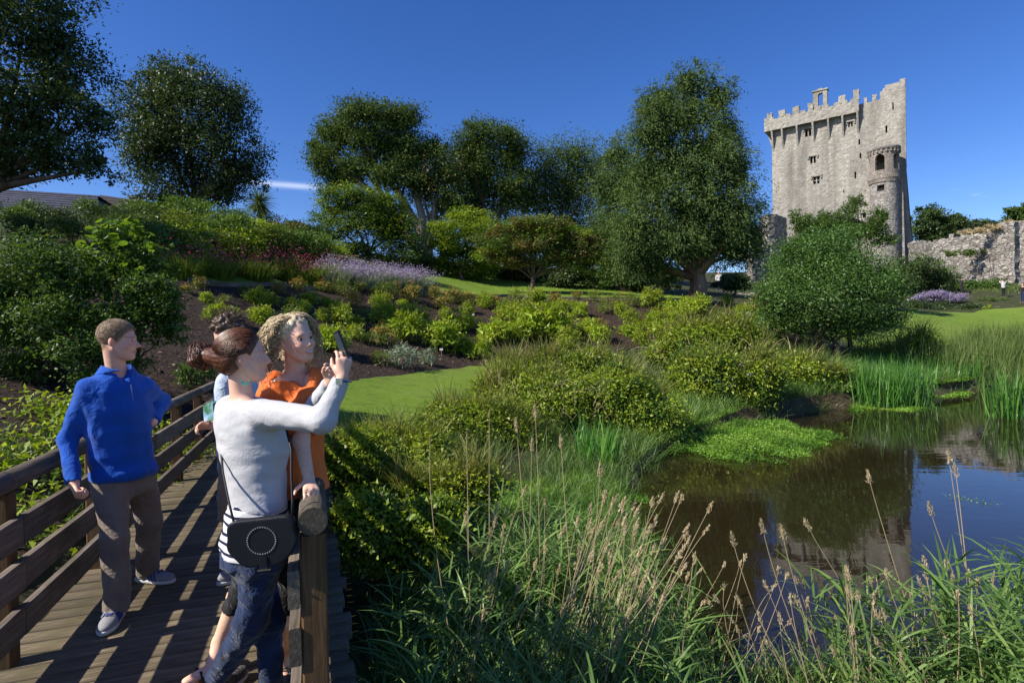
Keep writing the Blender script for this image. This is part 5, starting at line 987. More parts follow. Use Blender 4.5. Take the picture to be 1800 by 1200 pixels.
# ------------------------------------------------------------------ people
def fr(f, up=(0, 0, 1)):
    """frame matrix with columns forward, left, up"""
    f = unit(f); u = unit(up); l = unit(np.cross(u, f)); u = np.cross(f, l); return np.stack([f, l, u], 1)
class SDF:
    def __init__(s, lo, hi, h):
        s.lo = np.array(lo, float); s.h = h; s.n = np.ceil((np.array(hi) - s.lo) / h).astype(int) + 1
        s.D = np.full(s.n, 1.0, np.float32); s.ax = [(s.lo[i] + h * np.arange(s.n[i])).astype(np.float32) for i in range(3)]
    def sub(s, lo, hi):
        a = np.clip(((np.array(lo) - s.lo) / s.h).astype(int) - 1, 0, s.n - 1); b = np.clip(((np.array(hi) - s.lo) / s.h).astype(int) + 3, 1, s.n)
        sl = tuple(slice(i, j) for i, j in zip(a, b)); return sl, s.ax[0][sl[0]][:, None, None], s.ax[1][sl[1]][None, :, None], s.ax[2][sl[2]][None, None, :]
    def comb(s, sl, d, k, op='u'):
        D = s.D[sl]
        if op == 'u':
            if k <= 0: s.D[sl] = np.minimum(D, d); return
            h = np.clip(.5 + .5 * (D - d) / k, 0, 1); s.D[sl] = D * (1 - h) + d * h - k * h * (1 - h)
        elif op == 's':
            h = np.clip(.5 - .5 * (D + d) / k, 0, 1); s.D[sl] = D * (1 - h) - d * h + k * h * (1 - h)
    def cone(s, a, b, ra, rb, k=.02, cut=None, op='u', cut0=False):
        a = np.array(a, float); b = np.array(b, float); m = max(ra, rb) + k * 1.2 + .02
        sl, X, Y, Z = s.sub(np.minimum(a, b) - m, np.maximum(a, b) + m); e = b - a; L2 = e @ e
        t = np.clip(((X - a[0]) * e[0] + (Y - a[1]) * e[1] + (Z - a[2]) * e[2]) / L2, 0, 1)
        d = np.sqrt((X - a[0] - t * e[0]) ** 2 + (Y - a[1] - t * e[1]) ** 2 + (Z - a[2] - t * e[2]) ** 2) - (ra + (rb - ra) * t)
        if cut is not None: n = unit(e); d = np.maximum(d, (X - b[0]) * n[0] + (Y - b[1]) * n[1] + (Z - b[2]) * n[2] - cut)
        s.comb(sl, d, k, op)
    def ell(s, c, r, R=None, k=.02, op='u'):
        c = np.array(c, float); r = np.array(r, float); R = np.eye(3) if R is None else R; m = r.max() + k + .02; sl, X, Y, Z = s.sub(c - m, c + m)
        x, y, z = X - c[0], Y - c[1], Z - c[2]; q = [R[0, i] * x + R[1, i] * y + R[2, i] * z for i in range(3)]
        k0 = np.sqrt(sum((q[i] / r[i]) ** 2 for i in range(3))); k1 = np.sqrt(sum((q[i] / r[i] ** 2) ** 2 for i in range(3))) + 1e-6; s.comb(sl, k0 * (k0 - 1) / k1, k, op)
    def stack(s, secs, R, k=.03, grow=0.0, z0=None, z1=None):
        """secs: (center xyz, halfwidth, halfdepth) rising in z; R frame forward,left,up"""
        zz = np.array([c[2] for c, w, d in secs]); z0 = zz[0] if z0 is None else z0; z1 = zz[-1] if z1 is None else z1
        C = np.array([c for c, w, d in secs]); m = .35; sl, X, Y, Z = s.sub(C.min(0) - m, C.max(0) + m); z = Z[0, 0]
        ip = lambda v: np.interp(z, zz, v).astype(np.float32)[None, None, :]
        # smooth interpolation
        cx, cy_, w, dp = ip(C[:, 0]), ip(C[:, 1]), ip([w for c, w, d in secs]) + grow, ip([d for c, w, d in secs]) + grow
        x, y = X - cx, Y - cy_; u = R[0, 1] * x + R[1, 1] * y; v = R[0, 0] * x + R[1, 0] * y
        d = (np.sqrt((u / w) ** 2 + (v / dp) ** 2) - 1) * np.minimum(w, dp); d = np.maximum(d, np.maximum(Z - z1, z0 - Z)); s.comb(sl, d, k)
    def wrinkle(s, amp, freq, stretch=(1, 1, 1), seed=0):
        r = np.random.default_rng(seed); X, Y, Z = s.ax[0][:, None, None] * stretch[0], s.ax[1][None, :, None] * stretch[1], s.ax[2][None, None, :] * stretch[2]; m = np.abs(s.D) < .03
        i, j, k = np.nonzero(m); x, y, z = s.ax[0][i] * stretch[0], s.ax[1][j] * stretch[1], s.ax[2][k] * stretch[2]; o = np.zeros(len(x))
        for q in range(6):
            v = r.normal(0, 1, 3); v = v / np.linalg.norm(v) * freq * r.uniform(.6, 1.8); w = r.normal(0, 1, 3) * freq * .35; o += (np.abs(np.sin(x * v[0] + y * v[1] + z * v[2] + 1.3 * np.sin(x * w[0] + y * w[1] + z * w[2]) + r.uniform(0, 6))) - .5)
        s.D[i, j, k] += (amp * o / 2).astype(np.float32)
    def mesh(s):
        D = s.D.copy(); D[[0, -1]] = 1; D[:, [0, -1]] = 1; D[:, :, [0, -1]] = 1; ins = D < 0; n = np.array(D.shape) - 1
        c = np.zeros(n, np.int8)
        for o in np.ndindex(2, 2, 2): c += ins[o[0]:o[0] + n[0], o[1]:o[1] + n[1], o[2]:o[2] + n[2]]
        I = np.stack(np.nonzero((c > 0) & (c < 8)), 1); vid = np.full(n, -1, np.int32); vid[I[:, 0], I[:, 1], I[:, 2]] = np.arange(len(I))
        acc = np.zeros((len(I), 3)); cnt = np.zeros(len(I))
        for ax in range(3):
            o1, o2 = [q for q in range(3) if q != ax]
            for p, q in ((0, 0), (0, 1), (1, 0), (1, 1)):
                a = I.copy(); a[:, o1] += p; a[:, o2] += q; b = a.copy(); b[:, ax] += 1; da = D[a[:, 0], a[:, 1], a[:, 2]]; db = D[b[:, 0], b[:, 1], b[:, 2]]; m = (da < 0) != (db < 0)
                t = np.where(m, da / np.where(m, da - db, 1), 0); pt = a.astype(float); pt[:, ax] += t; acc[m] += pt[m]; cnt += m
        V = s.lo + acc / cnt[:, None] * s.h; Q = []
        for ax in range(3):
            o1, o2 = (ax + 1) % 3, (ax + 2) % 3; sl0 = [slice(1, -1)] * 3; sl0[ax] = slice(0, -1); sl1 = list(sl0); sl1[ax] = slice(1, None)
            A = ins[tuple(sl0)]; B = ins[tuple(sl1)]; E = np.stack(np.nonzero(A != B), 1)
            if not len(E): continue
            fl = A[E[:, 0], E[:, 1], E[:, 2]]; E = E + 1; E[:, ax] -= 1
            g = lambda p, q: vid[tuple((E - np.eye(3, dtype=int)[o1] * p - np.eye(3, dtype=int)[o2] * q).T)]
            q4 = np.stack([g(1, 1), g(0, 1), g(0, 0), g(1, 0)], 1); q4[~fl] = q4[~fl][:, ::-1]; Q.append(q4)
        Q = np.concatenate(Q); Q = Q[(Q >= 0).all(1)]; return V, Q
    def laplace(s, V, Q, it=2, lam=.5):
        e = np.concatenate([Q[:, [0, 1]], Q[:, [1, 2]], Q[:, [2, 3]], Q[:, [3, 0]]]); e = np.concatenate([e, e[:, ::-1]]); n = len(V); c = np.bincount(e[:, 0], minlength=n)[:, None] + 1e-9
        for _ in range(it):
            a = np.stack([np.bincount(e[:, 0], V[e[:, 1], i], n) for i in range(3)], 1) / c; V = V + lam * (a - V)
        return V
    def build(s, name, mat, parent, it=2, col=None):
        V, Q = s.mesh(); V = s.laplace(V, Q, it); o = np.array(parent.location) if parent is not None else np.zeros(3)
        return link(name, new_mesh(name, V - o, [Q], True, None, [mat], None, col(V) if col else None), parent)

def cloth(name, c, rough=.85, weave=260, var=.12, sheen=.2, fold=14, crease=.45):
    m, t, out = nodes(name); b = N(t, 'ShaderNodeBsdfPrincipled', i_Roughness=rough); b.inputs['Specular IOR Level'].default_value = .2; b.inputs['Sheen Weight'].default_value = sheen
    v = coords(t); col = ramp_node(t, noise(t, v, 9, 5), [(.3, tuple(x * (1 - var) for x in c)), (.7, tuple(min(1, x * (1 + var)) for x in c))]); t.links.new(col, b.inputs['Base Color'])
    n1 = noise(t, v, fold * .55, 3, .55, 1.6); ma = N(t, 'ShaderNodeMath', operation='SUBTRACT'); ma.inputs[1].default_value = .5; t.links.new(n1, ma.inputs[0]); mb_ = N(t, 'ShaderNodeMath', operation='ABSOLUTE'); t.links.new(ma.outputs[0], mb_.inputs[0]); mc = N(t, 'ShaderNodeMath', operation='POWER'); mc.inputs[1].default_value = .6; t.links.new(mb_.outputs[0], mc.inputs[0])
    t.links.new(bump(t, noise(t, v, weave, 2), .3, .002, bump(t, mc.outputs[0], crease, .03)), b.inputs['Normal']); t.links.new(b.outputs[0], out.inputs[0]); return m
M['blue'] = cloth('blue_fleece', (.004, .075, .40), crease=.28); M['taupe'] = cloth('taupe_cotton', (.19, .155, .13)); M['white_knit'] = cloth('white_knit', (.50, .50, .51), .9, 320, .05, crease=.14); M['orange'] = cloth('orange_silk', (.82, .17, .03), .6, 300, .08, .1, 9, .25)
M['denim'] = cloth('denim', (.007, .022, .070), .8, 400, .4); M['tan'] = cloth('tan_cotton', (.30, .2, .12)); M['pale_blue'] = cloth('pale_blue_cotton', (.5, .58, .68)); M['black_cloth'] = cloth('black_cloth', (.012, .012, .014)); M['dark_red'] = cloth('dark_red_cloth', (.2, .03, .03))
def skin():
    m, t, out = nodes('skin'); b = N(t, 'ShaderNodeBsdfPrincipled', i_Roughness=.5); b.inputs['Specular IOR Level'].default_value = .35
    a = N(t, 'ShaderNodeAttribute', attribute_name='paint'); c = mixc(t, 1.0, a.outputs['Color'], ramp_node(t, noise(t, coords(t), 55, 6, .65), [(.3, (.92, .80, .76)), (.55, (1.0, .97, .95)), (.75, (1.08, 1.06, 1.02))]), 'MULTIPLY')
    t.links.new(c, b.inputs['Base Color']); b.inputs['Subsurface Weight'].default_value = .08; b.inputs['Subsurface Radius'].default_value = (.012, .005, .003); b.inputs['Subsurface Scale'].default_value = .6
    t.links.new(bump(t, noise(t, coords(t), 220, 3), .12, .002), b.inputs['Normal']); t.links.new(b.outputs[0], out.inputs[0]); return m
M['skin'] = skin()
def hairmat(name, a, b_, c, sc=30, st=(1, 1, 1), bs_=.45):
    m, t, out = nodes(name); b = N(t, 'ShaderNodeBsdfPrincipled', i_Roughness=.42); b.inputs['Specular IOR Level'].default_value = .5; v = coords(t, st); n = noise(t, v, sc, 6, .65, .6)
    t.links.new(ramp_node(t, n, [(.3, a), (.5, b_), (.72, c)]), b.inputs['Base Color']); t.links.new(bump(t, n, bs_, .006), b.inputs['Normal']); t.links.new(b.outputs[0], out.inputs[0]); return m
M['hair_fair'] = hairmat('hair_fair', (.17, .11, .065), (.29, .20, .12), (.42, .31, .20), 60); M['hair_auburn'] = hairmat('hair_auburn', (.035, .012, .006), (.085, .028, .011), (.18, .062, .022), 70)
M['hair_blonde'] = hairmat('hair_blonde', (.40, .29, .15), (.60, .47, .28), (.78, .66, .45), 50); M['hair_brown'] = hairmat('hair_brown', (.035, .02, .012), (.09, .055, .03), (.20, .13, .08), 45)
def flat(name, c, rough=.5, metal=0.0, spec=.5):
    m, t, out = nodes(name); b = N(t, 'ShaderNodeBsdfPrincipled', i_Roughness=rough, i_Metallic=metal); b.inputs['Specular IOR Level'].default_value = spec
    n = noise(t, coords(t), 25, 4); t.links.new(ramp_node(t, n, [(.3, tuple(x * .85 for x in c)), (.7, tuple(min(1, x * 1.12) for x in c))]), b.inputs['Base Color']); t.links.new(bump(t, n, .08, .004), b.inputs['Normal']); t.links.new(b.outputs[0], out.inputs[0]); return m
M['eye_white'] = flat('eye_white', (.6, .58, .55), .15); M['iris'] = flat('iris', (.03, .045, .05), .1); M['teeth'] = flat('teeth', (.75, .72, .66), .25); M['leather'] = flat('black_leather', (.008, .009, .014), .55, 0, .3); M['leather_brown'] = flat('brown_leather', (.16, .06, .025), .5)
M['shoe_white'] = flat('shoe_white', (.55, .55, .56), .6); M['shoe_grey'] = flat('shoe_grey', (.25, .25, .27), .8); M['shoe_blue'] = flat('shoe_blue', (.02, .04, .18), .5); M['steel'] = flat('steel', (.6, .6, .6), .25, 1.0); M['phone'] = flat('phone_black', (.012, .010, .012), .2); M['turq'] = flat('turquoise', (.08, .34, .33), .35); M['stitch'] = flat('pale_stud', (.5, .5, .5), .4, .6)
def stripes():
    m, t, out = nodes('striped_jersey'); b = N(t, 'ShaderNodeBsdfPrincipled', i_Roughness=.9); b.inputs['Specular IOR Level'].default_value = .15
    g = t.nodes.new('ShaderNodeTexCoord'); sp = t.nodes.new('ShaderNodeSeparateXYZ'); t.links.new(g.outputs['Object'], sp.inputs[0])
    a = N(t, 'ShaderNodeMath', operation='MULTIPLY'); a.inputs[1].default_value = 27.0; t.links.new(sp.outputs[2], a.inputs[0]); f = N(t, 'ShaderNodeMath', operation='FRACT'); t.links.new(a.outputs[0], f.inputs[0]); gt = N(t, 'ShaderNodeMath', operation='GREATER_THAN'); gt.inputs[1].default_value = .66; t.links.new(f.outputs[0], gt.inputs[0])
    t.links.new(mixc(t, gt.outputs[0], (.66, .65, .66), (.018, .02, .05)), b.inputs['Base Color']); t.links.new(bump(t, noise(t, coords(t), 200, 2), .2, .002), b.inputs['Normal']); t.links.new(b.outputs[0], out.inputs[0]); return m
M['stripes'] = stripes()

def head(s, hc, R, sc, neck, smile=False, nr=.055, female=False):
    """adds a head with face to the body field; hc = centre between the ears"""
    T = lambda *p: hc + R @ (np.array(p) * sc)
    s.ell(T(-.012, 0, .035), np.array([.098, .076, .092]) * sc, R, .01); s.ell(T(.034, 0, -.032), np.array([.062, .060, .086]) * sc, R, .03)
    s.ell(T(.066 if female else .072, 0, -.099), np.array([.022, .022 if female else .028, .018 if female else .021]) * sc, R, .025)
    for y in (-1, 1):
        s.cone(T(-.005, y * .054, -.045), T(.055, y * .022, -.098), .018 * sc, .015 * sc, .025); s.ell(T(.062, y * .038, -.03), np.array([.026, .022, .022]) * sc, R, .02)
        s.ell(T(-.014, y * .078, -.006), np.array([.017, .009, .031]) * sc, R, .006)
    s.cone(T(.080, -.034, .024), T(.080, .034, .024), .012 * sc, .012 * sc, .014)
    for y in (-1, 1): s.ell(T(.097, y * .031, .004), np.array([.014, .016, .010]) * sc, R, .012, 's')
    s.cone(T(.087, 0, .012), T(.111 if female else .117, 0, -.028), .0075 * sc, (.0100 if female else .0115) * sc, .010); s.ell(T(.100, 0, -.033), np.array([.012, .017, .009]) * sc, R, .008)
    s.ell(T(.094, 0, -.060), np.array([.009, .021 if not smile else .027, .006]) * sc, R, .006); s.ell(T(.092, 0, -.071), np.array([.009, .018 if not smile else .024, .006]) * sc, R, .006)
    s.cone(T(-.034, 0, -.03), neck, nr * sc, nr * 1.05, .018)
def face_col(hc, R, sc, base, lip=(.42, .13, .11), brow=(.10, .06, .04), hair=None):
    base = np.array(base)
    def f(V):
        q = (V - hc) @ R / sc; C = np.repeat(np.append(base, 1)[None], len(V), 0); y = np.abs(q[:, 1])
        def mixin(m, c, k): C[:, :3] = C[:, :3] * (1 - (m * k)[:, None]) + np.array(c) * (m * k)[:, None]
        g = lambda x, s_: np.exp(-np.clip(x, -30, 30) ** 2 / s_ ** 2)
        fx = (q[:, 0] > .05)
        mixin(fx * g(q[:, 2] + .066, .0095) * g(y, .023), lip, .9); mixin(fx * g(q[:, 2] - .024, .0055) * g(y - .034, .018), brow, .8); mixin(fx * g(q[:, 2] + .022, .02) * g(y - .045, .02), base * [1.05, .72, .68], .6)
        mixin((q[:, 0] > .06) * g(q[:, 2] - .004, .0075) * g(y - .031, .015), base * [.55, .42, .4], .6); mixin(g(y - .08, .01) * g(q[:, 2] + .006, .03) * g(q[:, 0] + .014, .03), base * [1.05, .72, .66], .7)
        if hair is not None: m = np.clip((-(q[:, 0] * .75 - q[:, 2] * .45 + .016)) / .012, 0, 1) * np.clip((q[:, 2] + .075) / .02, 0, 1) * (np.abs(q[:, 2]) < .2) * (np.hypot(q[:, 0], q[:, 1]) < .2) * (1 - (y > .079)); mixin(m, hair, .85)
        return C
    return f
def eyes(hc, R, sc, par):
    o = np.array(par.location)
    for y in (-1, 1):
        mb = MB(); c = hc + R @ (np.array([.0765, y * .031, .004]) * sc); r = .0118 * sc
        a = np.linspace(0, math.pi, 9); prof = np.stack([np.sin(a) * r, -np.cos(a) * r], 1); mb.lathe(prof, (0, 0, 0), 12); V = mb.V[0]; V2 = np.stack([V[:, 2], V[:, 0], V[:, 1]], 1) @ R.T; mb.V[0] = V2
        mi = None; me = mb.mesh('eye', [M['eye_white'], M['iris']], True); nq = len(me.polygons); me.polygons.foreach_set('material_index', (np.arange(nq) // 12 >= 6).astype(np.int32)); link('eye', me, par, loc=c - o)
def hand(s, wrist, x, z, side=1, curl=(.5, .6, .7, .8), thumb=(.5, .8, -.3), sc=1.0, wr=.026, spread=.0):
    """x = finger direction, z = back of the hand, side=+1 thumb on the left of x seen from the back"""
    x = unit(x); z = unit(np.array(z) - x * (np.array(z) @ x)); y = np.cross(z, x) * side; T = lambda a, b, c: wrist + (x * a + y * b + z * c) * sc
    s.cone(T(0, 0, 0), T(.075, .026, 0), wr * sc * .85, .013 * sc, .012); s.cone(T(0, 0, 0), T(.075, -.026, 0), wr * sc * .8, .012 * sc, .012); s.cone(T(.02, 0, 0), T(.08, 0, .002), .016 * sc, .013 * sc, .012)
    for i, (b, L) in enumerate(((.030, .072), (.010, .080), (-.010, .074), (-.029, .058))):
        p = T(.082 - abs(b) * .15, b, 0); an = 0.15; w = b * spread
        for f, r in ((.45, .0088), (.32, .0080), (.28, .0070)):
            an += curl[i] * (1.0 if f == .45 else 1.15); q = p + (x * math.cos(an) - z * math.sin(an) + y * w * 6) * L * f * sc; s.cone(p, q, r * sc, (r - .0006) * sc, .003); p = q
    p = T(.022, .026, -.004); t = unit(x * thumb[0] + y * thumb[1] + z * thumb[2]); q = p + t * .042 * sc; s.cone(p, q, .0125 * sc, .0102 * sc, .008); t2 = unit(t + x * .7 - y * .35); s.cone(q, q + t2 * .03 * sc, .0098 * sc, .0075 * sc, .003)
def shoe(name, par, heel, toe, up, mat_u, mat_s, wd=.045, stripe=None, h=.085):
    d = unit(toe - heel); L = np.linalg.norm(toe - heel); u = unit(up); l = np.cross(u, d); R = np.stack([d, l, u], 1)
    s = SDF(np.minimum(heel, toe) - .12, np.maximum(heel, toe) + [.12, .12, .16], .006)
    s.ell(heel + d * L * .28 + u * .045, (L * .32, wd * .85, .045), R, .01); s.ell(heel + d * L * .70 + u * .033, (L * .34, wd, .034), R, .03); s.cone(heel + d * L * .25 + u * .05, heel + d * L * .22 + u * h, .042, .040, .03, cut=.0)
    sl, X, Y, Z = s.sub(s.lo, s.lo + s.n * s.h); dp = (X - heel[0]) * u[0] + (Y - heel[1]) * u[1] + (Z - heel[2]) * u[2]; s.D[sl] = np.maximum(s.D[sl], .018 - dp); up_ = s.build(name, mat_u, par, 2)
    s2 = SDF(np.minimum(heel, toe) - .12, np.maximum(heel, toe) + [.12, .12, .16], .006); s2.ell(heel + d * L * .26 + u * .02, (L * .33, wd * .92, .06), R, .02); s2.ell(heel + d * L * .70 + u * .02, (L * .36, wd * 1.06, .06), R, .03)
    dp = (X - heel[0]) * u[0] + (Y - heel[1]) * u[1] + (Z - heel[2]) * u[2]; s2.D[sl] = np.maximum(s2.D[sl], np.maximum(dp - .026, -dp)); 
    V, Q = s2.mesh(); V = s2.laplace(V, Q, 1); link('sole', new_mesh('sole', V - np.array(par.location), [Q], True, None, [mat_s]), up_).matrix_parent_inverse = Matrix()
    if stripe is not None:
        mb = MB()
        for f in (.42, .52, .62):
            for sd in (-1, 1):
                a = heel + d * L * (f + .06) + l * sd * (wd * 1.0) + u * .028; b = heel + d * L * (f - .06) + l * sd * wd * .62 + u * .072; mb.tube([a, a * .5 + b * .5 + l * sd * .004, b], .006, 5)
        for f in (.45, .52, .59, .66): mb.tube([heel + d * L * f + l * .02 + u * .073, heel + d * L * f - l * .02 + u * .073], .0045, 4)
        mb.V = [v - np.array(par.location) for v in mb.V]; mb.build('laces', stripe, up_)
    return up_
def strands(par, roots, dirs, n, mat, L, r=.0016, curl=0.0, seg=10, grav=.4, name='hair_strands'):
    mb = MB(); o = np.array(par.location)
    for i in range(len(roots)):
        p = np.array(roots[i], float); d = unit(dirs[i]); pts = [p]; ln = L * rng.uniform(.6, 1.2); ph = rng.uniform(0, 6.28); a = unit(np.cross(d, [.3, .2, 1])); b = np.cross(d, a); q = p.copy()
        for k in range(seg):
            d = unit(d + np.array([0, 0, -1]) * grav * 1.5 / seg); q = q + d * ln / seg; w = curl * min(1, k / 3); pts.append(q + w * (a * math.cos(ph + k * 1.35) + b * math.sin(ph + k * 1.35)))
        mb.tube(np.array(pts) - o, np.linspace(r, r * .55, seg + 1), 3, False)
    return mb.build(name, mat, par, True, kind='stuff')

def person(loc, label, group=None):
    o = empty('person', loc); tag(o, label, 'person', group); return o
SK = (.74, .46, .34)
# ---- man in the blue zip jumper -------------------------------------------------------------
man = person(P(230, 1070, 3.6) * [1, 1, 0], 'man in bright blue zip jumper and taupe trousers, hand on hip'); FM = fr((.87, -.5, 0)); mo = np.array(man.location)
hcm = P(208, 599, 3.52); RM = fr((.95, .28, -.05), (.02, 0, 1)); scm = .98; nkm = P(205, 652, 3.545)
Rs, Re, Rw = P(153, 682, 3.42), P(118, 772, 3.42), P(130, 850, 3.30); Ls, Le, Lw = P(254, 676, 3.66), P(284, 704, 3.92), P(268, 742, 3.70)
Rh, Rk, Ra = P(188, 818, 3.55), P(203, 945, 3.44), P(205, 1066, 3.40); Lh, Lk, La = P(242, 816, 3.70), P(262, 915, 3.84), P(258, 1004, 3.94)
secm = [(P(217, 868, 3.62), .165, .115), (P(216, 820, 3.61), .172, .122), (P(212, 775, 3.58), .165, .118), (P(208, 725, 3.56), .178, .125), (P(206, 686, 3.55), .172, .115), (P(206, 664, 3.55), .125, .09), (P(206, 646, 3.55), .075, .072)]
lo, hi = np.array([-3.05, 3.05, -.02]), np.array([-2.0, 4.25, 1.86])
s = SDF(lo, hi, .0070); s.stack(secm, FM, .03, -.028)
for a, b, c in ((Rs, Re, Rw), (Ls, Le, Lw)): s.cone(a, b, .05, .04, .03); s.cone(b, c, .042, .028, .02)
for a, b, c in ((Rh, Rk, Ra), (Lh, Lk, La)): s.cone(a, b, .075, .055, .03); s.cone(b, c, .055, .038, .02); s.cone(c, c - [0, 0, .05], .036, .035, .01)
head(s, hcm, RM, scm, nkm, nr=.053); hand(s, Rw, P(140, 884, 3.24) - Rw, (-.8, -.45, .1), -1, (.9, 1.0, 1.05, 1.1), (.6, .5, -.6), .98); hand(s, Lw, (-.5, -.6, -.5), (.6, .5, .3), 1, (.5, .6, .6, .7))
s.build('body', M['skin'], man, 1, face_col(hcm, RM, scm, SK, hair=(.24, .16, .10))); eyes(hcm, RM, scm, man)
s = SDF(lo, hi, .0075); s.stack([(c, w * 1.0, d) for c, w, d in secm[:-1]] + [(P(206, 650, 3.55), .085, .075)], FM, .03, .016, z0=P(213, 836, 3.6)[2])
s.ell(P(222, 828, 3.60), (.14, .18, .06), FM, .05)
s.cone(Rs, Re, .060, .052, .05); s.cone(Re, Rw, .052, .042, .03, cut=-.004); s.cone(Ls, Le, .060, .052, .05); s.cone(Le, Lw, .062, .045, .03, cut=-.01)
s.cone(nkm + FM[:, 0] * .03 + [0, 0, .06], nkm + FM[:, 0] * .105 + [0, 0, -.055], .056, .012, .008, op='s'); s.cone(Rw + (Re - Rw) * .26, Rw, .050, .047, .004, cut=-.002); s.wrinkle(.007, 18, (1, 1, .7), 3); s.wrinkle(.003, 45, (1, 1, 1.3), 4)
sl, X, Y, Z = s.sub(lo, hi); t0 = P(150, 845, 3.5); s.D[sl] = np.maximum(s.D[sl], (P(213, 836, 3.6)[2] - .015 - .08 * (X - P(213, 836, 3.6)[0])) - Z + 0 * Y + np.where((X < -2.62) | (X > -2.14), -.5, 0)); jm = s.build('jumper', M['blue'], man, 3)
s = SDF(hcm - .25, hcm + [.25, .25, .02], .006); cb = nkm + [0, 0, .014]; s.cone(cb - [0, 0, .03], cb + [0, 0, .035], .112, .074, .005); s.cone(cb - [0, 0, .05], cb + [0, 0, .1], .098, .055, .004, op='s'); sl, X, Y, Z = s.sub(s.lo, s.lo + s.n * s.h); s.D[sl] = np.maximum(s.D[sl], np.maximum(np.maximum(Z - (cb[2] + .036) + .45 * ((X - cb[0]) * .87 - (Y - cb[1]) * .5), cb[2] - .035 - Z + .25 * ((X - cb[0]) * .87 - (Y - cb[1]) * .5)), .045 - np.abs((X - cb[0]) * .5 + (Y - cb[1]) * .87) - (.12 - ((X - cb[0]) * .87 - (Y - cb[1]) * .5)) * .9)); s.build('collar', M['blue'], man, 2)
mb = MB(); zz = [P(230, 676, 3.455), P(232, 688, 3.435), P(234, 702, 3.425)]; mb.tube(np.array(zz) - mo, .0032, 5); mb.build('zip', M['shoe_blue'], man)
s = SDF(lo, [hi[0], hi[1], 1.05], .008); s.stack(secm[:3], FM, .03, .004); s.ell(P(215, 850, 3.62), (.12, .165, .10), FM, .05)
for a, b, c, n_ in ((Rh, Rk, Ra, 1), (Lh, Lk, La, 2)): s.cone(a, b, .098, .082, .04); s.cone(b, c - [0, 0, .03], .082, .075, .03, cut=.0)
sl, X, Y, Z = s.sub(lo, hi); s.D[sl] = np.maximum(s.D[sl], Z - .96 + 0 * X + 0 * Y); s.wrinkle(.008, 18, (1, 1, .5), 8); s.wrinkle(.004, 50, (.8, .8, 1.2), 9); s.build('trousers', M['taupe'], man, 3)
mb = MB()
s = SDF(hcm - .2, hcm + .2, .005); s.ell(hcm + RM @ (np.array([-.013, 0, .043]) * scm), np.array([.103, .081, .093]) * scm, RM, .0); sl, X, Y, Z = s.sub(s.lo, s.lo + s.n * s.h); q = [RM[0, i] * (X - hcm[0]) + RM[1, i] * (Y - hcm[1]) + RM[2, i] * (Z - hcm[2]) for i in range(3)]
s.D[sl] = np.maximum(s.D[sl], np.maximum(q[0] * .80 - q[2] * .6 - .018, -.068 - q[2] - .3 * q[0])); s.wrinkle(.003, 90, seed=5); s.build('hair', M['hair_fair'], man, 2)
def lay_hair(par, hc, R, sc, c, r, roots, target, mat, rad, seg=8, bulge=1.03, part=.0):
    """strands lying on the scalp ellipsoid, combed from each root direction towards a target direction"""
    mb = MB(); o = np.array(par.location); c = np.array(c); r = np.array(r); tg = unit(target) if np.ndim(target) == 1 else None
    for v in roots:
        t = tg if tg is not None else unit(v + rng.normal(0, .12, 3) + np.array(target[0])); f1 = rng.uniform(.75, 1.0) if tg is not None else 1.0; pts = []
        for k in range(seg):
            f = k / (seg - 1) * f1; d = unit(v * (1 - f) + t * f); w = bulge + .02 * math.sin(f * 3.1) + rng.normal(0, .003); pts.append(hc + R @ ((c + d * r * w) * sc))
        mb.tube(np.array(pts) - o, np.linspace(rad, rad * .6, seg), 3, False)
    return mb.build('hair_strands', mat, par, True, kind='stuff')
rv = rdir(5200, .2); rv = rv[(rv[:, 0] * .80 * .103 - (rv[:, 2] * .093 + .043) * .6 < .013) & (rv[:, 2] * .093 + .043 > -.06)]
lay_hair(man, hcm, RM, scm, (-.013, 0, .043), (.103, .081, .093), rv[:2300], [(.22, .02, -.10)], M['hair_fair'], .0012, 4, 1.025)
gz = lambda p: np.array([p[0], p[1], .0])
shoe('shoe', man, gz(Ra) + [-.03, .07, .003], gz(Ra) + [.06, -.20, .003], (0, 0, 1), M['shoe_grey'], M['shoe_white'], .05, M['shoe_blue']); shoe('shoe', man, gz(La) + [-.06, .0, .003], gz(La) + [.21, -.05, .003], (0, 0, 1), M['shoe_grey'], M['shoe_white'], .05, M['shoe_blue'])

# ---- woman in the white cardigan taking the picture -----------------------------------------
wom = person(P(440, 1150, 2.47) * [1, 1, 0], 'woman in white cardigan and jeans with auburn bun, holding up a phone'); FW = fr((.64, .77, 0)); woo = np.array(wom.location)
hcw = P(429, 628, 2.47); RW = fr((.90, .43, .06), (-.06, 0, 1)); scw = .90; nkw = P(424, 690, 2.48)
wRs, wRe, wRw = P(462, 726, 2.37), P(566, 738, 2.26), P(602, 664, 2.30); wLs, wLe, wLw = P(406, 718, 2.59), P(532, 742, 2.66), P(581, 672, 2.47)
wRh, wRk, wRa = P(470, 940, 2.40), P(441, 1092, 2.44), P(378, 1196, 2.62); wLh, wLk, wLa = P(430, 940, 2.54), P(474, 1090, 2.54), P(476, 1216, 2.56)
secw = [(P(448, 985, 2.47), .165, .125), (P(449, 950, 2.47), .172, .128), (P(452, 915, 2.47), .150, .115), (P(454, 880, 2.47), .126, .102), (P(450, 835, 2.475), .128, .106), (P(445, 790, 2.48), .150, .122), (P(434, 745, 2.48), .158, .112), (P(428, 715, 2.48), .145, .09), (P(425, 700, 2.48), .09, .065), (P(424, 688, 2.48), .055, .055)]
lo, hi = np.array([-1.60, 2.05, -.02]), np.array([-.55, 2.95, 1.80])
s = SDF(lo, hi, .0070); s.stack(secw, FW, .03, -.024)
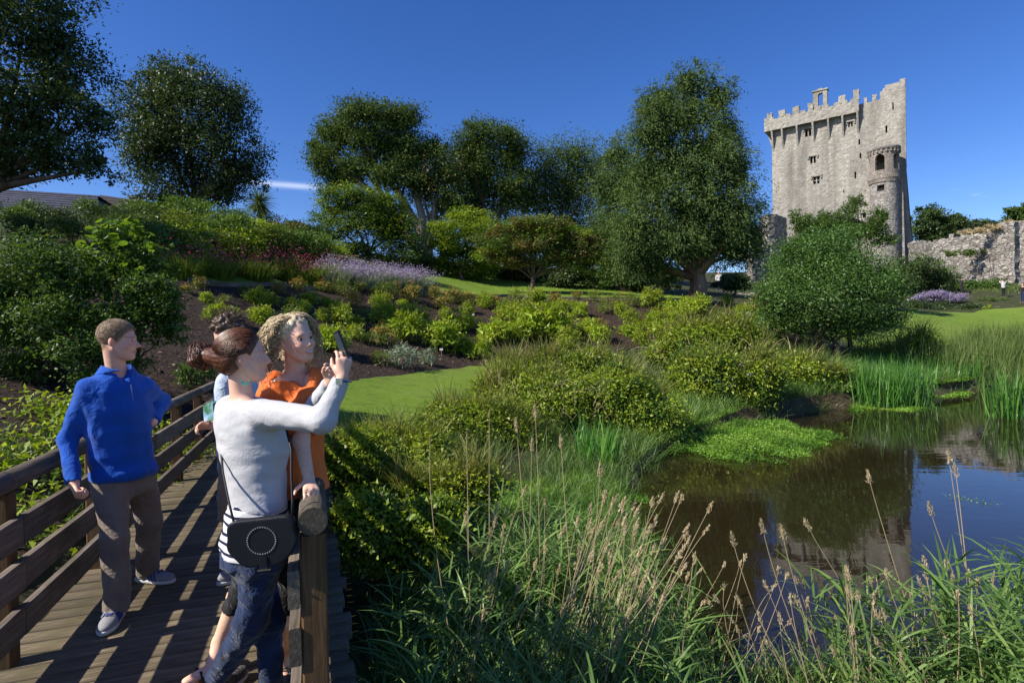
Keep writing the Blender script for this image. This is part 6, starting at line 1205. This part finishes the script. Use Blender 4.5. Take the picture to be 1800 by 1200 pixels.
for a, b, c in ((wRs, wRe, wRw), (wLs, wLe, wLw)): s.cone(a, b, .042, .034, .03); s.cone(b, c, .034, .023, .02)
for a, b, c in ((wRh, wRk, wRa), (wLh, wLk, wLa)): s.cone(a, b, .066, .048, .03); s.cone(b, c, .048, .034, .02); s.cone(c, c + [.03, .0, -.05], .034, .032, .01)
head(s, hcw, RW, scw, nkw, nr=.044, female=True); phc = P(600, 606, 2.33)
hand(s, wRw, P(606, 628, 2.31) - wRw, (.55, -.83, .1), 1, (.45, .55, .7, .8), (.75, .45, -.5), .92, .023); hand(s, wLw, P(593, 630, 2.40) - wLw, (.1, .95, .1), -1, (.35, .5, .6, .7), (.9, .35, -.4), .92, .023)
s.build('body', M['skin'], wom, 1, face_col(hcw, RW, scw, (.76, .48, .36), (.58, .18, .14), hair=(.09, .03, .012))); eyes(hcw, RW, scw, wom)
s = SDF(lo, hi, .0072); zc_ = P(454, 892, 2.47)[2]; s.stack([(c, w, d) for c, w, d in secw[2:-1]], FW, .03, .013, z0=zc_)
for q_, r_ in ((P(486, 786, 2.44), .05), (P(488, 782, 2.56), .05)): s.ell(q_, (r_, r_, r_ * 1.1), None, .07)
s.cone(wRs, wRe, .066, .052, .05); s.cone(wRe, wRw, .052, .036, .03, cut=-.008); s.cone(wLs, wLe, .066, .05, .05); s.cone(wLe, wLw, .05, .035, .03, cut=-.008); s.wrinkle(.0045, 17, (.6, .6, 1.5), 13); s.wrinkle(.002, 45, (.8, .8, 1.3), 14)
s.cone(nkw + [.02, .02, .08], nkw + [0, 0, .012], .075, .066, .01, op='s')
s.build('cardigan', M['white_knit'], wom, 3)
s = SDF(lo, [hi[0], hi[1], 1.15], .0062); s.stack(secw[:5], FW, .03, .010, z0=P(449, 968, 2.47)[2], z1=P(454, 872, 2.47)[2]); s.wrinkle(.006, 30, (.7, .7, 1.3), 15); s.build('striped_top', M['stripes'], wom, 2)
s = SDF(lo, [hi[0], hi[1], .98], .0075); s.stack(secw[:4], FW, .03, .002); s.ell(P(447, 975, 2.48), (.12, .16, .11), FW, .04)
for a, b, c in ((wRh, wRk, wRa), (wLh, wLk, wLa)): s.cone(a + (b - a) * .1, b, .092, .066, .04); s.cone(b, c, .066, .054, .03, cut=0)
sl, X, Y, Z = s.sub(lo, hi); s.D[sl[0], sl[1], :] = np.maximum(s.D, s.ax[2][None, None, :] - .86); s.wrinkle(.007, 26, (1, 1, 1.4), 18); s.wrinkle(.004, 70, (1, 1, 1.6), 19); s.build('jeans', M['denim'], wom, 2)
s = SDF(hcw - .32, hcw + .22, .005); s.ell(hcw + RW @ (np.array([-.018, 0, .040]) * scw), np.array([.112, .088, .102]) * scw, RW, 0); s.ell(hcw + RW @ (np.array([-.055, 0, -.012]) * scw), np.array([.075, .076, .075]) * scw, RW, .02)
sl, X, Y, Z = s.sub(s.lo, s.lo + s.n * s.h); q = [RW[0, i] * (X - hcw[0]) + RW[1, i] * (Y - hcw[1]) + RW[2, i] * (Z - hcw[2]) for i in range(3)]
s.D[sl] = np.maximum(s.D[sl], np.maximum(np.maximum(q[0] * .86 - q[2] * .5 - .020, q[0] * .5 - q[2] * .86 - .030), .03 - np.sqrt((q[0] + .006) ** 2 + ((q[2] + .014) * .8) ** 2)))
bunc = P(356, 626, 2.49)
s.cone(hcw + RW @ np.array([-.09, 0, .01]), bunc, .042, .034, .02); s.ell(bunc + [.0, 0, .002], (.056, .058, .054), RW, .012); s.ell(bunc + [-.03, 0, .018], (.030, .04, .030), RW, .008); s.ell(bunc + [-.012, -.03, -.02], (.038, .03, .03), RW, .008)
s.wrinkle(.0025, 80, (.5, 1, 2.2), 22); hw = s.build('hair', M['hair_auburn'], wom, 2)
rv = rdir(2600, .1); rv = rv[(rv[:, 0] * .86 * .112 - (rv[:, 2] * .102 + .04) * .5 < .017) & (rv[:, 2] > -.75) & (np.hypot(rv[:, 0] * .112 - .012, rv[:, 2] * .102 + .05) > .03)]
lay_hair(wom, hcw, RW, scw, (-.018, 0, .040), (.112, .088, .102), rv[:1300], (-1, 0, -.28), M['hair_auburn'], .0017, 7, 1.015)
mb = MB()
for k in range(130):
    ax = unit(np.array([.9, .25, .2]) + rng.normal(0, .55, 3)); a_ = unit(np.cross(ax, [.1, .2, 1])); b_ = np.cross(ax, a_); t0 = rng.uniform(0, 6.28); rr = rng.uniform(.045, .062); of = ax * rng.uniform(-.03, .03)
    mb.tube(np.array([bunc + of + (a_ * math.cos(t0 + u) + b_ * math.sin(t0 + u)) * rr * (1 + .05 * math.sin(3 * u)) for u in np.linspace(0, rng.uniform(1.8, 3.6), 10)]) - woo, .0016, 3, False)
mb.build('bun_strands', M['hair_auburn'], wom, True, kind='stuff')
mb = MB(); er = P(431, 652, 2.395); mb.tube(np.array([er, er + [0, 0, -.03]]) - woo, .0012, 4)
for k in range(9): a = math.pi * (1.05 + .9 * k / 8); mb.box(er - woo + [.016 * math.cos(a), 0, -.040 + .016 * math.sin(a)], (.007, .005, .009))
mb.build('earring', M['turq'], wom)
mb = MB(); wd_ = unit(P(606, 628, 2.31) - wRw); wa = unit(np.cross(wd_, [0, 1, .2])); wb = np.cross(wd_, wa); mb.tube(np.array([wRw - wd_ * .012 + (wa * math.cos(a) + wb * math.sin(a)) * .036 for a in np.linspace(0, 2 * math.pi, 17)]) - woo, .0045, 5); mb.box(wRw - woo - wd_ * .012 + np.array([.0, -.038, .0]), (.026, .009, .026)); mb.build('wristwatch', M['steel'], wom)
# phone
ph = empty('phone', phc); tag(ph, 'dark mobile phone held up by the woman in white', 'phone'); pr = fr((-.72, -.60, -.25), (-.38, .0, .92))
mb = MB(); mb.box((0, 0, 0), (.009, .060, .118), pr, .002); mb.build('case', M['phone'], ph); mb = MB(); mb.box(pr @ np.array([.0052, 0, 0]), (.0012, .054, .104), pr); mb.build('screen', M['iris'], ph)
mb = MB(); mb.tube(np.array([pr @ np.array([-.0045, .018, .045]), pr @ np.array([-.0062, .018, .045])]), .006, 10); mb.build('camera_lens', M['steel'], ph)
# shoulder bag
bagc = P(466, 948, 2.20); bag = empty('shoulder_bag', bagc); tag(bag, 'black saddle bag with ring of studs hanging at the hip', 'bag'); RB = fr((.12, -.99, -.03), (-.06, 0, 1))   # forward = outer face
s = SDF(bagc - [.22, .16, .18], bagc + [.22, .16, .18], .0055); b0 = lambda x, y, z: bagc + RB @ np.array([x, y, z])
for (y0, y1) in ((-.098, .098),):
    s.cone(b0(0, -.085, .055), b0(0, .085, .055), .036, .036, .02); s.cone(b0(0, -.08, .0), b0(0, .08, .0), .042, .042, .03); s.cone(b0(0, -.055, -.048), b0(0, .055, -.048), .040, .040, .03)
sl, X, Y, Z = s.sub(s.lo, s.lo + s.n * s.h); q0 = RB[0, 0] * (X - bagc[0]) + RB[1, 0] * (Y - bagc[1]) + RB[2, 0] * (Z - bagc[2]); s.D[sl] = np.maximum(s.D[sl], np.abs(q0) - .032); s.build('pouch', M['leather'], bag, 2)
s = SDF(bagc - [.22, .16, .18], bagc + [.22, .16, .18], .005); s.cone(b0(.018, -.088, .06), b0(.018, .088, .06), .040, .040, .0); s.cone(b0(.022, -.086, .0), b0(.022, .086, .0), .046, .046, .03); s.cone(b0(.022, -.05, -.045), b0(.022, .05, -.045), .046, .046, .04); q0 = RB[0, 0] * (X - bagc[0]) + RB[1, 0] * (Y - bagc[1]) + RB[2, 0] * (Z - bagc[2])
_, X, Y, Z = s.sub(s.lo, s.lo + s.n * s.h); sl = tuple(slice(0, k) for k in s.D.shape); q0 = RB[0, 0] * (X - bagc[0]) + RB[1, 0] * (Y - bagc[1]) + RB[2, 0] * (Z - bagc[2]); s.D = np.maximum(s.D, np.abs(q0 - .034) - .006); s.build('flap', M['leather'], bag, 1)
for k in range(36):
    a = k * 2 * math.pi / 36; mb = MB(); mb.box(RB @ np.array([.0415, .052 * math.cos(a), .012 + .052 * math.sin(a)]), (.003, .0042, .0042), RB); mb.build('stud', M['stitch'], bag)
mb = MB(); mb.box(RB @ np.array([.042, 0, -.075]), (.006, .028, .05), RB, .002); mb.build('tab', M['leather'], bag); mb = MB(); mb.box(RB @ np.array([.043, 0, -.10]), (.008, .048, .006), RB); mb.build('clasp', M['steel'], bag)
mb = MB(); w0 = [b0(0, .105, .06), P(408, 900, 2.27), P(396, 850, 2.32), P(393, 800, 2.38), P(400, 750, 2.40)]; w0 = [b0(0, -.105, .06), P(402, 880, 2.26), P(392, 830, 2.33), P(388, 780, 2.42), P(396, 735, 2.52)]; mb.tube(np.array(w0) - bagc, .005, 5); mb.build('strap', M['leather'], bag, True)
mb = MB(); w1 = [b0(0, .105, .06), P(514, 880, 2.24), P(512, 830, 2.29), P(512, 790, 2.33), P(500, 740, 2.40)]; mb.tube(np.array(w1) - bagc, .0055, 5); mb.build('strap', M['leather'], bag, True)
for (an, tt) in ((wRa, (-.03, .12, -.0)), (wLa, (.14, .02, 0))): shoe('shoe', wom, gz(an) + np.array([.0, -.05, .003]), gz(an) + np.array([.05, .18, .003]), (0, 0, 1), M['black_cloth'], M['shoe_grey'], .042)

# ---- blonde woman in the orange blouse ------------------------------------------------------
blo = person(P(500, 1130, 2.75) * [1, 1, 0], 'blonde curly haired woman in orange blouse leaning on the handrail'); FB = fr((.72, -.69, 0)); blo_o = np.array(blo.location)
hcb = P(520, 597, 2.72); RBl = fr((.84, -.53, .02), (-.33, .0, .94)); scb = .90; nkb = P(519, 648, 2.76)
bLs, bLe, bLw = P(550, 669, 2.74), P(529, 775, 2.58), P(543, 842, 2.48); bRs, bRe, bRw = P(480, 676, 2.84), P(468, 770, 2.95), P(478, 845, 2.92)
bRh, bRk, bRa = P(492, 865, 2.80), P(437, 1005, 2.82), P(386, 1128, 2.83); bLh, bLk, bLa = P(525, 862, 2.72), P(508, 1000, 2.72), P(498, 1130, 2.76)
secb = [(P(510, 895, 2.76), .165, .125), (P(511, 860, 2.76), .168, .125), (P(513, 810, 2.76), .14, .11), (P(515, 770, 2.76), .125, .10), (P(516, 725, 2.77), .148, .12), (P(518, 688, 2.77), .16, .105), (P(519, 666, 2.77), .14, .08), (P(520, 652, 2.77), .07, .06)]
lo, hi = np.array([-1.75, 2.25, -.02]), np.array([-.70, 3.15, 1.86])
s = SDF(lo, hi, .0070); s.stack(secb, FB, .03, -.024)
for a, b, c in ((bRs, bRe, bRw), (bLs, bLe, bLw)): s.cone(a, b, .042, .036, .03); s.cone(b, c, .036, .024, .02)
for a, b, c in ((bRh, bRk, bRa), (bLh, bLk, bLa)): s.cone(a, b, .07, .05, .03); s.cone(b, b + (c - b) * .35, .052, .052, .02); s.cone(b + (c - b) * .35, c, .052, .034, .02)
s.cone(bRa, gz(bRa) + [-.01, -.08, .05], .034, .030, .02); s.cone(gz(bRa) + [0, -.01, .045], gz(bRa) + [-.10, -.12, .025], .032, .025, .02); s.cone(bLa, gz(bLa) + [.0, -.01, .04], .034, .032, .02); s.cone(gz(bLa) + [0, 0, .04], gz(bLa) + [.06, -.15, .025], .032, .025, .02)
head(s, hcb, RBl, scb, nkb, True, .044, True); hand(s, bLw, P(549, 868, 2.40) - bLw, (.25, -.25, .93), -1, (.45, .5, .55, .6), (.5, .75, -.3), .93, .024); hand(s, bRw, (.2, -.3, -1), (-.6, .5, 0), 1)
s.build('body', M['skin'], blo, 1, face_col(hcb, RBl, scb, (.82, .53, .39), (.60, .18, .15), (.22, .14, .08), (.36, .25, .13))); eyes(hcb, RBl, scb, blo)
mb = MB(); tp = [hcb + RBl @ (np.array([.1035 - .010 * (a * 1.6) ** 2, a * .036, -.0665 + .010 * (a * 1.6) ** 2]) * scb) for a in np.linspace(-.6, .6, 7)]; mb.tube(np.array(tp) - blo_o, [.001, .003, .0042, .0045, .0042, .003, .001], 6); mb.build('teeth', M['teeth'], blo, True)
s = SDF(lo, hi, .0072); s.stack([(c, w * 1.05, d * 1.08) for c, w, d in secb[:-1]], FB, .03, .014, z0=P(511, 868, 2.76)[2]); s.ell(P(500, 735, 2.66), (.06, .07, .065), FB, .05); s.ell(P(528, 732, 2.64), (.06, .07, .065), FB, .05)
s.cone(bLs, bLe, .070, .078, .05, cut=-.03); s.cone(bRs, bRe, .072, .08, .05, cut=-.01); s.wrinkle(.012, 17, (1.2, 1.2, .4), 31); s.wrinkle(.004, 48, (1.2, 1.2, .6), 32)
s.cone(nkb + FB[:, 0] * .02 + [0, 0, .05], nkb + FB[:, 0] * .11 + [0, 0, -.10], .062, .022, .01, op='s'); s.build('blouse', M['orange'], blo, 3)
s = SDF(lo, [hi[0], hi[1], 1.05], .007); s.stack(secb[:3], FB, .03, .006)
for a, b, c in ((bRh, bRk, bRa), (bLh, bLk, bLa)): s.cone(a, b, .095, .068, .04); s.cone(b, b + (c - b) * .55, .066, .058, .03, cut=0)
sl, X, Y, Z = s.sub(lo, hi); s.D = np.maximum(s.D, s.ax[2][None, None, :] - .92); s.wrinkle(.007, 26, seed=35); s.build('trousers', M['black_cloth'], blo, 2)
s = SDF(hcb - .22, hcb + .22, .006); s.ell(hcb + RBl @ (np.array([-.022, 0, .040]) * scb), np.array([.112, .092, .104]) * scb, RBl, 0); sl, X, Y, Z = s.sub(s.lo, s.lo + s.n * s.h); q = [RBl[0, i] * (X - hcb[0]) + RBl[1, i] * (Y - hcb[1]) + RBl[2, i] * (Z - hcb[2]) for i in range(3)]
s.D[sl] = np.maximum(s.D[sl], np.maximum(q[0] * .86 - q[2] * .5 - .014, -.06 - q[2])); s.wrinkle(.008, 75, seed=41); s.build('hair', M['hair_blonde'], blo, 2)
rt, dr_ = [], []
for k in range(2300):
    v = rdir(1, .15)[0]
    if v[0] > .15 and v[2] < .80: continue
    if v[0] > .5 or v[2] < -.6: continue
    rt.append(hcb + RBl @ (np.array([-.018, 0, .036]) + v * [.098, .082, .092]) * scb if False else hcb + RBl @ ((np.array([-.018, 0, .036]) + v * [.104, .088, .096]) * scb)); t_ = RBl @ (v * [.5, 1.0, .5] + np.array([-.30, .55 * np.sign(v[1]), -.1])); dr_.append(t_)
strands(blo, rt, dr_, len(rt), M['hair_blonde'], .18, .0019, .013, 12, 1.7, 'hair_curls')
for an, dv in ((bRa, (-.10, -.12)), (bLa, (.06, -.15))):
    g0 = gz(an); hl = g0 + [-dv[0] * .45, -dv[1] * .45, .004]; tt = g0 + [dv[0] * 1.05, dv[1] * 1.05, .004]; d_ = unit(tt - hl); l_ = np.array([-d_[1], d_[0], 0]); sd = MB(); n_ = 8
    for k in range(n_):
        f = k / (n_ - 1); c = hl + (tt - hl) * f; w = .036 + .012 * math.sin(f * 2.6); h_ = .035 * (1 - f) + .012; sd.box(c - blo_o + [0, 0, h_ / 2], (np.linalg.norm(tt - hl) / n_ + .004, w * 2, h_), rotz(math.atan2(d_[1], d_[0])))
    so_ = sd.build('sandal', M['leather_brown'], blo); sd = MB()
    for f, hh in ((.72, .05), (.5, .075)): c = hl + (tt - hl) * f - blo_o; sd.tube([c + l_ * .042 + [0, 0, .015], c + l_ * .03 + [0, 0, hh], c - l_ * .03 + [0, 0, hh], c - l_ * .042 + [0, 0, .015]], .008, 5)
    sd.build('strap', M['leather'], so_)

# ---- man behind, mostly hidden --------------------------------------------------------------
man2 = person(P(415, 1020, 3.9) * [1, 1, 0], 'brown haired man in pale blue shirt behind the auburn woman, holding a leaflet'); F2 = fr((.75, .66, 0)); m2o = np.array(man2.location)
hc2 = P(404, 586, 3.86); R2 = fr((.80, .45, -.10), (.0, 0, 1)); nk2 = P(412, 645, 3.88); rs, re, rw = P(398, 672, 3.74), P(388, 745, 3.72), P(374, 748, 3.55); ls, le, lw = P(440, 668, 4.04), P(455, 740, 4.05), P(450, 790, 3.95)
rh, rk, ra = P(412, 815, 3.84), P(408, 912, 3.86), P(402, 1005, 3.88); lh, lk, la = P(430, 812, 3.98), P(436, 905, 4.0), P(440, 990, 4.05)
sec2 = [(P(422, 855, 3.92), .165, .115), (P(421, 815, 3.92), .170, .12), (P(419, 770, 3.91), .165, .12), (P(417, 720, 3.90), .18, .125), (P(416, 685, 3.90), .185, .11), (P(414, 662, 3.90), .12, .08), (P(413, 648, 3.9), .06, .06)]
lo, hi = np.array([-2.35, 3.4, -.02]), np.array([-1.5, 4.35, 1.9]); s = SDF(lo, hi, .010); s.stack(sec2, F2, .03, -.03)
for a, b, c in ((rs, re, rw), (ls, le, lw)): s.cone(a, b, .05, .042, .03); s.cone(b, c, .042, .028, .02)
for a, b, c in ((rh, rk, ra), (lh, lk, la)): s.cone(a, b, .08, .058, .03); s.cone(b, b + (c - b) * .3, .055, .056, .02); s.cone(b + (c - b) * .3, c, .055, .038, .02); s.cone(c, gz(c) + [.05, .05, .03], .036, .03, .01)
head(s, hc2, R2, .98, nk2, nr=.058); hand(s, rw, (-.5, -.6, .1), (-.6, .3, .7), 1, (.5, .6, .7, .8)); hand(s, lw, (.2, -.2, -1), (.7, .5, 0), 1); s.build('body', M['skin'], man2, 1, face_col(hc2, R2, .98, SK)); eyes(hc2, R2, .98, man2)
s = SDF(lo, hi, .010); s.stack(sec2[:-1], F2, .03, .016, z0=P(421, 830, 3.9)[2]); s.cone(rs, rs + (re - rs) * .75, .075, .07, .05, cut=0); s.cone(ls, ls + (le - ls) * .75, .075, .07, .05, cut=0); s.wrinkle(.012, 22, (1, 1, .7), 51); s.build('shirt', M['pale_blue'], man2, 2)
s = SDF(lo, [hi[0], hi[1], 1.05], .008); s.stack(sec2[:3], F2, .03, .008)
for a, b in ((rh, rk), (lh, lk)): s.cone(a, b, .10, .092, .04, cut=0)
s.D = np.maximum(s.D, s.ax[2][None, None, :] - .95); s.wrinkle(.01, 24, seed=53); s.build('shorts', M['tan'], man2, 2)
s = SDF(hc2 - .2, hc2 + .2, .006); s.ell(hc2 + R2 @ np.array([-.016, 0, .048]), (.112, .09, .098), R2, 0); sl, X, Y, Z = s.sub(s.lo, s.lo + s.n * s.h); q = [R2[0, i] * (X - hc2[0]) + R2[1, i] * (Y - hc2[1]) + R2[2, i] * (Z - hc2[2]) for i in range(3)]
s.D[sl] = np.maximum(s.D[sl], np.maximum(q[0] * .80 - q[2] * .6 - .022, -.05 - q[2])); s.wrinkle(.014, 70, seed=55); s.build('hair', M['hair_brown'], man2, 2)
n = 260; rd = rdir(n, .6); rd = rd[(rd[:, 2] > 0)]; strands(man2, hc2 + (np.array([-.016, 0, .048]) + rd * [.108, .086, .094]) @ R2.T, rd @ R2.T + [0.2, 0, .2], len(rd), M['hair_brown'], .05, .0022, .004, 6, .3)
for a_ in (ra, la): shoe('shoe', man2, gz(a_) + [-.04, -.05, .003], gz(a_) + [.14, .16, .003], (0, 0, 1), M['shoe_grey'], M['shoe_white'], .046)
lf = empty('leaflet', P(367, 728, 3.60)); tag(lf, 'folded green and blue leaflet held by the man behind', 'leaflet')
def leaflet_mat():
    m, t, out = nodes('leaflet_print'); b = N(t, 'ShaderNodeBsdfPrincipled', i_Roughness=.3); t.links.new(ramp_node(t, noise(t, coords(t), 14, 4), [(.35, (.03, .10, .05)), (.5, (.08, .2, .12)), (.6, (.2, .35, .5)), (.75, (.5, .6, .7))]), b.inputs['Base Color']); t.links.new(b.outputs[0], out.inputs[0]); return m
M['leaflet'] = leaflet_mat(); Rl = fr((-.5, -.85, .2), (-.35, .1, .9)); mb = MB(); mb.box(Rl @ np.array([0, .0, 0]), (.004, .10, .15), Rl); mb.build('front_page', M['leaflet'], lf); mb = MB(); mb.box(Rl @ np.array([-.012, .004, 0]), (.003, .10, .15), Rl @ rotz(.12)); mb.build('back_page', M['leaflet'], lf)

# ---- distant visitors -----------------------------------------------------------------------
def visitor(px, py, d, label, shirt, trs, hair, f, arms=0, h=1.7, sit=False, hat=None):
    b = P(px, py, d); g = float(th(b[0], b[1])) + (.05 if not sit else .05); b[2] = g; o = person(b, label); R = fr(f); sc = h / 1.7; T = lambda x, y, z: b + R @ (np.array([x, y, z]) * sc)
    lo, hi = b - [.6, .6, .02], b + [.6, .6, 1.9]; s = SDF(lo, hi, .016)
    sec = [(T(0, 0, .82), .15, .11), (T(0, 0, 1.0), .135, .10), (T(0, 0, 1.25), .165, .11), (T(0, 0, 1.38), .15, .08), (T(0, 0, 1.46), .06, .06)]
    hz_ = [(T(.25, y * .12, 1.42), T(.38, y * .08, 1.55)) if arms else (T(.0, y * .25, 1.12), T(.12, y * .2, .9)) for y in (-1, 1)]
    s.stack(sec, R, .03, -.01)
    for y, (e, w) in zip((-1, 1), hz_): s.cone(T(0, y * .19, 1.37), e, .045, .04, .03); s.cone(e, w, .04, .03, .02); s.ell(w, (.03, .03, .045), None, .02)
    for y in (-1, 1): s.cone(T(0, y * .09, .85), T(.02, y * .09, .47), .08, .055, .03); s.cone(T(.02, y * .09, .47), T(0, y * .09, .07), .055, .04, .02); s.cone(T(-.04, y * .09, .04), T(.15, y * .1, .03), .035, .03, .02)
    s.ell(T(.01, 0, 1.6), np.array([.095, .075, .11]) * sc, R, .02); s.cone(T(0, 0, 1.5), T(0, 0, 1.42), .05, .055, .02); s.ell(T(.1, 0, 1.58), (.015, .015, .02), None, .02)
    s.build('body', M['skin'], o, 1, lambda V: np.repeat(np.array([[.6, .36, .27, 1]]), len(V), 0))
    s = SDF(lo, hi, .016); s.stack(sec[:-1], R, .03, .018, z0=T(0, 0, .88)[2])
    for y, (e, w) in zip((-1, 1), hz_): s.cone(T(0, y * .19, 1.37), e, .065, .058, .04); s.cone(e, e + (w - e) * .7, .055, .048, .02)
    s.build('shirt', M[shirt], o, 1); s = SDF(lo, [hi[0], hi[1], b[2] + 1.1], .016); s.stack(sec[:2], R, .03, .01)
    for y in (-1, 1): s.cone(T(0, y * .09, .85), T(.02, y * .09, .47), .095, .07, .03); s.cone(T(.02, y * .09, .47), T(0, y * .09, .09), .07, .058, .02)
    s.build('trousers', M[trs], o, 1); s = SDF(T(0, 0, 1.6) - .25, T(0, 0, 1.6) + .25, .016); s.ell(T(-.018, 0, 1.635), np.array([.10, .085, .098]) * sc, R, 0); s.build('hair', M[hair], o, 1)
visitor(1764, 540, 55, 'distant visitor in white top photographing by the low wall', 'white_knit', 'black_cloth', 'hair_auburn', (.2, 1, 0), 1, 1.75)
visitor(1798, 552, 52, 'distant visitor in dark clothes cut by the right edge', 'black_cloth', 'denim', 'hair_brown', (-1, -.3, 0), 0, 1.75)
visitor(1691, 538, 58, 'distant red haired visitor behind the lavender hedge', 'black_cloth', 'black_cloth', 'hair_auburn', (.9, -.3, 0), 0, 1.65)
visitor(1264, 516, 50, 'distant visitor in white and blue behind the yew trunk', 'white_knit', 'denim', 'hair_fair', (-.5, -1, 0), 0, 1.7)

# ------------------------------------------------------------------ labels of the uncountable growth
STUFF = {'bank_grass': 'long wild grass on the crest of the bank beside the small lawn', 'bank_grass.001': 'olive wild grass on the bank between the mulch bed and the pond', 'bank_grass.002': 'short grass tufts left of the footbridge',
         'lawn_grass': 'short mown grass blades of the small lawn at the end of the footbridge', 'reed_bed': 'tall olive reed bed on the far right shore', 'shore_grass': 'bright green grass along the far shore by the iris beds', 'shore_grass.001': 'fine green grass on the near left shore below the brambles',
         'shore_grass.002': 'green grass at the waterline under the white flowered bush', 'castle_meadow': 'rough grass at the foot of the curtain wall', 'ground_cover': 'leafy green ground cover left of the footbridge', 'reeds': 'green reed canary grass in the lower right corner', 'reeds.001': 'taller reed canary grass at the right edge of the foreground',
         'reeds.002': 'green reed grass beside the footbridge in the foreground', 'reeds.003': 'taller reed grass in the centre foreground', 'undergrowth': 'low dark grass under the foreground reeds by the footbridge', 'undergrowth.001': 'low grass under the reeds in the lower right corner',
         'dry_stalks': 'pale dry grass stalks leaning right across the foreground', 'dry_seed_heads': 'straw coloured seed heads of the leaning foreground stalks', 'dry_twigs': 'thin dry arching twigs among the brambles', 'bark_chips': 'brown bark chips strewn over the mulch bank', 'wild_grass': 'arching wild grass growing through the brambles', 'waterside_grass': 'overhanging green grass fringe along the left waterline of the pond', 'white_flowers': 'small white flowers on the bush over the water'}
for n_, l_ in STUFF.items():
    o = bpy.data.objects.get(n_)
    if o is not None: tag(o, l_, 'flowers' if 'flowers' in n_ else 'bark chips' if n_ == 'bark_chips' else 'twigs' if 'twigs' in n_ else 'grass')
